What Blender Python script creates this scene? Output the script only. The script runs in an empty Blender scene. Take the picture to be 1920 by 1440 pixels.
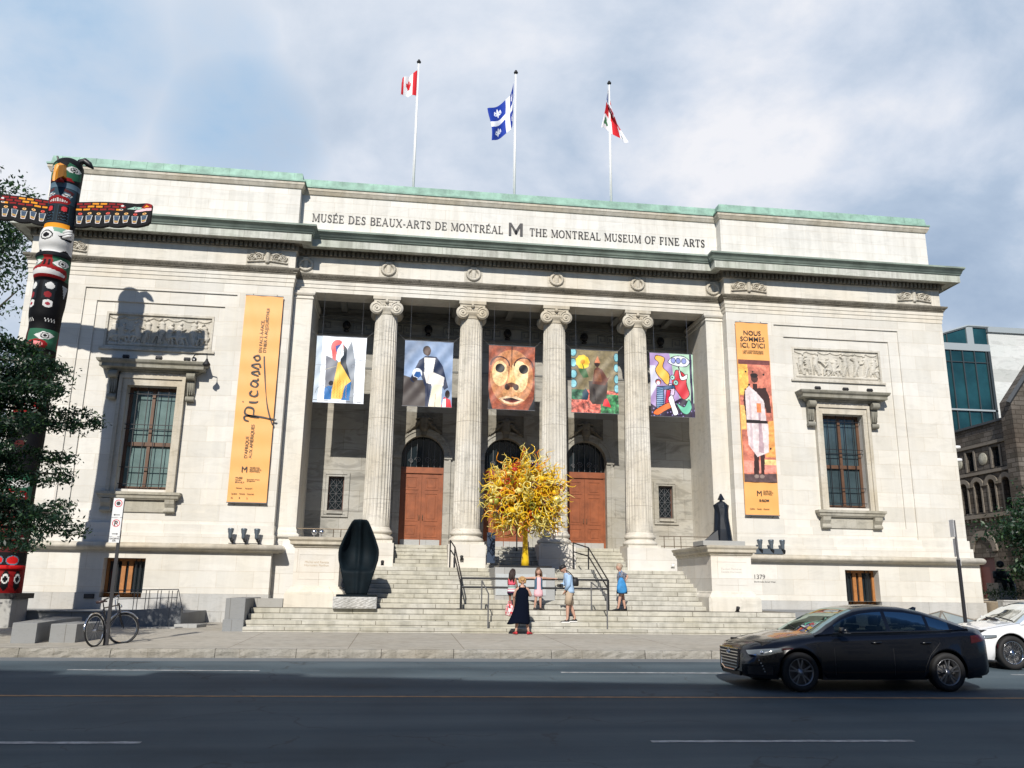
import bpy, math, random
import numpy as np
from mathutils import Vector, Matrix
R=math.radians; PI=math.pi
scene=bpy.context.scene
# ---------------- camera
def cam_axes(yaw,pitch,roll):
    cy,sy=math.cos(yaw),math.sin(yaw); cp,sp=math.cos(pitch),math.sin(pitch)
    f=Vector((sy*cp,cy*cp,sp)); r0=Vector((cy,-sy,0)); u0=r0.cross(f)
    return math.cos(roll)*r0+math.sin(roll)*u0, -math.sin(roll)*r0+math.cos(roll)*u0, f
cr_,cu_,cf_=cam_axes(.1279,.2411,.0132)
cd=bpy.data.cameras.new('camera'); cam=bpy.data.objects.new('camera',cd); scene.collection.objects.link(cam)
cd.sensor_width=36; cd.lens=1553/1920*36; cd.clip_start=.1; cd.clip_end=3000
cam.matrix_world=Matrix(((cr_.x,cu_.x,-cf_.x,-4.117),(cr_.y,cu_.y,-cf_.y,-30.966),(cr_.z,cu_.z,-cf_.z,1.29),(0,0,0,1)))
scene.camera=cam
scene.view_settings.view_transform='Standard'; scene.view_settings.look='None'
scene.view_settings.exposure=0.27; scene.view_settings.gamma=1
# ---------------- sun
SUN=Vector((-.25,-1,.72)).normalized()
sl=bpy.data.lights.new('sun','SUN'); sl.energy=4.3; sl.angle=R(.53); sl.color=(1,.945,.86)
so=bpy.data.objects.new('sun',sl); scene.collection.objects.link(so)
so.rotation_euler=SUN.to_track_quat('Z','Y').to_euler(); so.location=(-20,-60,60)
# ---------------- node helper
def N(nt,t,**k):
    n=nt.nodes.new(t)
    for a,v in k.items():
        if a.startswith('i_'):
            key=a[2:]; key=int(key) if key.isdigit() else key.replace('_',' ')
            n.inputs[key].default_value=v
        else: setattr(n,a,v)
    return n
def lk(nt,a,b): nt.links.new(a,b)
def ramp(nt,fac,stops):
    n=nt.nodes.new('ShaderNodeValToRGB'); e=n.color_ramp.elements
    while len(e)<len(stops): e.new(.5)
    for el,(p,c) in zip(e,stops): el.position=p; el.color=(*c,1) if len(c)==3 else c
    lk(nt,fac,n.inputs[0]); return n.outputs[0]
def mixc(nt,f,a,b,bt='MIX'):
    n=nt.nodes.new('ShaderNodeMix'); n.data_type='RGBA'; n.blend_type=bt
    for s,v in ((0,f),(6,a),(7,b)):
        if isinstance(v,(int,float)): n.inputs[s].default_value=v
        elif isinstance(v,tuple): n.inputs[s].default_value=(*v,1) if len(v)==3 else v
        else: lk(nt,v,n.inputs[s])
    return n.outputs[2]
def mth(nt,op,a,b=0.0,c=None):
    n=nt.nodes.new('ShaderNodeMath'); n.operation=op
    for i,v in enumerate((a,b) if c is None else (a,b,c)):
        if isinstance(v,(int,float)): n.inputs[i].default_value=v
        else: lk(nt,v,n.inputs[i])
    return n.outputs[0]
# ---------------- world: sky with clouds
w=bpy.data.worlds.new('World'); scene.world=w; w.use_nodes=True; nt=w.node_tree; nt.nodes.clear()
out=N(nt,'ShaderNodeOutputWorld'); bg=N(nt,'ShaderNodeBackground'); lk(nt,bg.outputs[0],out.inputs[0])
sky=N(nt,'ShaderNodeTexSky',sky_type='NISHITA',sun_disc=False,sun_elevation=math.asin(SUN.z),sun_rotation=R(194))
tc=N(nt,'ShaderNodeTexCoord'); sep=N(nt,'ShaderNodeSeparateXYZ'); lk(nt,tc.outputs['Generated'],sep.inputs[0])
zz=mth(nt,'ADD',mth(nt,'MAXIMUM',sep.outputs[2],0.0),.38)
cx=N(nt,'ShaderNodeCombineXYZ'); lk(nt,mth(nt,'DIVIDE',sep.outputs[0],zz),cx.inputs[0]); lk(nt,mth(nt,'DIVIDE',sep.outputs[1],zz),cx.inputs[1])
n1=N(nt,'ShaderNodeTexNoise',i_Scale=3.4,i_Detail=11.0,i_Roughness=.57,i_Distortion=.2); lk(nt,cx.outputs[0],n1.inputs['Vector'])
n2=N(nt,'ShaderNodeTexNoise',i_Scale=1.15,i_Detail=4.0,i_Roughness=.5); lk(nt,cx.outputs[0],n2.inputs['Vector'])
def dirpt(px,py): return (cf_+cr_*((px-960)/1553)-cu_*((py-720)/1553)).normalized()
def blob(d,r0,r1):
    dn=N(nt,'ShaderNodeVectorMath',operation='DOT_PRODUCT'); nv=N(nt,'ShaderNodeVectorMath',operation='NORMALIZE'); lk(nt,tc.outputs['Generated'],nv.inputs[0])
    lk(nt,nv.outputs[0],dn.inputs[0]); dn.inputs[1].default_value=d
    mr=N(nt,'ShaderNodeMapRange',interpolation_type='SMOOTHSTEP'); lk(nt,dn.outputs['Value'],mr.inputs[0])
    mr.inputs[1].default_value=math.cos(r1); mr.inputs[2].default_value=math.cos(r0); return mr.outputs[0]
SKYB=[((-.3473,.7797,.521),.0,.15,.85),((-.1962,.8536,.4825),.0,.13,1.0),((-.2208,.8041,.552),.0,.10,.6),((-.30,.85,.43),.0,.07,.5)]
acc=None
for d,r0,r1,s in SKYB:
    b=mth(nt,'MULTIPLY',blob(d,r0,r1),s); acc=b if acc is None else mth(nt,'MAXIMUM',acc,b)
gap=mth(nt,'SUBTRACT',mth(nt,'ADD',mth(nt,'MULTIPLY',acc,.75),mth(nt,'MULTIPLY',n1.outputs[0],2.2)),1.42)
gap=mth(nt,'MAXIMUM',mth(nt,'MINIMUM',mth(nt,'MULTIPLY',gap,1.5),.92),0.0)
cl=ramp(nt,mth(nt,'ADD',mth(nt,'MULTIPLY',n2.outputs[0],.50),mth(nt,'MULTIPLY',n1.outputs[0],.55)),[(.38,(.36,.47,.64)),(.47,(.48,.59,.75)),(.55,(.70,.77,.89)),(.62,(.92,.93,.98))])
dl=mth(nt,'MULTIPLY',mth(nt,'ADD',mth(nt,'MULTIPLY',sep.outputs[0],-1.0),.15),.7)
dl=mth(nt,'MAXIMUM',mth(nt,'MINIMUM',mth(nt,'ADD',dl,mth(nt,'MULTIPLY',mth(nt,'SUBTRACT',sep.outputs[2],.42),.9)),.8),0.0)
cl=mixc(nt,dl,cl,(.88,.92,.98))
skb=N(nt,'ShaderNodeVectorMath',operation='SCALE'); lk(nt,sky.outputs[0],skb.inputs[0]); skb.inputs[3].default_value=.055
skb2=mixc(nt,1.0,skb.outputs[0],(.62,.95,1.45),'MULTIPLY')
skc=mixc(nt,.88,skb.outputs[0],(.40,.62,.88))
allc=mixc(nt,gap,cl,skc)
# the cloud deck covers the northern sky only; the southern half round the sun is open blue
nm=N(nt,'ShaderNodeMapRange',interpolation_type='SMOOTHSTEP'); lk(nt,mth(nt,'ADD',sep.outputs[1],mth(nt,'MULTIPLY',n2.outputs[0],.2)),nm.inputs[0]); nm.inputs[1].default_value=.05; nm.inputs[2].default_value=.5
allc=mixc(nt,nm.outputs[0],skb2,allc)
low=N(nt,'ShaderNodeMapRange'); lk(nt,sep.outputs[2],low.inputs[0]); low.inputs[1].default_value=-.05; low.inputs[2].default_value=.02
allc=mixc(nt,low.outputs[0],(.18,.2,.22),allc)
lk(nt,allc,bg.inputs[0]); bg.inputs[1].default_value=.80
scene.cycles.max_bounces=7; scene.cycles.diffuse_bounces=2; scene.cycles.transparent_max_bounces=24
# ---------------- mesh builder
class MB:
    def __init__(s): s.v=[]; s.f=[]; s.m=[]; s.sm=[]; s.cm=0; s.s=False; s.M=None
    def V(s,p):
        p=Vector(p); p=s.M@p if s.M else p; s.v.append((p.x,p.y,p.z)); return len(s.v)-1
    def F(s,idx): s.f.append(tuple(idx)); s.m.append(s.cm); s.sm.append(s.s)
    def poly(s,pts): s.F([s.V(p) for p in pts])
    def box(s,x0,x1,y0,y1,z0,z1):
        if x0>x1:x0,x1=x1,x0
        if y0>y1:y0,y1=y1,y0
        if z0>z1:z0,z1=z1,z0
        a=[s.V(p) for p in ((x0,y0,z0),(x1,y0,z0),(x1,y1,z0),(x0,y1,z0),(x0,y0,z1),(x1,y0,z1),(x1,y1,z1),(x0,y1,z1))]
        for q in ((0,1,5,4),(1,2,6,5),(2,3,7,6),(3,0,4,7),(4,5,6,7),(3,2,1,0)): s.F([a[i] for i in q])
        return s
    def boxr(s,x0,x1,y0,y1,z0,z1,b=.02):   # box with chamfered vertical & top edges
        if x0>x1:x0,x1=x1,x0
        if y0>y1:y0,y1=y1,y0
        rings=[]
        for z,i in ((z0,0),(z1-b,0),(z1,b)):
            x,X,y,Y=x0+i,x1-i,y0+i,y1-i; c=b
            rings.append([s.V(p) for p in ((x+c,y,z),(X-c,y,z),(X,y+c,z),(X,Y-c,z),(X-c,Y,z),(x+c,Y,z),(x,Y-c,z),(x,y+c,z))])
        s.F(rings[0][::-1]); s.F(rings[-1])
        for a,b_ in zip(rings,rings[1:]):
            for i in range(8): j=(i+1)%8; s.F((a[i],a[j],b_[j],b_[i]))
        return s
    def loft(s,rings,cap=True,closed=True):
        R_=[[s.V(p) for p in r] for r in rings]; n=len(R_[0])
        for a,b in zip(R_,R_[1:]):
            for i in range(n if closed else n-1):
                j=(i+1)%n; s.F((a[i],a[j],b[j],b[i]))
        if cap and closed: s.F(R_[0][::-1]); s.F(R_[-1])
        return s
    def lathe(s,prof,c=(0,0,0),n=24,axis='z',cap=True,sx=1,sy=1):
        rings=[]
        for r,z in prof:
            ring=[]
            for k in range(n):
                a=2*PI*k/n; x,y=r*math.cos(a)*sx,r*math.sin(a)*sy
                p=(x,y,z) if axis=='z' else ((x,z,y) if axis=='y' else (z,x,y))
                ring.append((p[0]+c[0],p[1]+c[1],p[2]+c[2]))
            rings.append(ring)
        if axis=='y': rings=[r[::-1] for r in rings]
        return s.loft(rings,cap)
    def tube(s,pts,r,n=8,cap=True,closed=False):
        pts=[Vector(p) for p in pts]; rs=r if isinstance(r,(list,tuple)) else [r]*len(pts)
        rings=[]; up=None
        for i,p in enumerate(pts):
            a=pts[(i-1)%len(pts)] if (i>0 or closed) else p; b=pts[(i+1)%len(pts)] if (i<len(pts)-1 or closed) else p
            t=(b-a); t=t.normalized() if t.length>1e-9 else Vector((0,0,1))
            if up is None: up=Vector((0,0,1)) if abs(t.z)<.9 else Vector((0,1,0))
            u=t.cross(up); 
            if u.length<1e-6: u=t.cross(Vector((1,0,0)))
            u.normalize(); v=u.cross(t).normalized(); up=v
            rings.append([p+(u*math.cos(2*PI*k/n)+v*math.sin(2*PI*k/n))*rs[i] for k in range(n)])
        if closed: rings.append(rings[0]); cap=False
        return s.loft([[tuple(q) for q in rg] for rg in rings],cap)
    def prism(s,pts,y0,y1,axis='y'):   # polygon in xz extruded in y (or yz in x)
        mk=(lambda a,b,t:(a,t,b)) if axis=='y' else ((lambda a,b,t:(t,a,b)) if axis=='x' else (lambda a,b,t:(a,b,t)))
        A=[s.V(mk(a,b,y0)) for a,b in pts]; B=[s.V(mk(a,b,y1)) for a,b in pts]; n=len(pts)
        s.F(A[::-1]); s.F(B)
        for i in range(n): j=(i+1)%n; s.F((A[i],A[j],B[j],B[i]))
        return s
    def sphere(s,c,r,n=12,m=8,sc=(1,1,1)):
        rings=[]
        for i in range(m+1):
            t=PI*i/m; rr=math.sin(t)*r+1e-5; z=-math.cos(t)*r
            rings.append([(c[0]+rr*math.cos(2*PI*k/n)*sc[0],c[1]+rr*math.sin(2*PI*k/n)*sc[1],c[2]+z*sc[2]) for k in range(n)])
        return s.loft(rings,True)
    def grid(s,P):  # P[i][j] points
        ids=[[s.V(p) for p in row] for row in P]
        for i in range(len(ids)-1):
            for j in range(len(ids[0])-1): s.F((ids[i][j],ids[i][j+1],ids[i+1][j+1],ids[i+1][j]))
    def sweep(s,path,prof,closed=False): # path plan pts [(x,y)], prof [(out,z)], out to the right-hand side of travel
        n=len(path); rings=[]
        for i,(x,y) in enumerate(path):
            d=[]
            if i>0: a=Vector((x-path[i-1][0],y-path[i-1][1])).normalized(); d.append(Vector((a.y,-a.x)))
            if i<n-1: a=Vector((path[i+1][0]-x,path[i+1][1]-y)).normalized(); d.append(Vector((a.y,-a.x)))
            if len(d)==2:
                m=d[0]+d[1]; m=m/ (1+d[0].dot(d[1])) 
            else: m=d[0]
            rings.append([(x+m.x*o,y+m.y*o,z) for o,z in prof])
        s.loft(rings,False,False)
        return s
    def build(s,name,mat,parent=None,loc=None):
        me=bpy.data.meshes.new(name); me.from_pydata(s.v,[],s.f)
        mats=mat if isinstance(mat,(list,tuple)) else [mat]
        for m in mats: me.materials.append(m)
        me.polygons.foreach_set('material_index',s.m); me.polygons.foreach_set('use_smooth',s.sm); me.update()
        o=bpy.data.objects.new(name,me); scene.collection.objects.link(o)
        if parent: o.parent=parent
        if loc: o.location=loc
        return o
def tag(o,label=None,cat=None,group=None,kind=None):
    if label:o['label']=label
    if cat:o['category']=cat
    if group:o['group']=group
    if kind:o['kind']=kind
    return o
def thing(name,label,cat,loc=(0,0,0),rz=0,group=None):
    o=bpy.data.objects.new(name,None); scene.collection.objects.link(o); o.location=loc; o.rotation_euler=(0,0,rz)
    o.empty_display_size=.2
    return tag(o,label,cat,group)
def kids(o): return [c for c in bpy.data.objects if c.parent==o]
def copy_tree(o,parent=None):
    c=o.copy(); scene.collection.objects.link(c); c.parent=parent
    for k in kids(o): copy_tree(k,c)
    return c
# ---------------- materials
def mat(name,col=(.5,.5,.5),rough=.6,metal=0,noise=0,nscale=8,bump=0,bscale=40,spec=.5,coat=0,stain=None):
    m=bpy.data.materials.new(name); m.use_nodes=True; nt=m.node_tree; b=nt.nodes['Principled BSDF']
    b.inputs['Roughness'].default_value=rough; b.inputs['Metallic'].default_value=metal; b.inputs['Specular IOR Level'].default_value=spec
    b.inputs['Coat Weight'].default_value=coat; b.inputs['Coat Roughness'].default_value=.04
    b.inputs['Base Color'].default_value=(*col,1)
    tc=N(nt,'ShaderNodeTexCoord')
    if noise:
        n=N(nt,'ShaderNodeTexNoise',i_Scale=float(nscale),i_Detail=5.0,i_Roughness=.6); lk(nt,tc.outputs['Object'],n.inputs['Vector'])
        a=tuple(max(0,c*(1-noise)) for c in col); c2=tuple(min(1,c*(1+noise)) for c in col)
        c=ramp(nt,n.outputs[0],[(.3,a),(.7,c2)]); lk(nt,c,b.inputs['Base Color'])
    if bump:
        n=N(nt,'ShaderNodeTexNoise',i_Scale=float(bscale),i_Detail=4.0); lk(nt,tc.outputs['Object'],n.inputs['Vector'])
        bp=N(nt,'ShaderNodeBump',i_Strength=float(bump),i_Distance=.02); lk(nt,n.outputs[0],bp.inputs['Height']); lk(nt,bp.outputs[0],b.inputs['Normal'])
    return m
def stone(name,col,bw=1.1,bh=.46,var=.07,vein=.12,vs=1.4,joint=.55,rough=.7,stain=0,off=.5,jw=.008,axis='xz',warm=(.98,.93,.86),zo=0.0,bump=.12,jb=.25):
    m=bpy.data.materials.new(name); m.use_nodes=True; nt=m.node_tree; b=nt.nodes['Principled BSDF']; b.inputs['Roughness'].default_value=rough; b.inputs['Specular IOR Level'].default_value=.3
    tc=N(nt,'ShaderNodeTexCoord'); sp=N(nt,'ShaderNodeSeparateXYZ'); lk(nt,tc.outputs['Object'],sp.inputs[0])
    cb=N(nt,'ShaderNodeCombineXYZ')
    if axis=='xz': lk(nt,mth(nt,'ADD',sp.outputs[0],sp.outputs[1]),cb.inputs[0]); lk(nt,mth(nt,'ADD',sp.outputs[2],zo),cb.inputs[1])
    else: lk(nt,sp.outputs[0],cb.inputs[0]); lk(nt,sp.outputs[1],cb.inputs[1])
    br=N(nt,'ShaderNodeTexBrick',offset=off); br.inputs['Scale'].default_value=1; br.inputs['Brick Width'].default_value=bw; br.inputs['Row Height'].default_value=bh
    br.inputs['Mortar Size'].default_value=jw; br.inputs['Mortar Smooth'].default_value=.3; br.inputs['Bias'].default_value=0
    br.inputs['Color1'].default_value=(1-var*1.6,1-var*1.6,1-var*1.7,1); br.inputs['Color2'].default_value=(1,1,1,1); br.inputs['Mortar'].default_value=(joint,joint*.95,joint*.88,1)
    lk(nt,cb.outputs[0],br.inputs['Vector'])
    n1=N(nt,'ShaderNodeTexNoise',i_Scale=.35,i_Detail=5.0,i_Roughness=.6); lk(nt,tc.outputs['Object'],n1.inputs['Vector'])
    big=ramp(nt,n1.outputs[0],[(.35,warm),(.6,(1,1,1))])
    n2=N(nt,'ShaderNodeTexNoise',i_Scale=float(vs),i_Detail=8.0,i_Roughness=.65,i_Distortion=1.6)
    mp=N(nt,'ShaderNodeMapping'); mp.inputs['Scale'].default_value=(.55,1,1.9); mp.inputs['Rotation'].default_value=(0,.35,0); lk(nt,tc.outputs['Object'],mp.inputs[0]); lk(nt,mp.outputs[0],n2.inputs['Vector'])
    ve=ramp(nt,n2.outputs[0],[(.30,(1-vein*2.2,)*3),(.44,(1-vein,)*3),(.5,(1,1,1)),(.56,(1-vein*.5,)*3),(.7,(1,1,1))])
    c=mixc(nt,1.0,(*col,1),br.outputs[0],'MULTIPLY'); c=mixc(nt,1.0,c,big,'MULTIPLY'); c=mixc(nt,1.0,c,ve,'MULTIPLY')
    if stain:
        n3=N(nt,'ShaderNodeTexNoise',i_Scale=1.0,i_Detail=6.0,i_Roughness=.65); mp2=N(nt,'ShaderNodeMapping'); mp2.inputs['Scale'].default_value=(3.2,3.2,.35); lk(nt,tc.outputs['Object'],mp2.inputs[0]); lk(nt,mp2.outputs[0],n3.inputs['Vector'])
        st=ramp(nt,n3.outputs[0],[(.38,(1-stain,1-stain,1-stain*1.05)),(.56,(1,1,1))]); c=mixc(nt,1.0,c,st,'MULTIPLY')
    lk(nt,c,b.inputs['Base Color'])
    nb=N(nt,'ShaderNodeTexNoise',i_Scale=14.0,i_Detail=5.0); lk(nt,tc.outputs['Object'],nb.inputs['Vector'])
    hb=mth(nt,'ADD',mth(nt,'MULTIPLY',nb.outputs[0],bump),mth(nt,'MULTIPLY',br.outputs['Fac'],-jb))
    bp=N(nt,'ShaderNodeBump',i_Strength=.5,i_Distance=.02); lk(nt,hb,bp.inputs['Height']); lk(nt,bp.outputs[0],b.inputs['Normal'])
    return m
def paintmat(name,rough=.6,coat=0,bump=0):
    m=bpy.data.materials.new(name); m.use_nodes=True; nt=m.node_tree; b=nt.nodes['Principled BSDF']; b.inputs['Roughness'].default_value=rough
    a=N(nt,'ShaderNodeVertexColor',layer_name='Col'); lk(nt,a.outputs[0],b.inputs['Base Color']); b.inputs['Coat Weight'].default_value=coat
    if bump:
        tc=N(nt,'ShaderNodeTexCoord'); n=N(nt,'ShaderNodeTexNoise',i_Scale=3.0,i_Detail=3.0); lk(nt,tc.outputs['Object'],n.inputs['Vector'])
        bp=N(nt,'ShaderNodeBump',i_Strength=float(bump),i_Distance=.05); lk(nt,n.outputs[0],bp.inputs['Height']); lk(nt,bp.outputs[0],b.inputs['Normal'])
    return m
def glassmat(name,tint=(.35,.42,.42),gloss=.35,rough=.02,refl=(.9,.95,1)):
    m=bpy.data.materials.new(name); m.use_nodes=True; nt=m.node_tree; nt.nodes.clear(); o=N(nt,'ShaderNodeOutputMaterial')
    t=N(nt,'ShaderNodeBsdfTransparent'); t.inputs[0].default_value=(*tint,1); g=N(nt,'ShaderNodeBsdfGlossy'); g.inputs[0].default_value=(*refl,1); g.inputs['Roughness'].default_value=rough
    fr=N(nt,'ShaderNodeFresnel',i_IOR=1.5); f=mth(nt,'ADD',fr.outputs[0],gloss); f=mth(nt,'MINIMUM',f,1.0)
    mx=N(nt,'ShaderNodeMixShader'); lk(nt,f,mx.inputs[0]); lk(nt,t.outputs[0],mx.inputs[1]); lk(nt,g.outputs[0],mx.inputs[2]); lk(nt,mx.outputs[0],o.inputs[0]); return m
M={}
M['marble']=stone('white_marble',(.71,.69,.64),1.25,.575,.09,.045,1.1,.84,stain=.05,warm=(.97,.945,.90))
M['marble_attic']=stone('attic_marble',(.74,.725,.685),1.5,.42,.06,.05,1.2,.84,stain=.11,warm=(.97,.95,.92))
M['marble_base']=stone('base_marble',(.74,.72,.68),1.35,.70,.10,.05,1.0,.7,zo=-.27,stain=.04)
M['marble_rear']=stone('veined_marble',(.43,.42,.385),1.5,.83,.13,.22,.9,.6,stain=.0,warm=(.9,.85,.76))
M['marble_trim']=stone('trim_marble',(.60,.565,.49),2.2,9,.03,.10,2.5,.8,stain=.18,warm=(.86,.80,.70))
M['shade']=stone('shade_toned_stone',(.22,.225,.22),1.5,.8,.05,.1,2,.7); M['marble_plain']=stone('plain_marble',(.70,.675,.61),3.0,9,.03,.08,1.6,.8,stain=.10)  # portico ceiling and key fret stone: the recess shade is put into its colour
M['col']=stone('column_marble',(.68,.65,.585),50,3.1,.02,.13,2.2,.45,stain=.22,warm=(.93,.89,.82),zo=-1.35)
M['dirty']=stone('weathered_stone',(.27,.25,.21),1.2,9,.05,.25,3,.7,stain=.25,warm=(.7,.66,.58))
M['carve']=stone('carved_stone',(.60,.57,.50),90,90,0,.16,6,1,stain=.22)
M['granite']=stone('grey_granite',(.40,.41,.41),1.7,3,.06,.06,6,.6,zo=.5)
M['granite_dk']=stone('dark_granite',(.25,.265,.28),1.4,3,.06,.05,9,.6,zo=.5)
M['step']=stone('step_stone',(.56,.545,.49),2.1,.148,.07,.10,3.2,.36,stain=.24,off=.37,zo=-.63+.148*6,jw=.012,warm=(.9,.88,.8))
M['copper']=mat('verdigris_copper',(.25,.405,.33),.7,noise=.3,nscale=2.5)
M['crown']=mat('weathered_cornice',(.22,.27,.23),.75,noise=.35,nscale=1.2)
M['corona']=stone('corona_stone',(.60,.60,.55),1.6,9,.08,.1,2,.6,stain=.32,warm=(.82,.88,.82))
M['wood']=mat('varnished_oak',(.25,.075,.028),.42,noise=.25,nscale=3,coat=.2)
M['wood2']=mat('window_oak',(.11,.055,.03),.5,noise=.2,nscale=4)
M['wood_dk']=mat('dark_door_wood',(.10,.045,.03),.5)
M['glass_dk']=mat('dark_window_glass',(.012,.018,.022),.06,spec=.8)
M['pane']=mat('blinded_window_pane',(.13,.19,.185),.12,noise=.25,nscale=1.2,spec=.7)
M['hood']=stone('weathered_hood_stone',(.34,.33,.29),5,9,.03,.15,3,.8,stain=.25,warm=(.82,.80,.72)); M['hood2']=stone('weathered_sill_stone',(.46,.44,.38),5,9,.03,.12,3,.8,stain=.2,warm=(.85,.82,.74)); M['pane2']=mat('dark_blue_window_pane',(.045,.07,.08),.1,noise=.35,nscale=.9,spec=.7)
M['iron']=mat('black_iron',(.012,.013,.016),.45)
M['iron_gy']=mat('grey_painted_metal',(.12,.12,.125),.5)
M['bronze_rail']=mat('bronze_rail',(.16,.12,.08),.4,metal=.6)
M['letter']=mat('bronze_lettering',(.035,.033,.035),.5)
M['chrome']=mat('chrome',(.75,.76,.78),.12,metal=1)
M['steel']=mat('brushed_steel',(.45,.46,.48),.35,metal=.9)
M['black']=mat('matte_black',(.012,.012,.014),.6)
M['white']=mat('white_paint',(.8,.8,.79),.5)
M['yellow']=mat('yellow_banner_vinyl',(.84,.40,.12),.55,noise=.03,nscale=1)
def flush(): pass
# ================= SETTING
def zroad(y): return -.222+.03*(max(y,-22)+12.05)
def zwalk(y): return -.0151*max(0,-6.1-y)
g=MB(); g.box(-900,900,-900,-21.9,-.9,-.62); g.box(-900,900,-22,900,-.95,-.70)
m=mat('earth',(.09,.085,.07),.9,noise=.2); tag(g.build('ground',m),kind='structure')
# asphalt
m=bpy.data.materials.new('asphalt'); m.use_nodes=True; nt=m.node_tree; b=nt.nodes['Principled BSDF']; b.inputs['Roughness'].default_value=.85; b.inputs['Specular IOR Level'].default_value=.25
tc=N(nt,'ShaderNodeTexCoord'); n1=N(nt,'ShaderNodeTexNoise',i_Scale=60.0,i_Detail=6.0,i_Roughness=.8); lk(nt,tc.outputs['Object'],n1.inputs['Vector'])
mp=N(nt,'ShaderNodeMapping'); mp.inputs['Scale'].default_value=(.05,.9,1); lk(nt,tc.outputs['Object'],mp.inputs[0]); n2=N(nt,'ShaderNodeTexNoise',i_Scale=1.0,i_Detail=5.0,i_Roughness=.55); lk(nt,mp.outputs[0],n2.inputs['Vector'])
c=ramp(nt,n2.outputs[0],[(.32,(.042,.066,.086)),(.5,(.064,.092,.112)),(.68,(.092,.122,.142))])
c=mixc(nt,.6,c,ramp(nt,n1.outputs[0],[(.3,(.62,.62,.62)),(.7,(1.3,1.3,1.3))]),'MULTIPLY')
sp=N(nt,'ShaderNodeSeparateXYZ'); lk(nt,tc.outputs['Object'],sp.inputs[0])
# sealed crack / tar seam running along the street
sw=mth(nt,'ADD',sp.outputs[1],mth(nt,'MULTIPLY',n2.outputs[0],.05)); d=mth(nt,'ABSOLUTE',mth(nt,'ADD',sw,17.62)); sm_=mth(nt,'LESS_THAN',d,.035); c=mixc(nt,mth(nt,'MULTIPLY',sm_,.55),c,(.07,.075,.08))
gu=mth(nt,'GREATER_THAN',sp.outputs[1],-12.62); vo=N(nt,'ShaderNodeTexVoronoi',feature='DISTANCE_TO_EDGE',i_Scale=.33); wn_=N(nt,'ShaderNodeTexNoise',i_Scale=1.3,i_Detail=5.0); lk(nt,tc.outputs['Object'],wn_.inputs['Vector']); vm=N(nt,'ShaderNodeVectorMath',operation='ADD'); lk(nt,tc.outputs['Object'],vm.inputs[0]); lk(nt,wn_.outputs['Color'],vm.inputs[1]); lk(nt,vm.outputs[0],vo.inputs['Vector'])
crk=mth(nt,'MULTIPLY',mth(nt,'LESS_THAN',vo.outputs['Distance'],.006),mth(nt,'GREATER_THAN',n2.outputs[0],.47)); c=mixc(nt,mth(nt,'MULTIPLY',crk,.55),c,(.04,.045,.05))
pn=N(nt,'ShaderNodeTexNoise',i_Scale=.55,i_Detail=3.0); lk(nt,tc.outputs['Object'],pn.inputs['Vector']); c=mixc(nt,1.0,c,ramp(nt,pn.outputs[0],[(.35,(.80,.80,.81)),(.5,(1,1,1)),(.66,(1.12,1.11,1.09))]),'MULTIPLY')
c=mixc(nt,mth(nt,'MULTIPLY',gu,.6),c,(.22,.225,.23))
lk(nt,c,b.inputs['Base Color']); bp=N(nt,'ShaderNodeBump',i_Strength=.5,i_Distance=.01); lk(nt,n1.outputs[0],bp.inputs['Height']); lk(nt,bp.outputs[0],b.inputs['Normal'])
g=MB(); xs=[-400,-60,-30,30,60,400]
g.grid([[(x,y,zroad(y)) for x in xs[::-1]] for y in (-12.05,-16,-22,-26)]); tag(g.build('road',m),kind='structure')
def mark(name,segs,y0,y1,mm):
    g=MB()
    for a,b_ in segs:
        n=max(2,int((b_-a)/.12)); rnd=random.Random(int(a*7)+3)
        prev=None
        for i in range(n+1):
            x=a+(b_-a)*i/n; e0=y0+rnd.uniform(0,.018); e1=y1-rnd.uniform(0,.018)
            cur=(g.V((x,e0,zroad(e0)+.004)),g.V((x,e1,zroad(e1)+.004)))
            if prev: g.F((prev[0],cur[0],cur[1],prev[1]))
            prev=cur
    return tag(g.build(name,mm),kind='structure')
mw=mat('worn_white_marking',(.34,.35,.36),.8,noise=.45,nscale=9); my=mat('worn_yellow_marking',(.36,.20,.09),.8,noise=.3,nscale=7)
CURB=-11.5
def mark2(name,segs,y0,wd,mm,sk=-.036):
    g=MB()
    for a,b_ in segs:
        n=max(2,int((b_-a)/.10)); rnd=random.Random(int(a*7)+3); prev=None
        for i in range(n+1):
            x=a+(b_-a)*i/n; yc=y0+sk*(x+10); e0=yc-wd/2+rnd.uniform(-.012,.012); e1=yc+wd/2+rnd.uniform(-.012,.012)
            cur=(g.V((x,e0,zroad(e0)+.004)),g.V((x,e1,zroad(e1)+.004)))
            if prev: g.F((prev[0],cur[0],cur[1],prev[1]))
            prev=cur
    return tag(g.build(name,mm),kind='structure')
mark2('lane_marking',[(-10.1,-6.65),(-.95,2.6),(8.3,11.5),(17,20.5),(-19.5,-16)],-14.02,.10,mw)
mark2('centre_line_marking',[(-60,60)],-17.0,.10,my)
mark2('lane_marking',[(-13,-6.95),(-1.05,2.25),(8,11.5)],-20.3,.11,mw)
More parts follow.
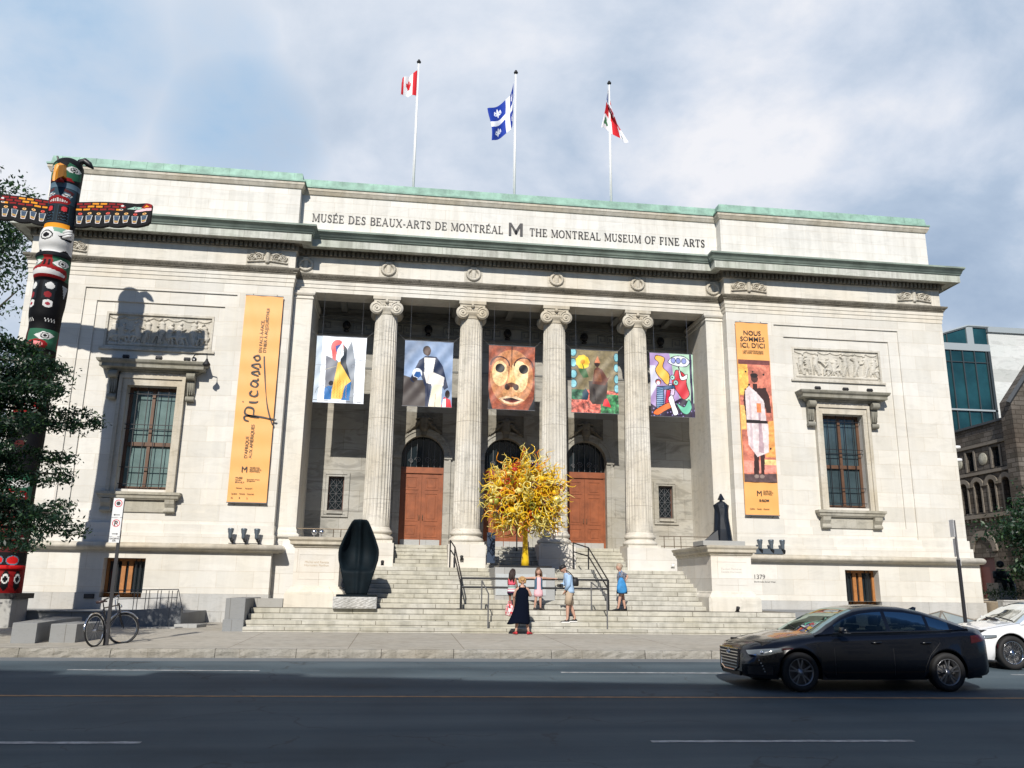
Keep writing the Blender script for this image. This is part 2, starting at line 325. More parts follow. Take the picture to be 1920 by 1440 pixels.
# sidewalk slabs + granite kerb
m=stone('sidewalk_concrete',(.44,.415,.365),2.6,2.7,.05,.10,2.5,.55,axis='xy',jw=.012,zo=0,stain=.14,rough=.85,off=0,warm=(.93,.91,.88))
m2=stone('granite_kerb',(.36,.35,.32),1.9,9,.05,.20,12,.75,stain=.22,rough=.85,jw=.006,bump=.9)
g=MB(); ys=[CURB+.17,-9,-6.1,-3,0.5,3]
g.grid([[(x,y,zwalk(y)) for x in (60,30,9,0,-9,-30,-60)] for y in (60,3,.5,-3,-6.1,-9,CURB+.17)]); tag(g.build('sidewalk',m),kind='structure')
g=MB()
rnd=random.Random(5); x=-60
while x<60:
    L=rnd.uniform(1.5,2.3); j=rnd.uniform(-.012,.012)
    # rough-split face: small grid
    rows=[]
    for zz_ in (-.30,-.22,-.14,zwalk(CURB)+.0):
        rows.append([(x+.006+(L-.012)*k/12,CURB+j+rnd.uniform(-.014,.014)-(.0 if zz_<-.1 else -.02),zz_+ (rnd.uniform(-.006,.006) if zz_>-.29 else 0)) for k in range(13)])
    rows.append([(x+.006+(L-.012)*k/12,CURB+.17,zwalk(CURB+.17)) for k in range(13)])
    g.grid(rows); x+=L
tag(g.build('kerb',m2),kind='structure')
# street on the camera side
g=MB(); g.box(-60,60,-60,-25.6,-.7,-.42); tag(g.build('pavement',m),kind='structure')
# ================= MUSEUM
A_,B_=8.69,18.27
mus=thing('museum','white marble neoclassical museum with four fluted columns, green copper roof edge and black lettering','museum')
def holes_plane(g,x0,x1,z0,z1,y,holes,rev=None,nx=1):
    """front facing wall at y with rectangular holes [(hx0,hx1,hz0,hz1,depth)]"""
    X=sorted({x0,x1,*[h[0] for h in holes],*[h[1] for h in holes]}); Z=sorted({z0,z1,*[h[2] for h in holes],*[h[3] for h in holes]})
    for a,b in zip(X,X[1:]):
        for c,d in zip(Z,Z[1:]):
            mx,mz=(a+b)/2,(c+d)/2
            if any(h[0]<mx<h[1] and h[2]<mz<h[3] for h in holes): continue
            if a<x0-1e-6 or b>x1+1e-6 or c<z0-1e-6 or d>z1+1e-6: continue
            g.poly([(a,y,c),(b,y,c),(b,y,d),(a,y,d)])
    for a,b,c,d,dp in holes:
        yb=y+dp
        if c>z0-1e-6: g.poly([(a,y,c),(a,yb,c),(b,yb,c),(b,y,c)][::-1])
        g.poly([(a,y,d),(b,y,d),(b,yb,d),(a,yb,d)][::-1])
        g.poly([(a,y,c),(a,y,d),(a,yb,d),(a,yb,c)][::-1]); g.poly([(b,y,c),(b,yb,c),(b,yb,d),(b,y,d)][::-1])
WO=(12.54,14.28,4.53,8.30)   # upper window opening (right wing; mirrored for the left)
BW=(12.90,14.28,.79,2.12)
def mx(s,a,b): return (a,b) if s>0 else (-b,-a)
wall=MB()
for s in (1,-1):
    def H(a,b,c,d,dp): p=mx(s,a,b); return (p[0],p[1],c,d,dp)
    X0,X1=mx(s,A_,B_)
    holes_plane(wall,X0,X1,3.33,12.6,0,[H(10.72,16.2,3.34,11.99,.055)])
    p=mx(s,10.72,16.2); holes_plane(wall,*p,3.34,11.99,.055,[H(11.14,15.76,3.75,11.5,.055)])
    p=mx(s,11.14,15.76); holes_plane(wall,*p,3.75,11.5,.11,[H(*WO,.5),H(11.50,15.36,9.72,11.10,.05)])
    # plinth courses above the torus
    for (y,z0,z1) in ((-.06,3.0,3.33),(-.13,2.66,3.0)):
        a,b=mx(s,A_-(-y*.5),B_-y); wall.box(a,b,y,.5,z0,z1)
    # basement wall
    p=mx(s,A_-.02,B_+.30); holes_plane(wall,*p,.95,2.42,-.15,[H(*BW[:2],.95,BW[3],.55)])
    q=mx(s,A_,B_)
    # side walls
    xo=s*B_; wall.box(xo-(.3 if s>0 else 0),xo+(0 if s>0 else .3),.001,25,3.33,14); xo=s*(B_+.3)
    wall.box(xo-(.3 if s>0 else 0),xo+(0 if s>0 else .3),-.149,25,-.2,2.42); wall.box(s*(B_+.13),s*B_,.5,25,2.66,3.33)
    # inner returns of the wing
    xi=s*A_; wall.box(xi,xi+s*.3,.001,3.2,3.33,14); wall.box(s*(A_-.02),s*(A_+.3),-.149,3.2,-.1,2.66)
wall.box(-18,18,24.5,25,0,16.8)
wall.build('wall',M['marble'],mus)
M['plinth']=stone('plinth_granite',(.50,.505,.50),1.6,.60,.07,.06,5,.6,zo=.25,stain=.08)
# lower grey granite band
for s in (1,-1):
    g=MB()
    for (a,b,c,d) in ((A_-.04,BW[0],-.3,.95),(BW[0],BW[1],-.3,BW[2]),(BW[1],B_+.36,-.3,.95)):
        x0,x1=mx(s,a,b); g.box(x0,x1,-.21,.35,c,d)
    g.box(s*(B_+.36),s*(B_+.1),.35,25,-.3,.95)
    g.build('plinth',M['plinth'],mus)
# torus moulding
pathw=lambda s:[(s*(A_),3.0),(s*A_,-.0),(s*B_,0),(s*B_,25)]
def swp(g,pts,prof,s):
    if s>0: g.sweep(pts,prof)
    else: g.sweep([( -x,y) for x,y in pts][::-1],prof)
def wing_path(s): return [(A_,3.0),(A_,0),(B_,0),(B_,24.9)]
def circ(cx,cz,r,a0,a1,n): return [(cx+r*math.cos(R(a0+(a1-a0)*i/n)),cz+r*math.sin(R(a0+(a1-a0)*i/n))) for i in range(n+1)]
prof=[(.15,2.36),(.22,2.36),(.24,2.40)]+circ(.30,2.525,.125,-90,90,8)+[(.12,2.66)]
for s in (1,-1): g=MB(); g.s=True; swp(g,wing_path(s),prof,s); g.build('torus_moulding',M['marble_trim'],mus)
# entablature path (wings project, centre recessed)
EP=[(-B_,24.9),(-B_,0),(-A_,0),(-A_,.45),(A_,.45),(A_,0),(B_,0),(B_,24.9)]
g=MB(); g.sweep(EP,[(.0,12.43),(.02,12.43),(.02,12.585),(.045,12.60),(.045,12.74),(.07,12.755),(.07,12.89),(.03,12.9)])
g.box(-8.65,8.65,.452,1.40,12.431,13.9); g.build('architrave',M['marble_plain'],mus)
g=MB(); g.sweep(EP,[(.03,12.89),(.09,12.90),(.09,12.95),(.13,12.965),(.13,13.0),(.20,13.06),(.22,13.11),(.22,13.135),(.03,13.16)])
# egg-like carving along the moulding
def along(path,step):
    for (x0,y0),(x1,y1) in zip(path,path[1:]):
        L=math.hypot(x1-x0,y1-y0); 
        if abs(y1-y0)>1: continue
        n=int(L/step); d=((x1-x0)/L,(y1-y0)/L); nrm=(d[1],-d[0])
        for i in range(n): 
            t=(i+.5)*L/n; yield x0+d[0]*t,y0+d[1]*t,d,nrm
for x,y,d,nn in along(EP,.11):
    for k in (0,):
        px,py=x+nn[0]*.13,y+nn[1]*.13; h=.035
        g.loft([[(px-d[0]*h,py-d[1]*h,12.97),(px+d[0]*h,py+d[1]*h,12.97),(px+d[0]*h+nn[0]*.05,py+d[1]*h+nn[1]*.05,13.03),(px-d[0]*h+nn[0]*.05,py-d[1]*h+nn[1]*.05,13.03)],[(px-d[0]*h,py-d[1]*h,13.05),(px+d[0]*h,py+d[1]*h,13.05),(px+d[0]*h+nn[0]*.055,py+d[1]*h+nn[1]*.055,13.05),(px-d[0]*h+nn[0]*.055,py-d[1]*h+nn[1]*.055,13.05)]])
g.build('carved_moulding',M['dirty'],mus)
g=MB(); g.sweep(EP,[(.02,13.15),(.02,13.88),(.08,13.9)]); g.build('frieze',M['marble_plain'],mus)
g=MB(); g.sweep(EP,[(.08,13.88),(.11,13.90),(.11,14.13),(.30,14.15)])
for x,y,d,nn in along(EP,.175):
    a=.052
    p=[(x+nn[0]*o+d[0]*t,y+nn[1]*o+d[1]*t) for o,t in ((.10,-a),(.22,-a),(.22,a),(.10,a))]
    g.loft([[(u,v,13.93) for u,v in p],[(u,v,14.125) for u,v in p]])
# dentils down the side walls
for s in (-1,1):
    for k in range(120): 
        y=.3+k*.2
        if y<24: g.box(s*(B_+.1),s*(B_+.22),y,y+.11,13.93,14.125)
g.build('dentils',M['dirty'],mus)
g=MB(); g.sweep(EP,[(.22,14.145),(.60,14.13),(.60,14.10),(.63,14.10),(.63,14.40),(.66,14.42)]); g.build('corona',M['corona'],mus)
g=MB(); g.s=True; g.sweep(EP,[(.64,14.40),(.67,14.41),(.67,14.46)]); g.sweep(EP,[(.67,14.46),(.70,14.49),(.71,14.54),(.74,14.60),(.79,14.65),(.81,14.67)]); g.s=False; g.sweep(EP,[(.81,14.67),(.81,14.74),(.70,14.76),(.0,14.86),(-.4,14.9)])
g.build('cornice',M['crown'],mus)
# attic
AP=[(-18.12,24.8),(-18.12,.2),(-A_-.02,.2),(-A_-.02,.66),(A_+.02,.66),(A_+.02,.2),(18.12,.2),(18.12,24.8)]
g=MB(); g.sweep(AP,[(.06,14.8),(.06,15.15),(.0,15.18),(0,16.64)]); g.build('attic_wall',M['marble_attic'],mus)
g=MB(); g.sweep(AP,[(0,16.64),(.05,16.66),(.11,16.78),(.13,16.80),(.13,16.93),(.0,16.93)]); g.build('coping_moulding',M['marble_trim'],mus)
g=MB(); g.sweep(AP,[(.16,16.91),(.17,16.93),(.17,16.985),(.06,17.0),(.02,17.32),(-.04,17.36),(-.9,17.45)]); 
for x,y,d,nn in along(AP,.62):   # standing seams of the copper sheets
    p=[(x+nn[0]*o+d[0]*t,y+nn[1]*o+d[1]*t) for o,t in ((-.04,-.012),(-.04,.012))]; q=[(x+nn[0]*o+d[0]*t,y+nn[1]*o+d[1]*t) for o,t in ((.075,-.012),(.075,.012))]; q2=[(x+nn[0]*o+d[0]*t,y+nn[1]*o+d[1]*t) for o,t in ((.033,-.012),(.033,.012))]
    g.loft([[(p[0][0],p[0][1],17.0),(p[1][0],p[1][1],17.0),(q[1][0],q[1][1],17.0),(q[0][0],q[0][1],17.0)],[(p[0][0],p[0][1],17.35),(p[1][0],p[1][1],17.35),(q2[1][0],q2[1][1],17.33),(q2[0][0],q2[0][1],17.33)]])
g.build('copper_coping',M['copper'],mus)
g=MB(); g.box(-17.5,17.5,1.0,24.5,17.2,17.40); g.build('roof',M['copper'],mus)
# ---- heightfield ornament
def hf(g,x0,x1,z0,z1,y,fn,dx=.02,depth=.06,skirt=True):
    nx=max(4,int((x1-x0)/dx)); nz=max(4,int((z1-z0)/dx))
    U,V=np.meshgrid(np.linspace(x0,x1,nx),np.linspace(z0,z1,nz)); h=fn(U,V)
    h[0,:]=0;h[-1,:]=0;h[:,0]=0;h[:,-1]=0
    g.grid([[(float(U[i,j]),y-float(h[i,j])*depth,float(V[i,j])) for j in range(nx)] for i in range(nz)])
def cap_h(U,V,x0,z0,x1,z1,r,amp=1):
    dx,dz=x1-x0,z1-z0; L=dx*dx+dz*dz+1e-9; t=np.clip(((U-x0)*dx+(V-z0)*dz)/L,0,1)
    d2=((U-x0-t*dx)**2+(V-z0-t*dz)**2)/(r*r); return amp*np.sqrt(np.clip(1-d2,0,1))
def relief_fn(seed,x0,x1,z0,z1):
    rnd=random.Random(seed)
    def fn(U,V):
        h=np.zeros_like(U); W_=x1-x0; Hh=z1-z0
        h=np.maximum(h,cap_h(U,V,x0+.1,z0+.06,x1-.1,z0+.06,.07,.5))
        # drapery swags along the top
        for k in range(7):
            cx=x0+W_*(k+.5)/7
            for j in range(6):
                a0=-1+j/3; a1=a0+1/3
                h=np.maximum(h,cap_h(U,V,cx+a0*W_/15,z1-.07-.08*(1-a0*a0),cx+a1*W_/15,z1-.07-.08*(1-a1*a1),.028,.4))
        n=9
        for k in range(n):
            cx=x0+W_*(k+.5)/n+rnd.uniform(-.1,.1); s=rnd.choice([-1,1]); seat=rnd.random()<.55
            base=z0+.1; ht=Hh*(rnd.uniform(.62,.74) if seat else rnd.uniform(.78,.88)); a=.65+.35*rnd.random()
            hip=(cx+s*(-.05),base+ht*(.32 if seat else .48)); sh=(cx+s*rnd.uniform(-.05,.06),base+ht*.78); hd=(sh[0]+s*.05,base+ht*.93)
            h=np.maximum(h,cap_h(U,V,*hip,*sh,.115,a)); h=np.maximum(h,cap_h(U,V,sh[0]-.07,sh[1],sh[0]+.07,sh[1],.06,a))
            h=np.maximum(h,cap_h(U,V,*hd,hd[0]+.01,hd[1]+.02,.058,a+.1))
            for q in (0,1):
                kn=(hip[0]+s*(.26 if seat else .08)*(1-.5*q),base+ht*(.36 if seat else .25)); ft=(kn[0]+s*rnd.uniform(.0,.12),base+.03)
                h=np.maximum(h,cap_h(U,V,*hip,*kn,.06,a*(1-.2*q))); h=np.maximum(h,cap_h(U,V,*kn,*ft,.042,a*(1-.2*q)))
                el=(sh[0]+s*rnd.uniform(.0,.18)*(1 if q else -1),sh[1]-rnd.uniform(.1,.2)); ha=(el[0]+s*rnd.uniform(.08,.2),el[1]+rnd.uniform(-.1,.18))
                h=np.maximum(h,cap_h(U,V,*sh,*el,.038,a)); h=np.maximum(h,cap_h(U,V,*el,*ha,.028,a))
            for q in range(7):  # drapery folds
                fx=hip[0]+rnd.uniform(-.16,.16); h=np.maximum(h,cap_h(U,V,fx,hip[1]+.05,fx+s*rnd.uniform(-.05,.2),base+rnd.uniform(0,.1),.02,a*.7))
        return h
    return fn
def scroll_fn(cx,cz,W_,Hh,kind='scroll'):
    def fn(U,V):
        h=np.zeros_like(U)
        if kind=='wreath':
            for k in range(22):
                a=2*PI*k/22; r=Hh*.36; px,pz=cx+r*math.cos(a),cz+r*math.sin(a)*.92
                h=np.maximum(h,cap_h(U,V,px,pz,px+.05*math.cos(a+1.2),pz+.05*math.sin(a+1.2),.055,.9))
            h=np.maximum(h,cap_h(U,V,cx,cz-.1,cx,cz+.12,.1,.7)); h=np.maximum(h,cap_h(U,V,cx-.1,cz+Hh*.42,cx+.1,cz+Hh*.42,.06,1))
            return h
        for s in (-1,1):
            for (ox,oz,r0,turn) in ((.2*W_,0.0,.28*Hh,1),(.36*W_,.02,.24*Hh,-1)):
                px=pz=None
                for k in range(26):
                    a=k/25*4.2*PI*.5*1.9; r=r0*(1-k/30); x=cx+s*(ox+r*math.cos(a)*1.0); z=cz+oz+turn*r*math.sin(a)
                    if px is not None: h=np.maximum(h,cap_h(U,V,px,pz,x,z,.03,.9))
                    px,pz=x,z
            h=np.maximum(h,cap_h(U,V,cx+s*.05,cz-.12,cx+s*.46*W_,cz-.3*Hh,.035,.8)); h=np.maximum(h,cap_h(U,V,cx+s*.1*W_,cz+.2*Hh,cx+s*.30*W_,cz+.34*Hh,.04,.8))
        h=np.maximum(h,cap_h(U,V,cx,cz-.15,cx,cz+.2,.09,1)); h=np.maximum(h,cap_h(U,V,cx,cz+.2,cx,cz+.25,.12,.8))
        return h
    return fn
for s in (-1,1):
    x0,x1=mx(s,11.50,15.36); rp=MB(); 
    hf(rp,x0+.08,x1-.08,9.80,11.02,.155,relief_fn(11 if s<0 else 23,x0+.1,x1-.1,9.82,11.0),.02,.11)
    rp.box(x0,x0+.08,.08,.17,9.72,11.10);rp.box(x1-.08,x1,.08,.17,9.72,11.10);rp.box(x0+.08,x1-.08,.08,.17,9.72,9.80);rp.box(x0+.08,x1-.08,.08,.17,11.02,11.10)
    a,b=mx(s,11.38,15.48); rp.box(a,b,.03,.108,9.64,9.72)
    o=rp.build('relief_panel',M['carve'],mus)
for (cx,w_,k,yy) in ((9.72,1.6,'scroll',0),(17.1,1.6,'scroll',0),(-9.72,1.6,'scroll',0),(-17.1,1.6,'scroll',0),(-5.1,.75,'wreath',.45),(-1.7,.75,'wreath',.45),(1.7,.75,'wreath',.45),(5.1,.75,'wreath',.45),(-8.33,.6,'wreath',.45),(8.33,.6,'wreath',.45)):
    g=MB(); hf(g,cx-w_/2,cx+w_/2,13.22,13.86,yy-.03,scroll_fn(cx,13.54,w_,.64,k),.018,.10); g.build('frieze_ornament',M['carve'],mus)
# ---- upper windows of the wings
def console(g,x,w_,z0,z1,yb):
    # S-scroll bracket: profile in y(out)-z
    H_=z1-z0; pts=[(0,z0)]
    for i in range(13):
        t=i/12; out=.10+.05*math.cos(t*2*PI+PI)*1+.22*t**2.2; pts.append((out,z0+.04+(H_-.04)*t))
    pts.append((0,z1))
    g.prism([(yb-o,z) for o,z in pts],x-w_/2,x+w_/2,'x')
    for dz,r,o in ((z0+.10,.10,.13),(z1-.16,.14,.28)):
        g.lathe([(r,x-w_/2-.02),(r,x+w_/2+.02)],(0,yb-o,dz),14,'x')
    for k in (-1,0,1): g.box(x+k*w_*.28-.015,x+k*w_*.28+.015,yb-.22,yb-.05,z0+.25,z1-.3)
for s in (-1,1):
    cx=s*13.41; g=MB()
    ox=.87
    for sx in (-1,1):
        x0,x1=sorted((cx+sx*ox,cx+sx*(ox+.17))); g.box(x0,x1,-.03,.12,4.43,8.55); x0,x1=sorted((cx+sx*(ox+.17),cx+sx*(ox+.29))); g.box(x0,x1,-.09,.12,4.43,8.67)
    g.box(cx-ox,cx+ox,-.03,.12,8.30,8.47); g.box(cx-ox-.17,cx+ox+.17,-.031,.12,8.471,8.55); g.box(cx-ox-.17,cx+ox+.17,-.09,.12,8.55,8.67)
    wn=g.build('window',M['marble_trim'],mus)
    g=MB(); g.sweep([(cx-1.56,.11),(cx-1.56,-.12),(cx+1.56,-.12),(cx+1.56,.11)],[(0,8.80),(.05,8.82),(.05,8.86),(.26,8.90),(.26,9.02),(.33,9.08),(.36,9.15),(.36,9.18),(-.1,9.24)])
    g.box(cx-1.56,cx+1.56,-.119,.11,8.78,9.2); g.build('hood',M['hood'],wn)
    g=MB(); g.box(cx-1.15,cx+1.15,-.05,.11,8.67,8.78); hf(g,cx-1.1,cx+1.1,8.60,8.80,-.055,lambda U,V: .6*np.clip(np.sin(U*26)*np.sin((V-8.6)*16),0,1),.02,.05); g.build('carved_band',M['carve'],wn)
    for sx in (-1,1):
        g=MB(); console(g,cx+sx*1.36,.26,7.75,8.82,.11); g.build('bracket',M['hood'],wn)
    g=MB(); g.sweep([(cx-1.3,.11),(cx-1.3,-.10),(cx+1.3,-.10),(cx+1.3,.11)],[(0,4.16),(.05,4.20),(.07,4.28),(.12,4.32),(.12,4.41),(-.1,4.43)]); g.box(cx-1.3,cx+1.3,-.099,.6,4.15,4.425)
    g.box(cx-1.05,cx+1.05,.0,.109,3.72,4.15)
    g.build('sill',M['hood2'],wn)
    for sx in (-1,1):
        g=MB(); x=cx+sx*1.08; g.prism([(.1,3.70),(-.02,3.70),(-.12,3.78),(-.08,3.88),(-.17,4.02),(-.19,4.16),(.1,4.16)],x-.16,x+.16,'x'); g.lathe([(.07,x-.18),(.07,x+.18)],(0,-.06,3.77),10,'x'); g.build('sill_bracket',M['hood2'],wn)
    # timber frame and panes
    g=MB(); yb=.42
    for sx in (-1,1): x0,x1=sorted((cx+sx*.87,cx+sx*.76)); g.box(x0,x1,yb-.05,yb+.08,4.53,8.30)
    g.box(cx-.76,cx+.76,yb-.05,yb+.08,4.53,4.65); g.box(cx-.76,cx+.76,yb-.05,yb+.08,8.18,8.30)
    g.box(cx-.76,cx+.76,yb-.09,yb+.07,6.12,6.26); g.box(cx-.055,cx+.055,yb-.07,yb+.07,4.65,6.12); g.box(cx-.055,cx+.055,yb-.07,yb+.07,6.26,8.18)
    g.build('frame',M['wood2'],wn)
    for (a,b) in ((cx-.76,cx-.055),(cx+.055,cx+.76)):
        for (c,d) in ((4.65,6.12),(6.26,8.18)):
            g=MB(); g.box(a,b,yb+.01,yb+.03,c,d); g.build('pane',M['pane'] if s<0 else M['pane2'],wn)
    g=MB()
    for x in (cx-.55,cx-.18,cx+.18,cx+.55): g.box(x-.012,x+.012,.20,.225,4.56,8.28)
    for z in (4.72,5.32,6.72,6.88,8.02): g.box(cx-.86,cx+.86,.175,.20,z-.013,z+.013)
    g.build('grille',M['iron'],wn)
    # basement opening
    cb=s*13.59; g=MB(); yb=.28
    for sx in (-1,1): x0,x1=sorted((cb+sx*.69,cb+sx*.60)); g.box(x0,x1,yb-.06,yb+.1,.79,2.12)
    for x in (cb-.12,cb+.12): g.box(x-.07,x+.07,yb-.06,yb+.1,.91,2.02)
    g.box(cb-.6,cb+.6,yb-.06,yb+.1,.79,.91); g.box(cb-.6,cb+.6,yb-.06,yb+.1,2.02,2.12)
    bw=g.build('basement_window',mat('orange_oak',(.34,.14,.04),.5,noise=.2) if s<0 else bpy.data.materials['orange_oak'],mus)
    g=MB(); g.box(cb-.6,cb+.6,yb+.02,yb+.05,.91,2.02); g.build('pane',M['glass_dk'],bw)
    g=MB()
    for x in (cb-.45,cb-.3,cb+.3,cb+.45): g.box(x-.012,x+.012,yb-.12,yb-.1,.8,2.11)
    g.build('grille',M['iron'],bw)
# ---- portico
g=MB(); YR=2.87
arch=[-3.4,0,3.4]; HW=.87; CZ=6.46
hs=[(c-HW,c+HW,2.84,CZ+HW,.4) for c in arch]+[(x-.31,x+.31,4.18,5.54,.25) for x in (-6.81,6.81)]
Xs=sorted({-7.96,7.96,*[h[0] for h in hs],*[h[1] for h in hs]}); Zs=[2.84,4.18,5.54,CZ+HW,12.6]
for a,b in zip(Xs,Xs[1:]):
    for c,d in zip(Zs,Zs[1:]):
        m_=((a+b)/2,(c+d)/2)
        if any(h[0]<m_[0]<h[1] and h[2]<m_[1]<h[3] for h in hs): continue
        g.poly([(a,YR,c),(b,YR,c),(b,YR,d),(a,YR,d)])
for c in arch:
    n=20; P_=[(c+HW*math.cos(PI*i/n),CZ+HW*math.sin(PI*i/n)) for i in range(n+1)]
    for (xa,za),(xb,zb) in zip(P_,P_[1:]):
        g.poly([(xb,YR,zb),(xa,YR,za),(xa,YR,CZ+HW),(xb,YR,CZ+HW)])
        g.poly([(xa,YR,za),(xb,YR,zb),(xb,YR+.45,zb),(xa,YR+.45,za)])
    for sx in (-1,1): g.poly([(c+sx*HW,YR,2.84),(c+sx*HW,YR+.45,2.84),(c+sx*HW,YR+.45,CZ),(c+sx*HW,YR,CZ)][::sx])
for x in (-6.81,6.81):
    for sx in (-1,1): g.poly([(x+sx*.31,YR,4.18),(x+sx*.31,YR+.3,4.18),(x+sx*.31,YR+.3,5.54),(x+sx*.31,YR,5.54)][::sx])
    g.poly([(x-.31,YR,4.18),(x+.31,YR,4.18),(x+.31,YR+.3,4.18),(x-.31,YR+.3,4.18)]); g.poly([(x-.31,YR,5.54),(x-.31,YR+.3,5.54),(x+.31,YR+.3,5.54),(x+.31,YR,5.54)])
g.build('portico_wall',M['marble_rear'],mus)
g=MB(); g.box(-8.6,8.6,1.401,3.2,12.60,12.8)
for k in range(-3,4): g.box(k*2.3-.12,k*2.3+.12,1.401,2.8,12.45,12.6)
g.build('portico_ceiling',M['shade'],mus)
g=MB(); g.box(-7.96,7.96,1.63,3.3,2.6,2.832); g.box(-7.96,-5.80,.33,1.63,.6,2.832); g.box(5.80,7.96,.33,1.63,.6,2.832)
g.box(-8.7,-7.5,.30,.9,-.2,2.83); g.box(7.5,8.7,.30,.9,-.2,2.83)
g.build('stylobate',M['marble_base'],mus)
# key fret + cornice on the rear wall
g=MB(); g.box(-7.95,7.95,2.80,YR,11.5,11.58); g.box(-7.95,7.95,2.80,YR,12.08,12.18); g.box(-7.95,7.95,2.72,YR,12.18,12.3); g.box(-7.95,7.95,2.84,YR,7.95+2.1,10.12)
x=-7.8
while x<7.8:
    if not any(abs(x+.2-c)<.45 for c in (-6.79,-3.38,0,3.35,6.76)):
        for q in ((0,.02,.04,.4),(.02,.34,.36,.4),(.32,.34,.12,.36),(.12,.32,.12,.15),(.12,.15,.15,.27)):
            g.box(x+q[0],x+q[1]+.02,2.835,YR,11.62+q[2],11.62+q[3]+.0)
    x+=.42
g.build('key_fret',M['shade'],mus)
for c in (-6.79,-3.38,0,3.35,6.76):
    g=MB(); g.s=True; g.sphere((c,2.74,11.86),.17,12,8,(1,.9,1.15)); g.sphere((c,2.62,11.80),.09,10,6); g.lathe([(.09,11.58),(.12,11.62),(.05,11.7)],(c,2.74,0),12); g.build('lion_head_boss',M['black'],mus)
# antae
for s in (-1,1):
    g=MB(); x0,x1=mx(s,7.96,8.68); g.box(x0,x1,.40,3.1,3.30,12.14)
    g.box(x0-.02,x1+.02,.36,3.05,2.83,2.95)
    xo=s*7.96; P_=[(s*8.68,.40),(s*7.96,.40),(s*7.96,3.05)]
    if s<0: P_=P_[::-1]; 
    pr=[(.10,2.95),(.13,3.0),(.13,3.06),(.09,3.10),(.04,3.13),(.04,3.20),(0,3.32)]
    g.sweep([( -7.96,3.05),(-7.96,.40),(-8.68,.40)][::-1] if s<0 else [(7.96,3.05),(7.96,.40),(8.68,.40)],pr if True else pr)
    g.sweep([(-8.68,.40),(-7.96,.40),(-7.96,3.05)] if s<0 else [(7.96,3.05),(7.96,.40),(8.68,.40)],[(0,12.10),(.04,12.13),(.04,12.18),(.0,12.2),(.0,12.26),(.06,12.28),(.09,12.34),(.09,12.43)])
    g.build('pilaster',M['marble_plain'],mus)
# columns
def column(x):
    yc=.95; g=MB(); g.s=True
    # shaft with 24 flutes
    rings=[]; n=24
    for k in range(13):
        t=k/12; z=3.42+(11.72-3.42)*t; r=.515-.075*t**1.5
        ring=[]
        for i in range(n):
            for j in range(5):
                a=2*PI*(i+j/5)/n; dd=[0,.030,.040,.030,0][j]; rr=r-dd*(1 if .0<t<1 else 0)
                ring.append((x+rr*math.cos(a),yc+rr*math.sin(a),z))
        rings.append(ring)
    g.s=False; g.loft(rings)
    sh=g.build('column',M['col'],mus)
    g=MB(); g.box(x-.64,x+.64,yc-.64,yc+.64,2.832,2.93); g.s=True
    g.lathe([(.0,2.93),(.62,2.93),(.665,2.97),(.67,3.02),(.63,3.08),(.58,3.10)]+[(.56,3.13),(.56,3.18),(.60,3.20),(.615,3.25),(.59,3.31),(.55,3.33),(.55,3.36),(.52,3.42),(0,3.42)],(x,yc,0),40); g.build('base',M['marble_plain'],sh)
    g=MB(); g.s=True; g.lathe([(0,11.70),(.45,11.70),(.47,11.73),(.46,11.76),(.50,11.84),(.57,11.92),(.58,11.98),(.5,12.03),(0,12.03)],(x,yc,0),32)
    g.s=False; g.box(x-.50,x+.50,yc-.46,yc+.46,12.08,12.20); g.box(x-.54,x+.54,yc-.52,yc+.52,12.30,12.43); g.box(x-.50,x+.50,yc-.48,yc+.48,12.20,12.30)
    for sx in (-1,1):
        g.s=True; cx=x+sx*.39; g.lathe([(0,.45),(.26,.45),(.265,.47),(.25,.55),(.2,.75),(.19,.95),(.2,1.15),(.25,1.35),(.265,1.43),(.26,1.45),(0,1.45)],(cx,0,11.95),24,'y')
        for yy in (.44,1.46):
            pts=[]; 
            for k in range(60):
                a=PI/2-sx*(-1)*k/59*2*PI*2.3; r=.255*(1-k/70)
                pts.append((cx+r*math.cos(a),yy,11.95+r*math.sin(a)))
            g.tube(pts,[.026*(1-k/100) for k in range(60)],6)
            g.sphere((cx,yy,11.95),.05,8,6)
    g.s=False
    for k in range(5): g.sphere((x-.2+.1*k,.47,12.02+.0),.045,6,4)
    g.sphere((x,.44,12.22),.08,8,6)
    g.build('capital',M['marble_trim'],sh)
    g=MB(); g.box(x-.70,x+.70,yc-.70,yc+.681,1.90,2.831); g.build('pedestal',M['marble_base'],sh)
for x in (-5.1,-1.7,1.7,5.1): column(x)
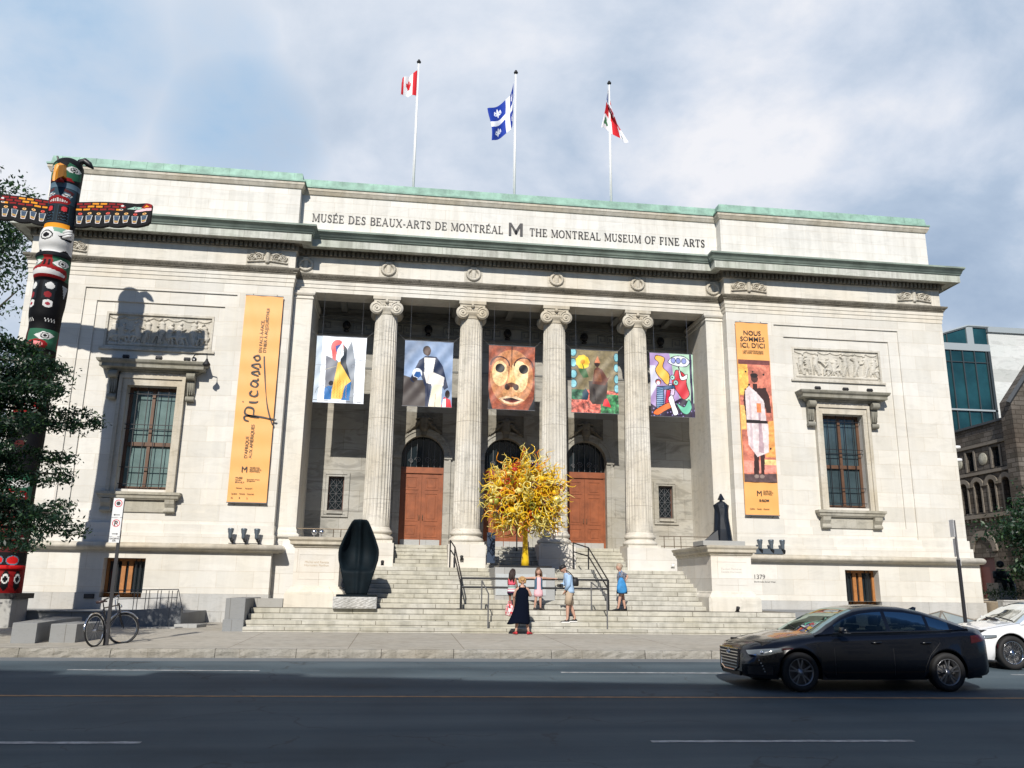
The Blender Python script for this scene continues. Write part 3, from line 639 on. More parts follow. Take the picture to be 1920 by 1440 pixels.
# doors
def door(c):
    g=MB()
    # archivolt + jambs
    n=24; y0,y1=2.78,YR+.001
    for (r0,r1,yy) in ((HW,HW+.18,2.81),(HW+.18,HW+.27,2.77)):
        P0=[(c+r0*math.cos(PI*i/n),CZ+r0*math.sin(PI*i/n)) for i in range(n+1)]; P1=[(c+r1*math.cos(PI*i/n),CZ+r1*math.sin(PI*i/n)) for i in range(n+1)]
        for i in range(n):
            g.prism([P0[i],P1[i],P1[i+1],P0[i+1]],yy,y1)
        for sx in (-1,1):
            a,b=sorted((c+sx*r0,c+sx*r1)); g.box(a,b,yy,y1,2.832,CZ)
    for sx in (-1,1): a,b=sorted((c+sx*(HW-.0),c+sx*(HW+.32))); g.box(a,b,2.74,y1,CZ-.10,CZ+.04)
    dr=g.build('doorway',M['marble_rear'],mus)
    g=MB(); g.prism([(c-.10,CZ+HW-.02),(c+.10,CZ+HW-.02),(c+.15,CZ+HW+.40),(c-.15,CZ+HW+.40)],2.70,YR)
    hf(g,c-.75,c+.75,CZ+HW+.05,CZ+HW+.95,2.84,lambda U,V:np.maximum.reduce([cap_h(U,V,c,CZ+HW+.3,c,CZ+HW+.62,.2,1),*[cap_h(U,V,c+s_*(.2+.06*k),CZ+HW+.55-.055*k+.03*math.sin(k*2),c+s_*(.24+.06*k),CZ+HW+.5-.055*k,.085-.004*k,.8) for s_ in (-1,1) for k in range(8)],*[cap_h(U,V,c+s_*.12,CZ+HW+.72,c+s_*.3,CZ+HW+.68,.05,.7) for s_ in (-1,1)]]),.025,.22); g.build('keystone',M['dirty'],dr)
    YD=3.16
    g=MB(); g.box(c-HW,c+HW,YD-.06,YD+.1,5.80,5.96); g.box(c-HW,c+HW,YD-.03,YD+.1,5.96,6.05); g.box(c-HW,c-.80,YD-.03,YD+.1,2.84,5.8); g.box(c+.80,c+HW,YD-.03,YD+.1,2.84,5.8); g.build('door_frame',M['wood'],dr)
    for sx in (-1,1):
        g=MB(); a,b=sorted((c+sx*.004,c+sx*.80)); g.box(a,b,YD,YD+.07,2.86,5.8)
        for (z0,z1) in ((3.22,3.72),(3.86,5.0),(5.12,5.66)):
            # raised panel: outer moulding ring + recessed field
            p0,p1=a+.12,b-.12
            g.box(p0,p1,YD-.018,YD,z0,z0+.04);g.box(p0,p1,YD-.018,YD,z1-.04,z1);g.box(p0,p0+.04,YD-.018,YD,z0+.04,z1-.04);g.box(p1-.04,p1,YD-.018,YD,z0+.04,z1-.04)
            g.boxr(p0+.10,p1-.10,YD-.014,YD+.01,z0+.10,z1-.10,.012)
        lf=g.build('door_leaf',M['wood'],dr)
        g=MB(); g.box(a+.01,b-.01,YD-.012,YD,2.87,3.12); g.build('kick_plate',M['granite'],lf)
        g=MB(); hx=c+sx*.07; g.tube([(hx,YD-.01,3.9),(hx,YD-.06,3.93),(hx,YD-.06,4.07),(hx,YD-.01,4.1)],.012,6); g.build('handle',M['bronze_rail'],lf)
    g=MB(); g.prism([(c+HW*math.cos(PI*i/16),CZ+HW*math.sin(PI*i/16)) for i in range(17)]+[(c-HW,6.05),(c+HW,6.05)],YD+.06,YD+.08); fl=g.build('fanlight',M['glass_dk'],dr)
    g=MB(); y=YD
    for i in range(-3,4): g.box(c+i*.24-.01,c+i*.24+.01,y,y+.02,6.06,CZ+math.sqrt(max(0,HW**2-(i*.24)**2))-.01)
    for sx in (-1,1):
        for (ox,oz,r) in ((.2,6.35,.13),(.48,6.3,.10)):
            g.tube([(c+sx*(ox+r*(1-k/22)*math.cos(k*.55)),y-.02,oz+r*(1-k/22)*math.sin(k*.55)) for k in range(20)],.014,5)
    g.tube([(c,y-.02,6.08),(c,y-.02,6.75)],.016,5); g.build('iron_scrollwork',M['iron_gy'],fl)
for c in arch: door(c)
# small lattice windows
for x in (-6.81,6.81):
    g=MB()
    for (a,b,c,d,yy) in ((x-.42,x-.31,4.02,5.62,2.83),(x+.31,x+.42,4.02,5.62,2.83),(x-.31,x+.31,5.54,5.62,2.83),(x-.31,x+.31,4.06,4.18,2.79),(x-.52,x-.42,3.93,5.70,2.80),(x+.42,x+.52,3.93,5.70,2.80),(x-.42,x+.42,5.62,5.70,2.80),(x-.42,x+.42,3.93,4.0,2.80)): g.box(a,b,yy,YR+.002,c,d)
    wn=g.build('window',M['marble_rear'],mus)
    g=MB(); y=YR+.15
    for (a,b,c,d) in ((x-.31,x-.26,4.18,5.54),(x+.26,x+.31,4.18,5.54),(x-.26,x+.26,4.18,4.23),(x-.26,x+.26,5.49,5.54)): g.box(a,b,y,y+.06,c,d)
    g.build('frame',M['wood_dk'],wn)
    g=MB(); g.box(x-.26,x+.26,y+.04,y+.05,4.23,5.49); g.build('pane',M['glass_dk'],wn)
    g=MB(); y-=.03
    for i in range(2):
        for j in range(4):
            xa,xb=x-.26+.26*i,x+.26*i; za,zb=4.23+.315*j,4.23+.315*(j+1)
            g.tube([(xa,y,za),(xb,y,zb)],.009,4); g.tube([(xa,y,zb),(xb,y,za)],.009,4)
    for j in range(5): g.tube([(x-.26,y,4.23+.315*j),(x+.26,y,4.23+.315*j)],.008,4)
    g.tube([(x,y,4.23),(x,y,5.49)],.009,4); g.build('lattice',M['iron_gy'],wn)
# ================= LETTERING (serif glyphs drawn as strokes)
GL={ # width, strokes: ('s',x0,y0,x1,y1,w) straight, ('a',cx,cy,rx,ry,a0,a1,wmax,wmin) arc, ('f',x,y,w) serif
'M':(1.0,[('s',.12,0,.12,1,.05),('s',.88,0,.88,1,.14),('s',.14,.98,.5,.08,.14),('s',.5,.08,.84,.98,.05),('f',.12,0,.24),('f',.88,0,.28),('f',.08,1,.2),('f',.9,1,.24)]),
'U':(.86,[('s',.18,.3,.18,1,.14),('s',.7,.3,.7,1,.05),('a',.44,.32,.25,.31,180,360,.13,.05),('f',.18,1,.3),('f',.7,1,.24)]),
'S':(.62,[('a',.31,.745,.19,.235,20,250,.13,.06),('a',.31,.255,.2,.235,-160,75,.14,.06),('s',.18,.60,.46,.40,.14),('s',.53,.72,.53,.98,.05),('s',.08,.02,.08,.28,.05)]),
'E':(.72,[('s',.17,0,.17,1,.14),('s',.17,.97,.64,.97,.05),('s',.17,.03,.66,.03,.05),('s',.17,.51,.5,.51,.05),('s',.64,.78,.64,.99,.05),('s',.67,.01,.67,.25,.05),('s',.5,.4,.5,.62,.05),('f',.13,0,.24),('f',.13,1,.24)]),
'D':(.86,[('s',.17,0,.17,1,.14),('a',.36,.5,.4,.475,-90,90,.15,.05),('s',.1,.975,.38,.975,.05),('s',.1,.025,.38,.025,.05),('f',.13,0,.22),('f',.13,1,.22)]),
'B':(.74,[('s',.17,0,.17,1,.14),('a',.38,.75,.24,.225,-90,90,.14,.05),('a',.38,.265,.29,.24,-90,90,.15,.05),('s',.1,.975,.4,.975,.05),('s',.1,.025,.4,.025,.05),('s',.17,.52,.4,.52,.05)]),
'A':(.88,[('s',.1,0,.42,1,.05),('s',.42,1,.78,0,.15),('s',.22,.34,.66,.34,.05),('f',.1,0,.24),('f',.78,0,.28)]),
'X':(.86,[('s',.12,1,.74,0,.15),('s',.12,0,.74,1,.05),('f',.12,0,.24),('f',.74,0,.28),('f',.12,1,.28),('f',.74,1,.24)]),
'-':(.42,[('s',.06,.36,.36,.36,.08)]),
'R':(.82,[('s',.17,0,.17,1,.14),('a',.38,.74,.26,.235,-90,90,.14,.05),('s',.1,.975,.4,.975,.05),('s',.17,.505,.4,.505,.05),('s',.4,.5,.72,0,.15),('f',.17,0,.28),('f',.76,0,.16)]),
'T':(.78,[('s',.39,0,.39,1,.14),('s',.06,.97,.72,.97,.05),('s',.06,.76,.06,.99,.05),('s',.72,.76,.72,.99,.05),('f',.39,0,.3)]),
'O':(.92,[('a',.46,.5,.375,.475,0,360,.14,.05)]),
'N':(.92,[('s',.16,0,.16,1,.05),('s',.16,.98,.76,.03,.15),('s',.76,0,.76,1,.05),('f',.16,0,.24),('f',.76,1,.24),('f',.1,1,.2)]),
'L':(.7,[('s',.17,0,.17,1,.14),('s',.17,.03,.64,.03,.05),('s',.65,.01,.65,.27,.05),('f',.17,1,.3),('f',.13,0,.22)]),
'H':(.94,[('s',.18,0,.18,1,.14),('s',.76,0,.76,1,.14),('s',.18,.51,.76,.51,.05),('f',.18,0,.3),('f',.18,1,.3),('f',.76,0,.3),('f',.76,1,.3)]),
'F':(.68,[('s',.17,0,.17,1,.14),('s',.17,.97,.62,.97,.05),('s',.17,.5,.5,.5,.05),('s',.62,.76,.62,.99,.05),('s',.5,.39,.5,.61,.05),('f',.17,0,.3),('f',.13,1,.22)]),
'I':(.42,[('s',.2,0,.2,1,.14),('f',.2,0,.3),('f',.2,1,.3)]),
' ':(.40,[])}
GL['É']=(GL['E'][0],GL['E'][1]+[('s',.34,1.08,.5,1.24,.08)])
def glyphs(g,text,x,z,h,y,x_end=None,dep=.03):
    tot=sum(GL[c][0]+.10 for c in text)*h; k=1 if x_end is None else (x_end-x)/tot
    def seg(p0,p1,w0,w1):
        d=Vector((p1[0]-p0[0],p1[1]-p0[1])); L=d.length
        if L<1e-6: return
        n=Vector((-d.y,d.x))/L
        q=[(p0[0]+n.x*w0/2,p0[1]+n.y*w0/2),(p0[0]-n.x*w0/2,p0[1]-n.y*w0/2),(p1[0]-n.x*w1/2,p1[1]-n.y*w1/2),(p1[0]+n.x*w1/2,p1[1]+n.y*w1/2)]
        g.prism(q,y-dep,y+.005)
    for c in text:
        wd,st=GL[c]
        T=lambda a,b:(x+a*h*k,z+b*h)
        for q in st:
            if q[0]=='s': seg(T(q[1],q[2]),T(q[3],q[4]),q[5]*h,q[5]*h)
            elif q[0]=='f':
                zz=q[2]+(.02 if q[2]<.5 else -.02); seg(T(q[1]-q[3]/2,zz),T(q[1]+q[3]/2,zz),.045*h,.045*h)
            else:
                _,cx,cy,rx,ry,a0,a1,wM,wm=q; n=max(6,int(abs(a1-a0)/18)); pp=[]
                for i in range(n+1):
                    a=R(a0+(a1-a0)*i/n); wdt=wm+(wM-wm)*abs(math.cos(a))**1.3; pp.append((T(cx+rx*math.cos(a),cy+ry*math.sin(a)),wdt*h))
                for (p0,w0),(p1,w1) in zip(pp,pp[1:]): seg(p0,p1,w0,w1)
        x+=(wd+.10)*h*k
g=MB(); glyphs(g,'MUSÉE DES BEAUX-ARTS DE MONTRÉAL',-8.25,15.50,.34,.66,-.48)
g.build('french_lettering',M['letter'],mus)
g=MB(); glyphs(g,'THE MONTREAL MUSEUM OF FINE ARTS',.60,15.50,.34,.66,8.20); g.build('english_lettering',M['letter'],mus)
g=MB()
for q in ([(-.27,15.46),(-.17,15.46),(-.17,16.02),(-.27,16.02)],[(.20,15.46),(.31,15.46),(.31,16.02),(.20,16.02)],[(-.17,16.02),(-.17,15.88),(.0,15.53),(.06,15.53),(.06,15.66),(-.04,15.80)],[(.20,16.02),(.20,15.86),(.06,15.53),(.0,15.53),(.0,15.66),(.07,15.80)]): g.prism(q,.62,.665)
g.build('museum_logo',M['letter'],mus)
def text(s,size,loc,rot=(PI/2,0,0),m='letter',parent=None,name='lettering',align='LEFT',ext=.004,sx=1,bold=0):
    c=bpy.data.curves.new('t','FONT'); c.body=s; c.size=size; c.extrude=ext; c.align_x=align; c.offset=bold; c.resolution_u=3; c.space_line=.95
    o=bpy.data.objects.new('t',c); scene.collection.objects.link(o); bpy.context.view_layer.update()
    me=bpy.data.meshes.new_from_object(o.evaluated_get(bpy.context.evaluated_depsgraph_get())); bpy.data.objects.remove(o); bpy.data.curves.remove(c)
    me.materials.clear(); me.materials.append(M[m] if isinstance(m,str) else m)
    ob=bpy.data.objects.new(name,me); scene.collection.objects.link(ob); ob.location=loc; ob.rotation_euler=rot; ob.scale=(sx,1,1); ob.parent=parent; return ob
text('1379',.24,(9.18,-.152,1.73),parent=mus,name='street_number')
text('Sherbrooke Street West',.085,(9.2,-.152,1.60),parent=mus,name='small_lettering')
# ================= STAIRCASE
st=thing('staircase','wide grey stone staircase climbing from the sidewalk to the museum portico','staircase')
def stepobj(x0,x1,y0,y1,z0,z1): g=MB(); g.boxr(x0,x1,y0,y1,z0,z1,.012); g.build('step',M['step'],st)
low=[(.13,-6.10),(.30,-5.74),(.465,-5.38),(.63,-5.02)]
for i,(z,y) in enumerate(low):
    stepobj(-8.42,8.42,y,(low[i+1][1]+.05) if i<3 else -.15,-.2,z)
zs=[.76+.148*i for i in range(9)]
for i,z in enumerate(zs):
    y=-4.10+.335*i; stepobj(-6.02,6.02,y,y+.40 if i<8 else .28,z-.2,z)
for i in range(5):
    for (a,b) in ((-4.42,-2.38),(-1.02,1.02),(2.38,4.42)): stepobj(a,b,.29+.27*i,.29+.27*(i+1)+.05,1.9,1.94+.178*(i+1) if i<4 else 2.828)
# cheek pedestals
for s in (-1,1):
    pd=thing('stair_pedestal','white marble pedestal beside the stairs, '+('inscribed in English, behind the dark oval bronze' if s<0 else 'carrying the caped bronze figure'),'pedestal',group='pedestals flanking the stairs')
    x0,x1=mx(s,6.0,7.38)
    Y0,Y1=-4.2,-.75
    g=MB(); g.box(x0,x1,Y0,Y1,1.2,2.45)
    # raised panel border on the front
    for (a,b,c,d) in ((x0+.13,x1-.13,1.46,1.50),(x0+.13,x1-.13,2.20,2.24),(x0+.13,x0+.17,1.50,2.20),(x1-.17,x1-.13,1.50,2.20)): g.box(a,b,Y0-.008,Y0,c,d)
    g.build('shaft',M['marble_base'],pd)
    def ring(pr,name,mm):
        g=MB(); P_=[(x0,Y1),(x0,Y0),(x1,Y0),(x1,Y1)]
        g.sweep(P_,pr); g.box(x0+.02,x1-.02,Y0+.02,Y1,pr[0][1],pr[-1][1]-.003)
        o,z=pr[-1]; 
        return g.build(name,mm,pd)
    ring([(0,2.40),(.05,2.44),(.05,2.48),(.14,2.52),(.14,2.60),(.19,2.66),(.20,2.71),(.0,2.75)],'cap',M['marble_trim'])
    ring([(.17,1.04),(.17,1.08),(.13,1.13),(.05,1.19),(.04,1.24),(0,1.26)],'base_moulding',M['marble_plain'])
    g=MB(); g.box(x0-.20,x1+.20,Y0-.20,Y1,.60,1.04); g.build('base',M['marble_plain'],pd)
    text('Michal and Renata\nHornstein Pavilion' if s<0 else 'Pavillon Michal et\nRenata Hornstein',.10,((x0+x1)/2,Y0-.002,1.95),align='CENTER',m=mat('faded_gilt_lettering',(.50,.40,.28),.6) if s<0 else mat('pale_cut_lettering',(.52,.50,.46),.7),parent=pd,name='inscription')
# grey end blocks and low walls beside the steps
ck=thing('stone_cheek_block','grey granite block closing the left end of the lowest steps','stone block')
g=MB(); g.boxr(-8.98,-8.44,-5.85,-3.2,-.1,.90,.01); g.build('upper_block',M['granite_dk'],ck); 
g=MB(); g.boxr(-9.0,-8.43,-5.95,-3.1,-.15,.32,.01); g.build('lower_course',M['granite_dk'],ck)
g=MB(); g.box(-8.44,-7.6,-4.4,-4.0,.631,.88); g.build('low_wall',M['granite'],ck)
g=MB(); g.boxr(7.60,13.0,-4.35,-.25,-.1,.62,.01); tag(g.build('granite_ledge',M['granite_dk']),'low grey granite ledge right of the staircase, behind the black car','ledge')
# ================= RAILS
def rail(name,label,segs,r,mm,group=None,plates=()):
    t=thing(name,label,'handrail',group=group)
    for nm,pts in segs:
        g=MB(); g.tube(pts,r if nm!='post' else r*1.1,8); g.build(nm,mm,t)
    for (x,y,z) in plates: g=MB(); g.box(x-.12,x+.12,y-.08,y+.08,z,z+.02); g.build('base_plate',mm,t)
    return t
y=-4.55
rail('barrier','black metal crowd barrier across the middle of the stairs with two horizontal bars',[('post',[(-2.22,y,.63),(-2.22,y,1.58)]),('post',[(2.44,y,.63),(2.44,y,1.58)]),('top_rail',[(-2.22,y,1.56),(2.44,y,1.56)]),('lower_rail',[(-2.22,y,1.29),(2.44,y,1.29)])],.033,M['iron'],plates=((-2.22,y,.63),(2.44,y,.63)))
rail('stair_handrail','black handrail climbing the stairs left of the glass burst sculpture',[('post',[(-2.25,-1.35,1.93),(-2.25,-1.35,2.64)]),('post',[(-2.37,-.55,1.93),(-2.37,-.55,2.92)]),('top_rail',[(-2.22,-4.5,1.58),(-2.25,-1.35,2.64),(-2.37,-.55,2.92)]),('lower_rail',[(-2.22,-4.5,1.31),(-2.25,-1.35,2.34),(-2.37,-.55,2.6)])],.024,M['iron'],'black handrails up the stairs')
rail('stair_handrail','black handrail climbing the stairs right of the glass burst sculpture',[('post',[(2.54,-1.3,1.93),(2.54,-1.3,2.72)]),('post',[(2.14,-.55,1.93),(2.14,-.55,2.92)]),('top_rail',[(2.44,-4.5,1.58),(2.54,-1.3,2.72),(2.14,-.55,2.92)]),('lower_rail',[(2.44,-4.5,1.31),(2.54,-1.3,2.42),(2.14,-.55,2.6)])],.024,M['iron'],'black handrails up the stairs',plates=((2.54,-1.3,1.935),))
rail('entrance_handrail','short black rail in front of the middle door behind the glass burst',[('post',[(.55,.0,1.93),(.55,.0,2.95)]),('post',[(.30,1.3,2.6),(.30,1.3,3.5)]),('top_rail',[(.55,.0,2.93),(.42,.6,3.25),(.30,1.3,3.48)])],.022,M['iron'])
rail('short_handrail','thin grey handrail on the lowest steps behind the woman in the black dress',[('post',[(-1.62,-4.95,.63),(-1.62,-4.95,1.50)]),('post',[(-1.52,-6.0,.13),(-1.52,-6.0,1.12)]),('top_rail',[(-1.62,-4.95,1.49),(-1.52,-6.0,1.11)])],.020,M['iron_gy'],'short grey handrails on the lowest steps')
rail('short_handrail','thin grey handrail on the lowest steps left of the grey haired woman',[('post',[(1.80,-4.95,.63),(1.80,-4.95,1.50)]),('post',[(2.04,-6.0,.13),(2.04,-6.0,1.12)]),('top_rail',[(1.80,-4.95,1.49),(2.04,-6.0,1.11)])],.020,M['iron_gy'],'short grey handrails on the lowest steps')
for s in (-1,1):
    xs=[7.95,6.35,6.1,5.78]; sg=[('top_rail',[(s*7.95,.55,3.30),(s*5.75,.55,3.30)]),('lower_rail',[(s*7.95,.55,2.92),(s*5.75,.55,2.92)])]+[('post',[(s*x,.55,2.83),(s*x,.55,3.30)]) for x in (6.62,6.35,5.95)]
    rail('portico_rail','low bronze rail between the '+('left' if s<0 else 'right')+' pilaster and the first column',sg,.014,M['bronze_rail'],'bronze rails at the ends of the portico')
# ================= FLOODLIGHTS
def lamp_head(parent,x,y,z,aim=(0,.3,1),sc=1,mm='iron_gy'):
    a=Vector(aim).normalized(); q=Vector((0,0,1)).rotation_difference(a).to_matrix().to_4x4()
    g=MB(); g.s=True; g.M=Matrix.Translation((x,y,z))@q@Matrix.Scale(sc,4)
    g.lathe([(.0,-.05),(.05,-.05),(.065,0),(.075,.12),(.10,.2),(.105,.26),(.115,.28),(.115,.32),(.10,.33),(0,.31)],(0,0,0),16)
    return g.build('lamp_head',M[mm],parent)
M['lampblue']=mat('blue_grey_lamp_metal',(.14,.17,.20),.4,metal=.5)
for s,x0,lab,bar in ((-1,-10.14,'row of three blue grey spotlights on a thin black bar on the left wing ledge',0),(1,9.36,'row of three blue grey spotlights on a thick dark bar on the right wing ledge',1)):
    t=thing('spotlight_row',lab,'spotlights',group='triple spotlight rows on the wing ledges')
    g=MB(); 
    if bar: g.box(x0-.12,x0+.95,-.38,-.28,2.66,2.86)
    else: g.box(x0+.0,x0+1.0,-.36,-.33,2.665,2.69)
    g.build('bar',M['iron'] if not bar else M['lampblue'],t)
    for k in range(3):
        xx=x0+.05+k*.45; g=MB(); g.tube([(xx+.08,-.34,2.68),(xx+.08,-.38,2.76),(xx,-.42,2.84)],.04,8); g.sphere((xx+.06,-.36,2.78),.07,10,6); g.build('bracket',M['iron'],t); lamp_head(t,xx,-.42,2.88,(0,.12,1),.95,'lampblue')
for s in (-1,1):
    for k,x in enumerate((12.35,13.55,14.6) if s>0 else (-14.4,-13.25,-12.25)):
        pos=['left','middle','right'][k]
        t=thing('ledge_light','small black floodlight, '+pos+' one on the hood of the '+('left' if s<0 else 'right')+' wing window','light',(x,-.22,9.24),group='small black floodlights on the window hoods')
        g=MB(); g.M=Matrix.Rotation(-.5,4,'X'); g.box(-.11,.11,-.05,.05,.03,.14); g.build('lamp_housing',M['black'],t); g=MB(); g.box(-.02,.02,-.02,.02,-.05,.05); g.build('foot',M['black'],t)
t=thing('bracket_lamp','black hanging lamp on an arm beside the left wing window hood','lamp')
g=MB(); g.tube([(-12.0,.08,9.30),(-12.0,-.35,9.36),(-11.9,-.6,9.38),(-11.42,-.8,9.40),(-11.40,-.8,9.2)],.02,6); g.tube([(-12.0,-.35,9.36),(-12.0,-.35,9.24)],.02,6); g.build('arm',M['black'],t)
g=MB(); g.s=True; g.lathe([(0,9.22),(.03,9.21),(.05,9.14),(.13,9.02),(.14,8.98),(.09,8.93),(0,8.91)],(-11.40,-.8,0),14); g.build('lamp_shade',M['black'],t)
t=thing('round_speaker','small round black siren on the hood of the left wing window','siren',(-11.98,-.3,9.30)); g=MB(); g.lathe([(.08,-.05),(.09,.0),(.09,.05)],(0,0,0),14,'y'); g.build('horn',M['black'],t); g=MB(); g.lathe([(.045,-.055),(.045,-.03)],(0,0,0),12,'y'); g.build('dome',M['white'],t)
t=thing('portico_spotlights','pair of silver ball spotlights standing behind the left pedestal','spotlights')
for x in (-7.30,-7.04):
    g=MB(); g.s=True; g.sphere((x,.45,3.17),.11,14,10); g.build('lamp_ball',M['chrome'],t); g=MB(); g.tube([(x,.45,2.83),(x,.45,3.08)],.02,6); g.lathe([(.07,2.83),(.07,2.85)],(x,.45,0),10); g.build('stem',M['steel'],t)
t=thing('wall_vent','small black vent plate low on the left wing wall','vent'); g=MB(); g.box(-14.75,-14.42,-.245,-.212,.75,.90); g.build('plate',M['black'],t); g=MB()
for k in range(4): g.box(-14.72,-14.45,-.252,-.244,.775+.03*k,.785+.03*k)
g.build('louvre',M['iron_gy'],t)
for i,(x,y,z,lab) in enumerate(((-1.9,.18,2.28,'small black spotlight on the pedestal behind the left handrail'),(-4.75,-.9,2.02,'small dark spotlight on the top steps right of the oval bronze'),(6.6,-4.75,.66,'small iron fixture on the landing before the right pedestal'),(5.75,-1.0,2.08,'small white spotlight where the right cheek wall meets the steps'))):
    t=thing('step_light',lab,'light',(x,y,z),group='small lights on the stairs'); g=MB(); g.M=Matrix.Rotation(.6,4,'X'); g.s=True; g.lathe([(0,-.08),(.05,-.08),(.06,.06),(0,.07)],(0,0,.08),10); g.build('lamp_head',M['white' if i==3 else 'black'],t); g=MB(); g.box(-.06,.06,-.04,.04,-.03,.0); g.tube([(0,0,0),(0,0,.08)],.012,5); g.build('foot',M['black'],t)
# ================= PAINTED CLOTH (colour attribute grids)
class Art:
    def __init__(s,w,h,n,bg=(1,1,1)):
        s.w,s.h=w,h; s.nx=max(8,int(n*w/max(w,h))); s.nz=max(8,int(n*h/max(w,h))); s.U,s.V=np.meshgrid((np.arange(s.nx)+.5)/s.nx,(np.arange(s.nz)+.5)/s.nz); s.C=np.ones((s.nz,s.nx,3))*np.array(bg); s.asp=h/w
    def put(s,mask,c,a=1.0): s.C[mask]=s.C[mask]*(1-a)+np.array(c)*a
    def poly(s,P,c,a=1):
        inside=np.zeros_like(s.U,bool); n=len(P); j=n-1
        for i in range(n):
            (xi,yi),(xj,yj)=P[i],P[j]
            if yi!=yj: cond=((yi>s.V)!=(yj>s.V))&(s.U<(xj-xi)*(s.V-yi)/(yj-yi)+xi); inside^=cond
            j=i
        s.put(inside,c,a)
    def ell(s,cx,cy,rx,ry,c,a=1,rot=0):
        dx,dy=s.U-cx,(s.V-cy); 
        if rot: dx,dy=dx*math.cos(rot)+dy*math.sin(rot)*s.asp,(-dx*math.sin(rot)/s.asp+dy*math.cos(rot))
        s.put((dx/rx)**2+(dy/ry)**2<1,c,a)
    def line(s,P,wd,c,a=1):
        for (x0,y0),(x1,y1) in zip(P,P[1:]):
            dx,dy=(x1-x0),(y1-y0)*s.asp; L=dx*dx+dy*dy+1e-9; t=np.clip(((s.U-x0)*dx+(s.V-y0)*s.asp*dy)/L,0,1)
            s.put(((s.U-x0-t*dx)**2+((s.V-y0)*s.asp-t*dy)**2)<wd*wd/4,c,a)
    def noise(s,sc,amp,seed=1,mask=None):
        rs=np.random.RandomState(seed); acc=np.zeros_like(s.U); f=1; tot=0
        for o in range(4):
            n=max(2,int(sc*2**o)); g_=rs.rand(int(n*s.asp)+3,n+3); x=s.U*n; y=s.V*n*s.asp; xi=x.astype(int); yi=y.astype(int); xf=x-xi; yf=y-yi
            v=(g_[yi,xi]*(1-xf)+g_[yi,xi+1]*xf)*(1-yf)+(g_[yi+1,xi]*(1-xf)+g_[yi+1,xi+1]*xf)*yf; acc+=v*f; tot+=f; f*=.6
        k=1+(acc/tot-.5)*2*amp
        if mask is None: s.C*=k[...,None]
        else: s.C[mask]*=k[mask][...,None]
        return acc/tot
def lin(c): return np.where(c<=.04045,c/12.92,((np.clip(c,0,1)+.055)/1.055)**2.4)
def set_cols(me,cols):
    ca=me.color_attributes.new('Col','FLOAT_COLOR','CORNER'); n=len(me.polygons); a=np.ones((n,4,4)); a[:,:,:3]=cols[:,None,:]; ca.data.foreach_set('color',a.reshape(-1))
def cloth(name,art,fn,mm,parent=None,srgb=True,thick=.006,nrm=(0,1,0)):
    """fn(u,v)->point; painted front and back face grids closed into a thin sheet"""
    nx,nz=art.nx,art.nz; g=MB(); 
    P=[[fn(i/nx,j/nz) for i in range(nx+1)] for j in range(nz+1)]; g.s=True; g.grid(P)
    Q=[[tuple(np.array(p)+np.array(nrm)*thick) for p in row[::-1]] for row in P]; g.grid(Q)
    k=len(g.f)
    o=g.build(name,mm,parent); c=art.C.reshape(-1,3); c2=art.C[:,::-1].reshape(-1,3); c=np.concatenate([c,c2]); c=lin(np.clip(c,0,1)) if srgb else c
    set_cols(o.data,c); return o
M['print']=paintmat('printed_cloth',.55)
M['flag']=paintmat('flag_cloth',.8)
# --- five banners between the columns
def banner(lab,x0,x1,z0,z1,art,seed,tilt=0):
    rnd=random.Random(seed); ph=rnd.random()*6; t=thing('banner',lab,'banner',group='picture banners hung between the columns')
    def fn(u,v):
        x=x0+(x1-x0)*u; z=z0+(z1-z0)*v+tilt*(u-.5)
        d=.035*math.sin(v*5+u*3+ph)*math.sin(u*PI)+.022*math.sin(u*9+ph*2)*(1-v)+.014*math.sin((u+v)*14+ph)+.012*math.sin((u-v)*21+ph*3)
        pin=min(1,4*min(v,1-v)+.15); return (x+.012*math.sin(v*PI)*(1 if u<.5 else -1),.5+d*pin,z)
    cloth('printed_cloth',art,fn,M['print'],t)
    for zz in (z0,z1):
        g=MB(); g.tube([(x0-.02,.50,zz),(x1+.02,.50,zz)],.012,6); g.build('rod',M['steel'],t)
    for P_ in ([(x0,.50,z1),(x0-.25,.55,z1+.25)],[(x1,.50,z1),(x1+.25,.55,z1+.25)],[(x0+.2,.5,z1),(x0+.2,.55,12.42)],[(x1-.2,.5,z1),(x1-.2,.55,12.42)]): g=MB(); g.tube(P_,.005,4); g.build('cable',M['steel'],t)
    return t
# 1: flat abstract composition in white, grey, red, blue, yellow
a=Art(1.91,2.66,230,(.93,.95,.98)); gy=(.55,.58,.62)
a.poly([(0,0),(.09,0),(.12,1),(0,1)],(.72,.77,.82)); a.poly([(.66,0),(.80,0),(.80,.62),(.70,.94),(.62,.8),(.60,.3)],gy); a.poly([(.22,.22),(.46,.2),(.47,.62),(.2,.70)],(.48,.49,.53))
a.poly([(.34,.06),(.60,.06),(.74,.34),(.50,.62),(.44,.6)],(.97,.76,.33)); a.poly([(.22,.05),(.36,.05),(.36,.24),(.28,.25),(.21,.22)],(.08,.40,.66)); a.poly([(.56,.05),(.72,.05),(.74,.33),(.62,.26)],(.05,.42,.68))
a.poly([(.50,.6),(.74,.32),(.62,.6),(.62,.82),(.54,.88),(.47,.78)],(.12,.17,.22)); a.ell(.42,.83,.13,.12,(.88,.36,.36)); a.poly([(.30,.84),(.42,.84),(.40,.62),(.33,.66)],(.88,.38,.38)); a.poly([(.38,.85),(.52,.9),(.5,.72),(.4,.76)],(.25,.35,.62)); a.poly([(.42,.8),(.52,.93),(.56,.72),(.46,.6),(.40,.66)],(.93,.95,.96)); a.ell(.49,.76,.022,.05,(.7,.74,.76))
a.ell(.335,.29,.048,.035,(.03,.03,.10))
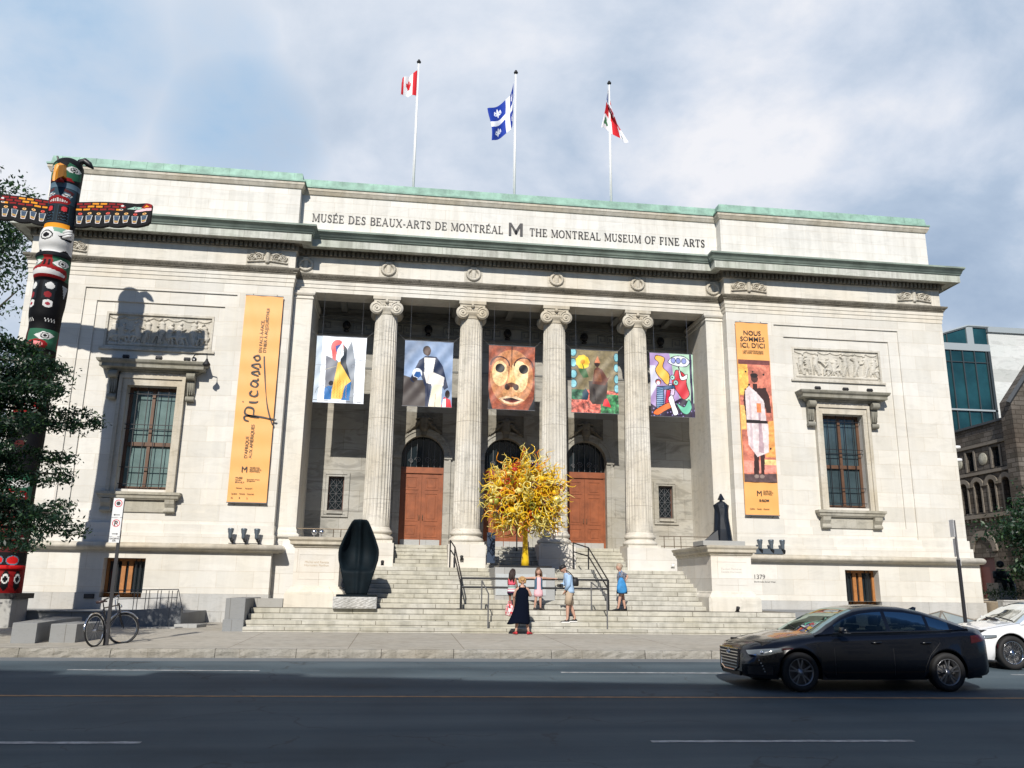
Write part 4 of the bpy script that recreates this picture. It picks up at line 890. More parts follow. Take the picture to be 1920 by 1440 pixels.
for k in range(5): a.line([(.40+k*.06,.08+.02*i) if i%2 else (.415+k*.06,.08+.02*i) for i in range(14)],.008,(.72,.50,.18))
a.line([(0,.56),(.42,.56)],.008,(.5,.5,.52)); a.line([(.66,.66),(1,.65)],.010,(.55,.56,.6)); a.line([(.1,.46),(.44,.55)],.008,(.75,.72,.6)); a.line([(.1,.46),(.2,.22)],.006,(.6,.6,.6)); a.line([(0,.04),(1,.02)],.008,(.2,.2,.22)); a.line([(.05+.14*math.cos(t/8*PI)+.13,.14+.11*math.sin(t/8*PI)) for t in range(9)],.006,(.2,.2,.2)); a.line([(.76+.07*math.cos(t*.5)*(1-t/14),.55+.05*math.sin(t*.5)*(1-t/14)) for t in range(13)],.006,(.45,.45,.48)); a.line([(.74,.3),(.82,.14),(.78,.08),(.70,.1)],.006,(.3,.3,.32))
banner('white banner with a flat abstract figure in yellow, black and red',-7.71,-5.80,8.04,10.69,a,1)
# 2: generic figure in blue coat before a clouded blue ground
a=Art(1.90,2.63,230,(.50,.58,.70)); a.noise(3,.38,4)
a.poly([(0,0),(.46,0),(.46,.40),(.30,.40),(0,.46)],(.27,.24,.23)); a.poly([(.12,.40),(.30,.70),(.42,.76),(.66,.76),(.80,.62),(.92,.30),(.84,.26),(.70,.46),(.62,.46),(.5,.5),(.44,.3),(.35,.46),(.2,.36)],(.07,.14,.27)); a.poly([(.40,.74),(.64,.74),(.60,.50),(.42,.50)],(.93,.92,.90)); a.poly([(.40,.52),(.62,.52),(.84,.45),(.82,.32),(.62,.30),(.46,.36)],(.90,.88,.86))
a.poly([(.52,0),(.60,.34),(.80,.34),(.78,0)],(.90,.87,.78)); a.line([(.655,0),(.665,.2)],.01,(.6,.56,.5)); a.poly([(.44,.36),(.58,.34),(.52,0),(.46,0)],(.07,.13,.26))
a.ell(.455,.85,.085,.075,(.14,.09,.08)); a.ell(.47,.835,.07,.07,(.26,.17,.14)); a.ell(.27,.50,.10,.075,(.88,.90,.93)); a.poly([(.2,.46),(.3,.43),(.36,.46),(.33,.52),(.24,.52)],(.12,.35,.62)); a.ell(.91,.2,.05,.06,(.15,.10,.09)); a.poly([(.78,0),(1,0),(.97,.12),(.84,.16)],(.80,.10,.18)); a.poly([(.80,.0),(.88,.0),(.88,.14),(.82,.12)],(.93,.93,.95)); a.ell(.22,.41,.05,.035,(.16,.11,.1))
banner('blue grey banner picturing a standing figure in a dark blue coat and cream trousers',-4.32,-2.42,8.04,10.68,a,2)
# 3: wooden mask face
a=Art(1.85,2.60,240,(.56,.29,.20)); hm=a.noise(7,.35,7)
a.poly([(0,0),(.1,0),(.03,.16),(0,.3)],(.05,.07,.1)); a.poly([(1,0),(.86,0),(.97,.16),(1,.3)],(.05,.07,.1)); a.ell(.5,.50,.47,.44,(.84,.62,.40),.6); a.ell(.66,.52,.2,.25,(.98,.88,.66),.8); a.ell(.24,.56,.17,.2,(.97,.85,.62),.75); a.ell(.5,.25,.2,.1,(.85,.66,.45),.5)
a.line([(.50,1),(.50,.6)],.018,(.12,.05,.04))
for s_ in (-1,1):
    c_=.5+s_*.26; a.line([(c_+.2*math.cos(q/10*PI),.69+.13*math.sin(q/10*PI)) for q in range(11)],.03,(.25,.10,.09)); a.ell(c_,.64,.125,.088,(.92,.78,.58),.8); a.ell(c_,.64,.10,.072,(.05,.03,.03)); a.ell(.5+s_*.1,.35,.06,.05,(.20,.10,.08))
a.poly([(.46,.66),(.54,.66),(.60,.38),(.5,.36),(.40,.38)],(.86,.68,.42),.7); a.ell(.5,.385,.1,.035,(.30,.15,.12),.8); a.poly([(.22,.17),(.4,.215),(.5,.19),(.6,.215),(.78,.15),(.62,.095),(.5,.08),(.36,.10)],(.88,.76,.62)); a.poly([(.30,.165),(.5,.185),(.70,.15),(.6,.125),(.5,.115),(.38,.13)],(.16,.08,.08)); a.poly([(.32,.155),(.68,.14),(.5,.10)],(.75,.25,.2),.4); a.noise(26,.30,9)
banner('brown banner filled by a carved wooden mask face above the middle door',-1.01,.84,8.05,10.65,a,3)
# 4: seated generic figure among flowers
a=Art(1.91,2.60,240,(.50,.45,.33)); a.noise(4,.25,12); mk=a.V<.36; a.C[mk]=(.80,.42,.36); a.noise(22,1.0,14,mk); mk=(a.V<.30)&(a.U>.62); a.C[mk]=(.25,.50,.32); a.noise(22,.9,15,mk); mk=(a.V<.36)&(a.V>.2)&(a.U<.3); a.C[mk]=(.22,.40,.30); a.noise(20,.8,16,mk)
for y_ in (.95,.78,.6,.45): a.ell(.04,y_,.08,.075,(.25,.33,.36)); a.ell(.04,y_,.06,.06,(.5,.74,.78)); a.ell(.97,y_-.05,.06,.075,(.25,.33,.36)); a.ell(.97,y_-.05,.045,.06,(.5,.74,.78))
for q in range(9): a.ell(.24+.09*math.cos(q*.7),.80+.07*math.sin(q*.7),.06,.045,(.95,.78,.22))
a.ell(.24,.80,.05,.035,(.88,.6,.15)); a.line([(.24,.76),(.30,.56)],.02,(.2,.34,.2)); a.poly([(.14,.68),(.3,.7),(.36,.56),(.24,.54)],(.20,.36,.2))
a.poly([(.36,.5),(.78,.5),(.74,.18),(.66,.14),(.44,.14),(.38,.2)],(.27,.24,.22)); a.poly([(.44,.46),(.48,.68),(.56,.74),(.66,.70),(.78,.56),(.84,.60),(.72,.44)],(.38,.22,.17)); a.poly([(.47,.5),(.5,.68),(.62,.68),(.66,.5)],(.55,.36,.22),.6); a.ell(.56,.79,.06,.055,(.22,.14,.12)); a.poly([(.50,.80),(.63,.80),(.57,.91)],(.80,.50,.36)); a.poly([(.46,.2),(.52,.2),(.52,.36),(.44,.4)],(.20,.17,.16)); a.poly([(.66,.12),(.84,.1),(.76,.24),(.7,.22)],(.85,.15,.2)); a.poly([(.22,.2),(.34,.2),(.36,.3),(.29,.38),(.23,.32)],(.14,.25,.32)); a.noise(18,.25,18)
banner('olive and floral banner picturing a seated figure beside a yellow flower',2.31,4.23,8.05,10.65,a,4,-.02)
# 5: generic curvy outlined shapes in lilac, green, red, orange
a=Art(1.82,2.64,240,(.66,.56,.74)); a.poly([(.45,1),(1,1),(1,.2),(.75,.1),(.6,.5)],(.66,.80,.70)); a.poly([(0,.3),(.2,.55),(.12,.8),(0,.8)],(.80,.80,.86)); a.poly([(0,0),(1,0),(1,.22),(.7,.3),(.2,.1),(0,.2)],(.16,.10,.20))
for q in range(40): a.ell((q*.37)%1,(q*.061)%.22,.016,.012,(.55,.5,.7))
K=(.08,.06,.10)
def bl(P,c,w_=.016):
    a.poly(P,c); a.line(P+[P[0]],w_,K)
def curve(P,n=6):
    o=[]; m_=len(P)
    for i in range(m_):
        p0,p1,p2,p3=[P[(i+k-1)%m_] for k in range(4)]
        for k in range(n):
            t=k/n; o.append(tuple(.5*((2*p1[d])+(-p0[d]+p2[d])*t+(2*p0[d]-5*p1[d]+4*p2[d]-p3[d])*t*t+(-p0[d]+3*p1[d]-3*p2[d]+p3[d])*t**3) for d in (0,1)))
    return o
bl(curve([(.16,.96),(.34,.92),(.30,.78),(.44,.66),(.40,.50),(.26,.58),(.12,.72),(.2,.84),(.12,.9)]),(.96,.72,.30))
bl(curve([(.42,.86),(.55,.95),(.78,.96),(.92,.88),(.84,.80),(.6,.80)]),(.86,.88,.92))
for x_ in (.54,.66,.79): a.ell(x_,.885,.06,.05,K); a.ell(x_,.885,.048,.04,(.52,.56,.78))
bl(curve([(.62,.74),(.82,.66),(.84,.52),(.90,.36),(.76,.28),(.60,.42),(.50,.56),(.56,.66)]),(.80,.22,.26)); bl(curve([(.66,.80),(.74,.64),(.86,.68),(.84,.60),(.70,.60)]),(.95,.95,.95)); bl(curve([(.44,.52),(.56,.46),(.54,.34),(.44,.32),(.38,.42)]),(.85,.78,.88))
bl([(.12,.12),(.14,.46),(.56,.50),(.58,.45),(.30,.42),(.28,.12)],(.22,.34,.50))
for q in range(11): a.line([(.14,.14+q*.03),(.27,.14+q*.03)],.012,(.62,.76,.86))
bl([(.30,.14),(.36,.42),(.46,.42),(.40,.14)],(.80,.16,.28)); bl(curve([(.05,.04),(.10,.10),(.34,.20),(.52,.24),(.5,.16),(.3,.08),(.16,.02)]),(.95,.45,.20)); bl(curve([(.40,.28),(.50,.34),(.56,.20),(.62,.06),(.52,.02),(.46,.12)]),(.93,.93,.94)); bl(curve([(.60,.22),(.76,.16),(.88,.28),(.94,.16),(.84,.05),(.70,.08)]),(.42,.74,.62))
for (x_,y_) in ((.52,.62),(.60,.54)): a.ell(x_,y_,.065,.045,K); a.ell(x_,y_,.052,.036,(.62,.82,.78)); a.ell(x_,y_,.018,.013,K)
a.ell(.18,.54,.07,.05,K); a.ell(.18,.53,.055,.04,(.7,.3,.35)); a.ell(.18,.52,.04,.03,(.8,.85,.85)); a.line([(.96,0),(.94,1)],.05,(.20,.16,.28))
banner('lilac and green banner of curving outlined shapes between the last column and right pilaster',5.56,7.38,8.03,10.67,a,5,0)
# --- tall wing banners
def tall(x0,x1,z0,z1,lab):
    t=thing('wing_banner',lab,'banner',group='tall orange banners on the wings'); g=MB(); g.s=True
    g.grid([[(x0+(x1-x0)*i/12,-.13+.010*math.sin(i*1.1+j*.35)+.008*math.sin(j*.9),z0+(z1-z0)*j/60) for i in range(13)] for j in range(61)]); g.s=False
    g.box(x0,x1,-.11,-.105,z0,z1); g.build('cloth',M['yellow'],t)
    for zz,dz in ((z0-.03,-.12),(z1,.15)):
        g=MB(); g.box(x0-.01,x1+.01,-.14,-.09,zz,zz+.03); rd_=g.build('rod',M['iron_gy'],t)
        for x in (x0+.25,x1-.25): g=MB(); g.tube([(x,-.12,zz+.015),(x,.04,zz+dz)],.01,5); g.build('hook',M['iron_gy'],rd_)
    return t
tb=tall(-10.38,-9.0,4.14,11.95,'tall orange banner on the left wing with black brush signature running upwards')
ROT=(PI/2,-PI/2,0)  # text reads upwards
yb=-.152
def up(s,size,x,z,name='lettering',bold=0): return text(s,size,(x,yb,z),ROT,M['letter'],tb,name,bold=bold,ext=.001)
up("EN FACE-À-FACE,\nD'HIER À AUJOURD'HUI",.165,-9.62,9.72); up("D'AFRIQUE\nAUX AMÉRIQUES",.165,-9.80,5.72)
# brush signature: polylines of varying width, x across banner, z up (word reads upwards)
g=MB()
def brush(P,w0=.035,w1=.06):
    n=len(P); C_=curve(P,5)[:-5] if n>2 else P
    m_=len(C_)
    for i in range(m_-1):
        a0=.6*(w0+(w1-w0)*abs(math.sin(i*.35))); a1=.6*(w0+(w1-w0)*abs(math.sin((i+1)*.35))); p,q=Vector(C_[i]),Vector(C_[i+1]); d=(q-p)
        if d.length<1e-5: continue
        n_=Vector((-d.y,d.x)).normalized(); g.prism([tuple(p+n_*a0),tuple(p-n_*a0),tuple(q-n_*a1),tuple(q+n_*a1)][::-1],-.156,-.150)
# local letter coordinates (lx along word, ly upwards in letter) -> x=-9.60-ly , z=7.10+lx
T=lambda L:[(-9.62-b,7.10+a) for a,b in L]
brush(T([(0,.25),(.12,.42),(.20,.30),(.16,-.2),(.10,-.55),(.06,-.68)])); brush(T([(.14,-.1),(.25,.38),(.5,.36),(.46,.12),(.2,.08)])); brush(T([(.72,.30),(.70,.05),(.76,.0)])); brush(T([(.70,.52),(.73,.50)]),.03,.04)
brush(T([(1.14,.22),(1.02,.30),(.93,.14),(1.0,.02),(1.18,.06)])); brush(T([(1.50,.24),(1.36,.28),(1.28,.1),(1.42,.04),(1.52,.24),(1.54,.04),(1.62,.08)])); brush(T([(1.72,.04),(1.82,.30),(1.90,.06),(1.76,.02)])); brush(T([(1.98,.04),(2.10,.32),(2.18,.06),(2.02,.0)])); brush(T([(2.42,.26),(2.30,.16),(2.36,.04),(2.50,.10),(2.46,.24),(2.38,.26)]))
brush(T([(.0,-.62),(.4,-.42),(1.2,-.26),(2.5,-.12)]),.012,.045)
g.build('brush_signature',M['letter'],tb)
text('M',.30,(-9.98,yb,5.22),m='letter',parent=tb,name='small_logo'); text('MUSÉE DES\nBEAUX-ARTS\nMONTRÉAL',.07,(-9.68,yb,5.36),m='letter',parent=tb)
text('MUSÉE\nQUAI\nBRANLY',.085,(-10.15,yb,4.98),m='letter',parent=tb); text('Exposition conçue\net organisée',.06,(-9.75,yb,4.94),m='letter',parent=tb); text('Mécénat       Partenaire',.06,(-10.1,yb,4.62),m='letter',parent=tb); text('Québec    Canada    Montréal',.065,(-10.25,yb,4.42),m='letter',parent=tb); text('M         R         S',.085,(-10.25,yb,4.26),m='letter',parent=tb)
# right wing banner with printed figure
a=Art(1.36,4.90,260,(.78,.46,.38)); a.noise(5,.35,31)
a.poly([(0,.7),(.3,.7),(.28,1),(0,1)],(.92,.70,.34)); a.poly([(0,.96),(1,.96),(1,1),(0,1)],(.45,.25,.24)); a.poly([(.7,.2),(1,.2),(1,.5),(.7,.48)],(.90,.62,.34)); a.poly([(0,.42),(.15,.42),(.18,.62),(0,.62)],(.93,.72,.42)); a.poly([(0,.0),(1,.0),(1,.07),(0,.06)],(.36,.28,.28)); a.poly([(0,.07),(1,.08),(1,.16),(0,.17)],(.86,.56,.5)); a.poly([(.62,.14),(1,.14),(1,.18),(.62,.18)],(.93,.82,.55)); a.noise(14,.25,33)
for (x_,y_) in ((.22,.90),(.44,.90),(.78,.88),(.30,.79),(.27,.77),(.86,.27)): a.ell(x_,y_,.03,.009,(.12,.10,.08))
sk=(.22,.13,.12); a.poly([(.16,.5),(.10,.66),(.16,.76),(.3,.74),(.3,.6)],sk); a.poly([(.82,.76),(.92,.7),(.95,.56),(.80,.56),(.74,.68)],sk); a.poly([(.44,.76),(.84,.77),(.80,.6),(.6,.62)],sk); a.poly([(.42,.80),(.55,.80),(.57,.74),(.42,.74)],sk); a.ell(.485,.845,.11,.036,(.30,.18,.15)); a.ell(.475,.87,.12,.02,(.12,.08,.08)); a.poly([(.30,.06),(.36,.3),(.50,.3),(.46,.06)],sk); a.poly([(.52,.06),(.54,.3),(.68,.26),(.62,.06)],sk)
wh=(.86,.80,.80); a.poly([(.16,.74),(.30,.78),(.52,.73),(.74,.66),(.78,.50),(.84,.46),(.80,.24),(.44,.20),(.18,.30),(.16,.5)],wh); a.poly([(.50,.24),(.55,.6),(.60,.6),(.66,.23)],(.62,.50,.54),.7); a.poly([(.24,.28),(.28,.7),(.32,.7),(.34,.25)],(.74,.66,.68),.7); a.poly([(.50,.56),(.64,.56),(.64,.64),(.50,.64)],(.85,.50,.30)); a.poly([(.15,.475),(.82,.475),(.82,.497),(.15,.50)],(.14,.10,.10)); a.ell(.38,.045,.07,.015,(.55,.48,.45)); a.ell(.55,.045,.07,.015,(.55,.48,.45)); a.noise(12,.18,35)
tb=tall(9.02,10.40,4.15,11.95,'tall orange banner on the right wing with heading above a printed figure in white dress')
cloth('printed_picture',a,lambda u,v:(9.04+1.34*u,-.153+.004*math.sin(v*30),5.42+4.95*v),M['print'],tb)
text('NOUS\nSOMMES\nICI, D\'ICI',.275,(9.70,yb,11.42),m='letter',parent=tb,align='CENTER',bold=.003,ext=.001); text("L'ART CONTEMPORAIN\nDES NOIRS CANADIENS",.082,(9.70,yb,10.72),m='letter',parent=tb,align='CENTER')
text('M',.30,(9.50,yb,4.88),m='letter',parent=tb,name='small_logo'); text('MUSÉE DES\nBEAUX-ARTS\nMONTRÉAL',.07,(9.78,yb,5.05),m='letter',parent=tb); text('R·ROM',.13,(9.6,yb,4.66),m='letter',parent=tb,bold=.004); text('Québec    Canada    Montréal',.065,(9.2,yb,4.36),m='letter',parent=tb)
# ================= FLAGS AND POLES
def flagpole(x,z1,lab):
    t=thing('flagpole',lab,'flagpole',group='white flagpoles on the roof'); g=MB(); g.s=True; g.lathe([(.052,17.3),(.048,20),(.028,z1-.15)],(x,1.5,0),14); g.build('pole',M['white'],t)
    g=MB(); g.s=True; g.lathe([(0,z1-.15),(.07,z1-.13),(.10,z1-.09),(.07,z1-.03),(.03,z1-.02),(.05,z1+.02),(0,z1+.05)],(x,1.5,0),12); g.build('finial',M['black'],t)
    g=MB(); g.tube([(x-.06,1.48,18),(x-.06,1.48,z1-.2)],.006,4); g.build('halyard',M['white'],t)
for x,z,lb in ((-4.28,23.89,'white flagpole carrying the red and white maple leaf flag'),(.05,23.80,'white flagpole carrying the blue flag with white cross'),(4.33,23.69,'white flagpole carrying the white flag with red cross')): flagpole(x,z,lb)
red=(.78,.07,.13)
a=Art(2.0,1.25,150,(.93,.93,.94)); a.poly([(0,0),(.25,0),(.25,1),(0,1)],red); a.poly([(.75,0),(1,0),(1,1),(.75,1)],red)
a.poly([(.5+u*.17,.5+v*.36) for u,v in ((0,1),(.2,.65),(.42,.75),(.32,.2),(.6,.5),(.68,.38),(.98,.42),(.88,.15),(1,.05),(.5,-.4),(.55,-.55),(.05,-.45),(.05,-1),(-.05,-1),(-.05,-.45),(-.55,-.55),(-.5,-.4),(-1,.05),(-.88,.15),(-.98,.42),(-.68,.38),(-.6,.5),(-.32,.2),(-.42,.75),(-.2,.65))],red)
def flag1(u,v):  # limp, falling to the left
    L=1.55*u; drop=-.55*u**1.1-.18*u*math.sin(3*v)
    return (-4.33-L*.46+.05*math.sin(u*14)*u,1.45-.30*math.sin(u*9+v*1.2)*.5*u**.6,23.35-1.25*(1-v)*(1-.10*u)-.62*u*(.35+.65*v)+.0*drop)
tag(cloth('flag',a,flag1,M['flag']),'red and white maple leaf flag hanging limp from the left flagpole','flag',group='flags flying over the roof')
a=Art(2.6,1.75,150,(.02,.20,.60)); W=(.93,.94,.97); a.poly([(0,.42),(1,.42),(1,.58),(0,.58)],W); a.poly([(.44,0),(.56,0),(.56,1),(.44,1)],W)
for cx_ in (.22,.78):
    for cz_ in (.21,.79):
        a.ell(cx_,cz_,.028,.13,W); a.line([(cx_-.02,cz_-.02),(cx_-.07,cz_+.05),(cx_-.085,cz_-.03)],.026,W); a.line([(cx_+.02,cz_-.02),(cx_+.07,cz_+.05),(cx_+.085,cz_-.03)],.026,W); a.line([(cx_-.06,cz_-.05),(cx_+.06,cz_-.05)],.022,W)
def flag2(u,v):
    x=-.06-(.16*min(u,.45)/.45 if u<.45 else .16+(u-.45)*1.75); z=23.15-1.75*(1-v)*(1-.12*u); z-= (u*1.55 if u<.45 else .70+(u-.45)*1.5); x+=(1-v)*.18*u
    return (x+.05*math.sin(v*5+u*6)*u,1.45-.32*math.sin(u*8)*u,z-.10*math.sin(u*9))
tag(cloth('flag',a,flag2,M['flag']),'blue flag with white cross and lilies flying from the middle flagpole','flag',group='flags flying over the roof')
a=Art(2.4,1.6,150,(.90,.90,.92)); a.poly([(0,.35),(1,.35),(1,.65),(0,.65)],red); a.poly([(.40,0),(.60,0),(.60,1),(.40,1)],red)
for cx_,cz_,c in ((.2,.8,(.15,.3,.6)),(.8,.8,(.75,.2,.3)),(.2,.2,(.2,.45,.28)),(.8,.2,(.15,.35,.2))): a.ell(cx_,cz_,.05,.09,c); a.ell(cx_-.05,cz_-.06,.035,.05,c); a.ell(cx_+.05,cz_-.06,.035,.05,c)
def flag3(u,v):
    q=(1-v); return (4.30+q*(-.42*(1-u)+.62*u)+.55*u*q*.55-.10*math.sin(u*9)*(1-q*.4),1.40-.22*math.sin(u*10+q*1.5)*(.4+.6*u),23.15-1.95*q-.85*u*(1-.35*q)+.18*math.sin(u*7))
tag(cloth('flag',a,flag3,M['flag']),'white flag with red cross drooping from the right flagpole','flag',group='flags flying over the roof')
# ================= BRONZES
M['bronze']=mat('dark_green_bronze',(.004,.009,.013),.7,noise=.3,nscale=3,spec=.14)
M['bronze2']=mat('faceted_bronze',(.008,.012,.02),.45,metal=.0,noise=.3,nscale=5,spec=.3)
sc=thing('oval_sculpture','tall dark bronze sculpture, hollow oval with a centre rib, on a rough granite block','sculpture')
cx,cy=-5.40,-4.75
prof=[(1.03,.31),(1.4,.42),(1.8,.53),(2.05,.60),(2.25,.615),(2.4,.60),(2.7,.49),(3.0,.36),(3.2,.26),(3.24,.23),(3.27,.19)]
def wd_(z):
    for (z0,a0),(z1,a1) in zip(prof,prof[1:]):
        if z<=z1: t=(z-z0)/(z1-z0); return a0+(a1-a0)*t
    return prof[-1][1]
g=MB(); g.s=True
# hollow shell: outer back half + inner concave front
rows=[]
for i in range(41):
    z=1.03+(3.27-1.03)*i/40; a_=wd_(z); d=.26+.36*math.sin(PI*min(1,max(0,(z-1.0)/2.3)))
    hol=max(0,math.sin(PI*min(1,max(0,(z-1.72)/1.5))))**.4 if z>1.72 else 0
    row=[]
    for k in range(24): # outer from left rim round the back to right rim
        th=PI-PI*k/23; row.append((cx+a_*math.cos(th),cy+d*math.sin(th)*1.0,z))
    for k in range(24): # front: concave hollow with centre rib
        t=1-2*k/23; x=a_*t; rim=.90; e=max(0,1-(abs(t)/rim)**4) if abs(t)<rim else 0
        y=-.10*math.cos(t*PI/2)-.04+hol*e*(.20+.36*math.sin(PI*min(1,(z-1.0)/2.3)))
        ribw=.07/a_; y-= (.16*hol+.02)*math.exp(-(t/ribw/.9)**2)
        if z<1.72: y+=.02*math.exp(-((abs(t)-.25)/.12)**2)
        row.append((cx+x,cy+y,z))
    rows.append(row)
g.loft(rows); g.build('hollow_body',M['bronze'],sc)
g=MB(); g.box(-5.98,-4.80,cy-.36,cy+.36,.965,1.03); g.build('bronze_plate',M['bronze'],sc)
g=MB(); rnd=random.Random(3); 
g.box(-6.06,-4.78,cy-.42,cy+.42,.631,.965)
hf(g,-6.05,-4.79,.64,.96,cy-.421,lambda U,V:.5+.5*np.sin(U*37+np.sin(V*31)*2)*np.sin(V*43+U*11),.03,.03); g.build('granite_block',stone('rough_granite',(.50,.51,.51),9,9,0,.2,9,1,stain=.2),sc)
# caped figure
cf=thing('caped_figure','dark faceted bronze standing figure in a long cape with pointed head','sculpture')
g=MB(); x,yy,zb=6.70,-3.55,2.84
def fr(z,l,r,d,f=0): # faceted ring (left,right,depth,front offset)
    return [(x-l,yy+f,z),(x-l*.6,yy-d+f,z),(x+.02,yy-d*1.15+f,z),(x+r*.6,yy-d*.9+f,z),(x+r,yy+f,z),(x+r*.5,yy+d*.8+f,z),(x-l*.5,yy+d*.8+f,z)]
g.loft([fr(2.90,.33,.36,.27),fr(3.3,.28,.31,.26),fr(3.7,.22,.25,.22),fr(3.95,.25,.25,.20),fr(4.12,.29,.28,.18),fr(4.22,.14,.15,.14),fr(4.26,.07,.07,.08)])
g.loft([fr(4.24,.06,.06,.06),fr(4.32,.055,.055,.06)]); g.loft([[(x-.10,yy-.1,4.31),(x+.11,yy-.07,4.31),(x+.10,yy+.10,4.31),(x-.09,yy+.1,4.31)],[(x-.02,yy-.02,4.52),(x+.02,yy-.02,4.52),(x+.02,yy+.02,4.52),(x-.02,yy+.02,4.52)]])
g.build('body',M['bronze2'],cf)
g=MB(); g.loft([[(x-.70,yy-.05,2.905),(x-.20,yy-.22,2.905),(x-.1,yy+.25,2.905),(x-.55,yy+.30,2.905)],[(x-.30,yy-.06,3.22),(x-.18,yy-.16,3.3),(x-.1,yy+.2,3.3),(x-.24,yy+.2,3.25)],[(x-.235,yy-.02,4.1),(x-.16,yy-.1,4.12),(x-.1,yy+.15,4.12),(x-.2,yy+.12,4.1)]]); g.build('cape',M['bronze2'],cf)
g=MB(); g.loft([[(x-.06,yy-.275,2.91),(x+.03,yy-.33,2.91),(x+.1,yy-.27,2.91)],[(x-.03,yy-.25,3.6),(x+.02,yy-.29,3.55),(x+.06,yy-.25,3.6)],[(x-.12,yy-.2,4.05),(x+.02,yy-.24,4.0),(x+.12,yy-.2,4.05)]]); g.build('front_fold',M['bronze2'],cf)
g=MB(); g.boxr(x-.88,x+.58,-4.05,-3.05,2.745,2.90,.01); g.build('base_slab',M['granite'],cf)
# ================= GLASS BURST
def glassy(n,c,t=.0): 
    m=mat(n,c,.12,spec=.7,coat=.5); b=m.node_tree.nodes['Principled BSDF']; b.inputs['Subsurface Weight'].default_value=0.0; b.inputs['Transmission Weight'].default_value=t; b.inputs['IOR'].default_value=1.4
    nt=m.node_tree; tr=N(nt,'ShaderNodeBsdfTranslucent'); tr.inputs[0].default_value=(min(1,c[0]*1.05),min(1,c[1]*1.15),c[2],1); mx_=N(nt,'ShaderNodeMixShader'); mx_.inputs[0].default_value=.30; lk(nt,b.outputs[0],mx_.inputs[1]); lk(nt,tr.outputs[0],mx_.inputs[2]); lk(nt,mx_.outputs[0],nt.nodes['Material Output'].inputs[0]); return m
GM=[glassy('yellow_glass',(.98,.66,.03),.0),glassy('pale_yellow_glass',(.98,.84,.28),.0),glassy('amber_glass',(.95,.40,.02),0),glassy('red_glass',(.55,.05,.02),0),glassy('olive_glass',(.42,.42,.06),0),glassy('dark_glass',(.10,.03,.06),0)]
sn=thing('glass_sculpture','burst of curling yellow, amber and red glass tubes on a yellow post','sculpture')
g=MB(); g.s=True; g.lathe([(0,2.0),(.145,2.0),(.13,2.2),(.09,2.6),(.085,3.2),(.10,3.9),(0,4.0)],(.06,-2.6,0),16); g.build('post',GM[0],sn)
g=MB(); g.box(-.92,.84,-3.35,-1.85,1.93,2.00); 
for x in (-.32,-.26,.10,.16,.48,.54): g.box(x-.012,x+.012,-3.365,-3.35,1.945,1.985)
g.build('base_plate',M['iron'],sn)
rnd=random.Random(77); CT=Vector((.04,-2.6,4.20))
def curl(rnd,d,big):
    L=rnd.uniform(.70,1.0)*(1.05+.35*max(0,d.z)) if big else rnd.uniform(.55,.95); L*=1.40; r0=.22
    up=Vector((rnd.uniform(-1,1),rnd.uniform(-1,1),rnd.uniform(-1,1))); a=d.cross(up).normalized(); b=d.cross(a)
    n=24; turns=rnd.uniform(.9,2.6); cr=rnd.uniform(.07,.20); ph=rnd.random()*6; pts=[]; bend=rnd.uniform(-.3,.3)
    for i in range(n):
        t=i/(n-1); w_=cr*t**1.2*(1 if t<.85 else 1-(t-.85)*2); an=ph+turns*2*PI*t*t
        pts.append(CT+d*(r0+(L)*t)+a*(math.cos(an)*w_+bend*t*t)+b*math.sin(an)*w_+Vector((0,0,-.10*t*t)))
    r=rnd.uniform(.026,.040) if big else rnd.uniform(.030,.050)
    return pts,[r*(1-.75*(i/(n-1))**2) for i in range(n)]
def rdir(rnd):
    while 1:
        v=Vector((rnd.gauss(0,1),rnd.gauss(0,.9),rnd.gauss(0,1))).normalized()
        if v.z>-.80: return v
def gm(rnd): r=rnd.random(); return 0 if r<.48 else 1 if r<.80 else 2 if r<.88 else 3 if r<.94 else 4 if r<.985 else 5
for k in range(100):
    g=MB(); g.s=True; d=rdir(rnd); d.y=-abs(d.y) if rnd.random()<.8 else d.y; p,r=curl(rnd,d,True); g.tube(p,r,6); g.build('glass_curl',GM[gm(rnd)],sn)
g=MB(); g.s=True
for k in range(620):
    g.cm=gm(rnd); p,r=curl(rnd,rdir(rnd),rnd.random()<.4); g.tube(p,r,5)
for k in range(240):   # round bulbs and rings near the core
    d=rdir(rnd); c=CT+d*rnd.uniform(.6,1.35); g.cm=gm(rnd)
    if k%2: g.sphere(c,rnd.uniform(.06,.13),10,7)
    else:
        a=d.orthogonal().normalized(); b=d.cross(a); rr=rnd.uniform(.08,.16); g.tube([c+a*rr*math.cos(q*PI/6)+b*rr*math.sin(q*PI/6) for q in range(12)],.02,5,closed=True)
g.cm=4; g.sphere(CT,.5,14,10); tag(g.build('glass_curls',GM,sn),kind='stuff')
pl=thing('sculpture_plinth','pale grey box plinth on the stairs under the glass burst','plinth'); g=MB(); g.boxr(-1.06,.92,-3.5,-1.2,.9,1.93,.01); g.build('box',M['granite'],pl); g=MB(); g.box(-1.03,.62,-3.52,-3.5,1.05,1.72); g.build('front_panel',mat('pale_panel',(.46,.49,.50),.35,noise=.06),pl)
dp=thing('poster_stand','dark poster stand at the foot of the steps before the middle door','sign'); g=MB(); g.box(-1.02,-.72,-.35,-.30,2.15,3.25); g.build('board',mat('dark_blue_board',(.03,.05,.09),.4),dp); g=MB(); g.box(-1.10,-.62,-.5,-.15,1.93,1.96); g.tube([(-.87,-.32,1.95),(-.87,-.32,2.2)],.03,8); g.build('stand_foot',M['iron'],dp)
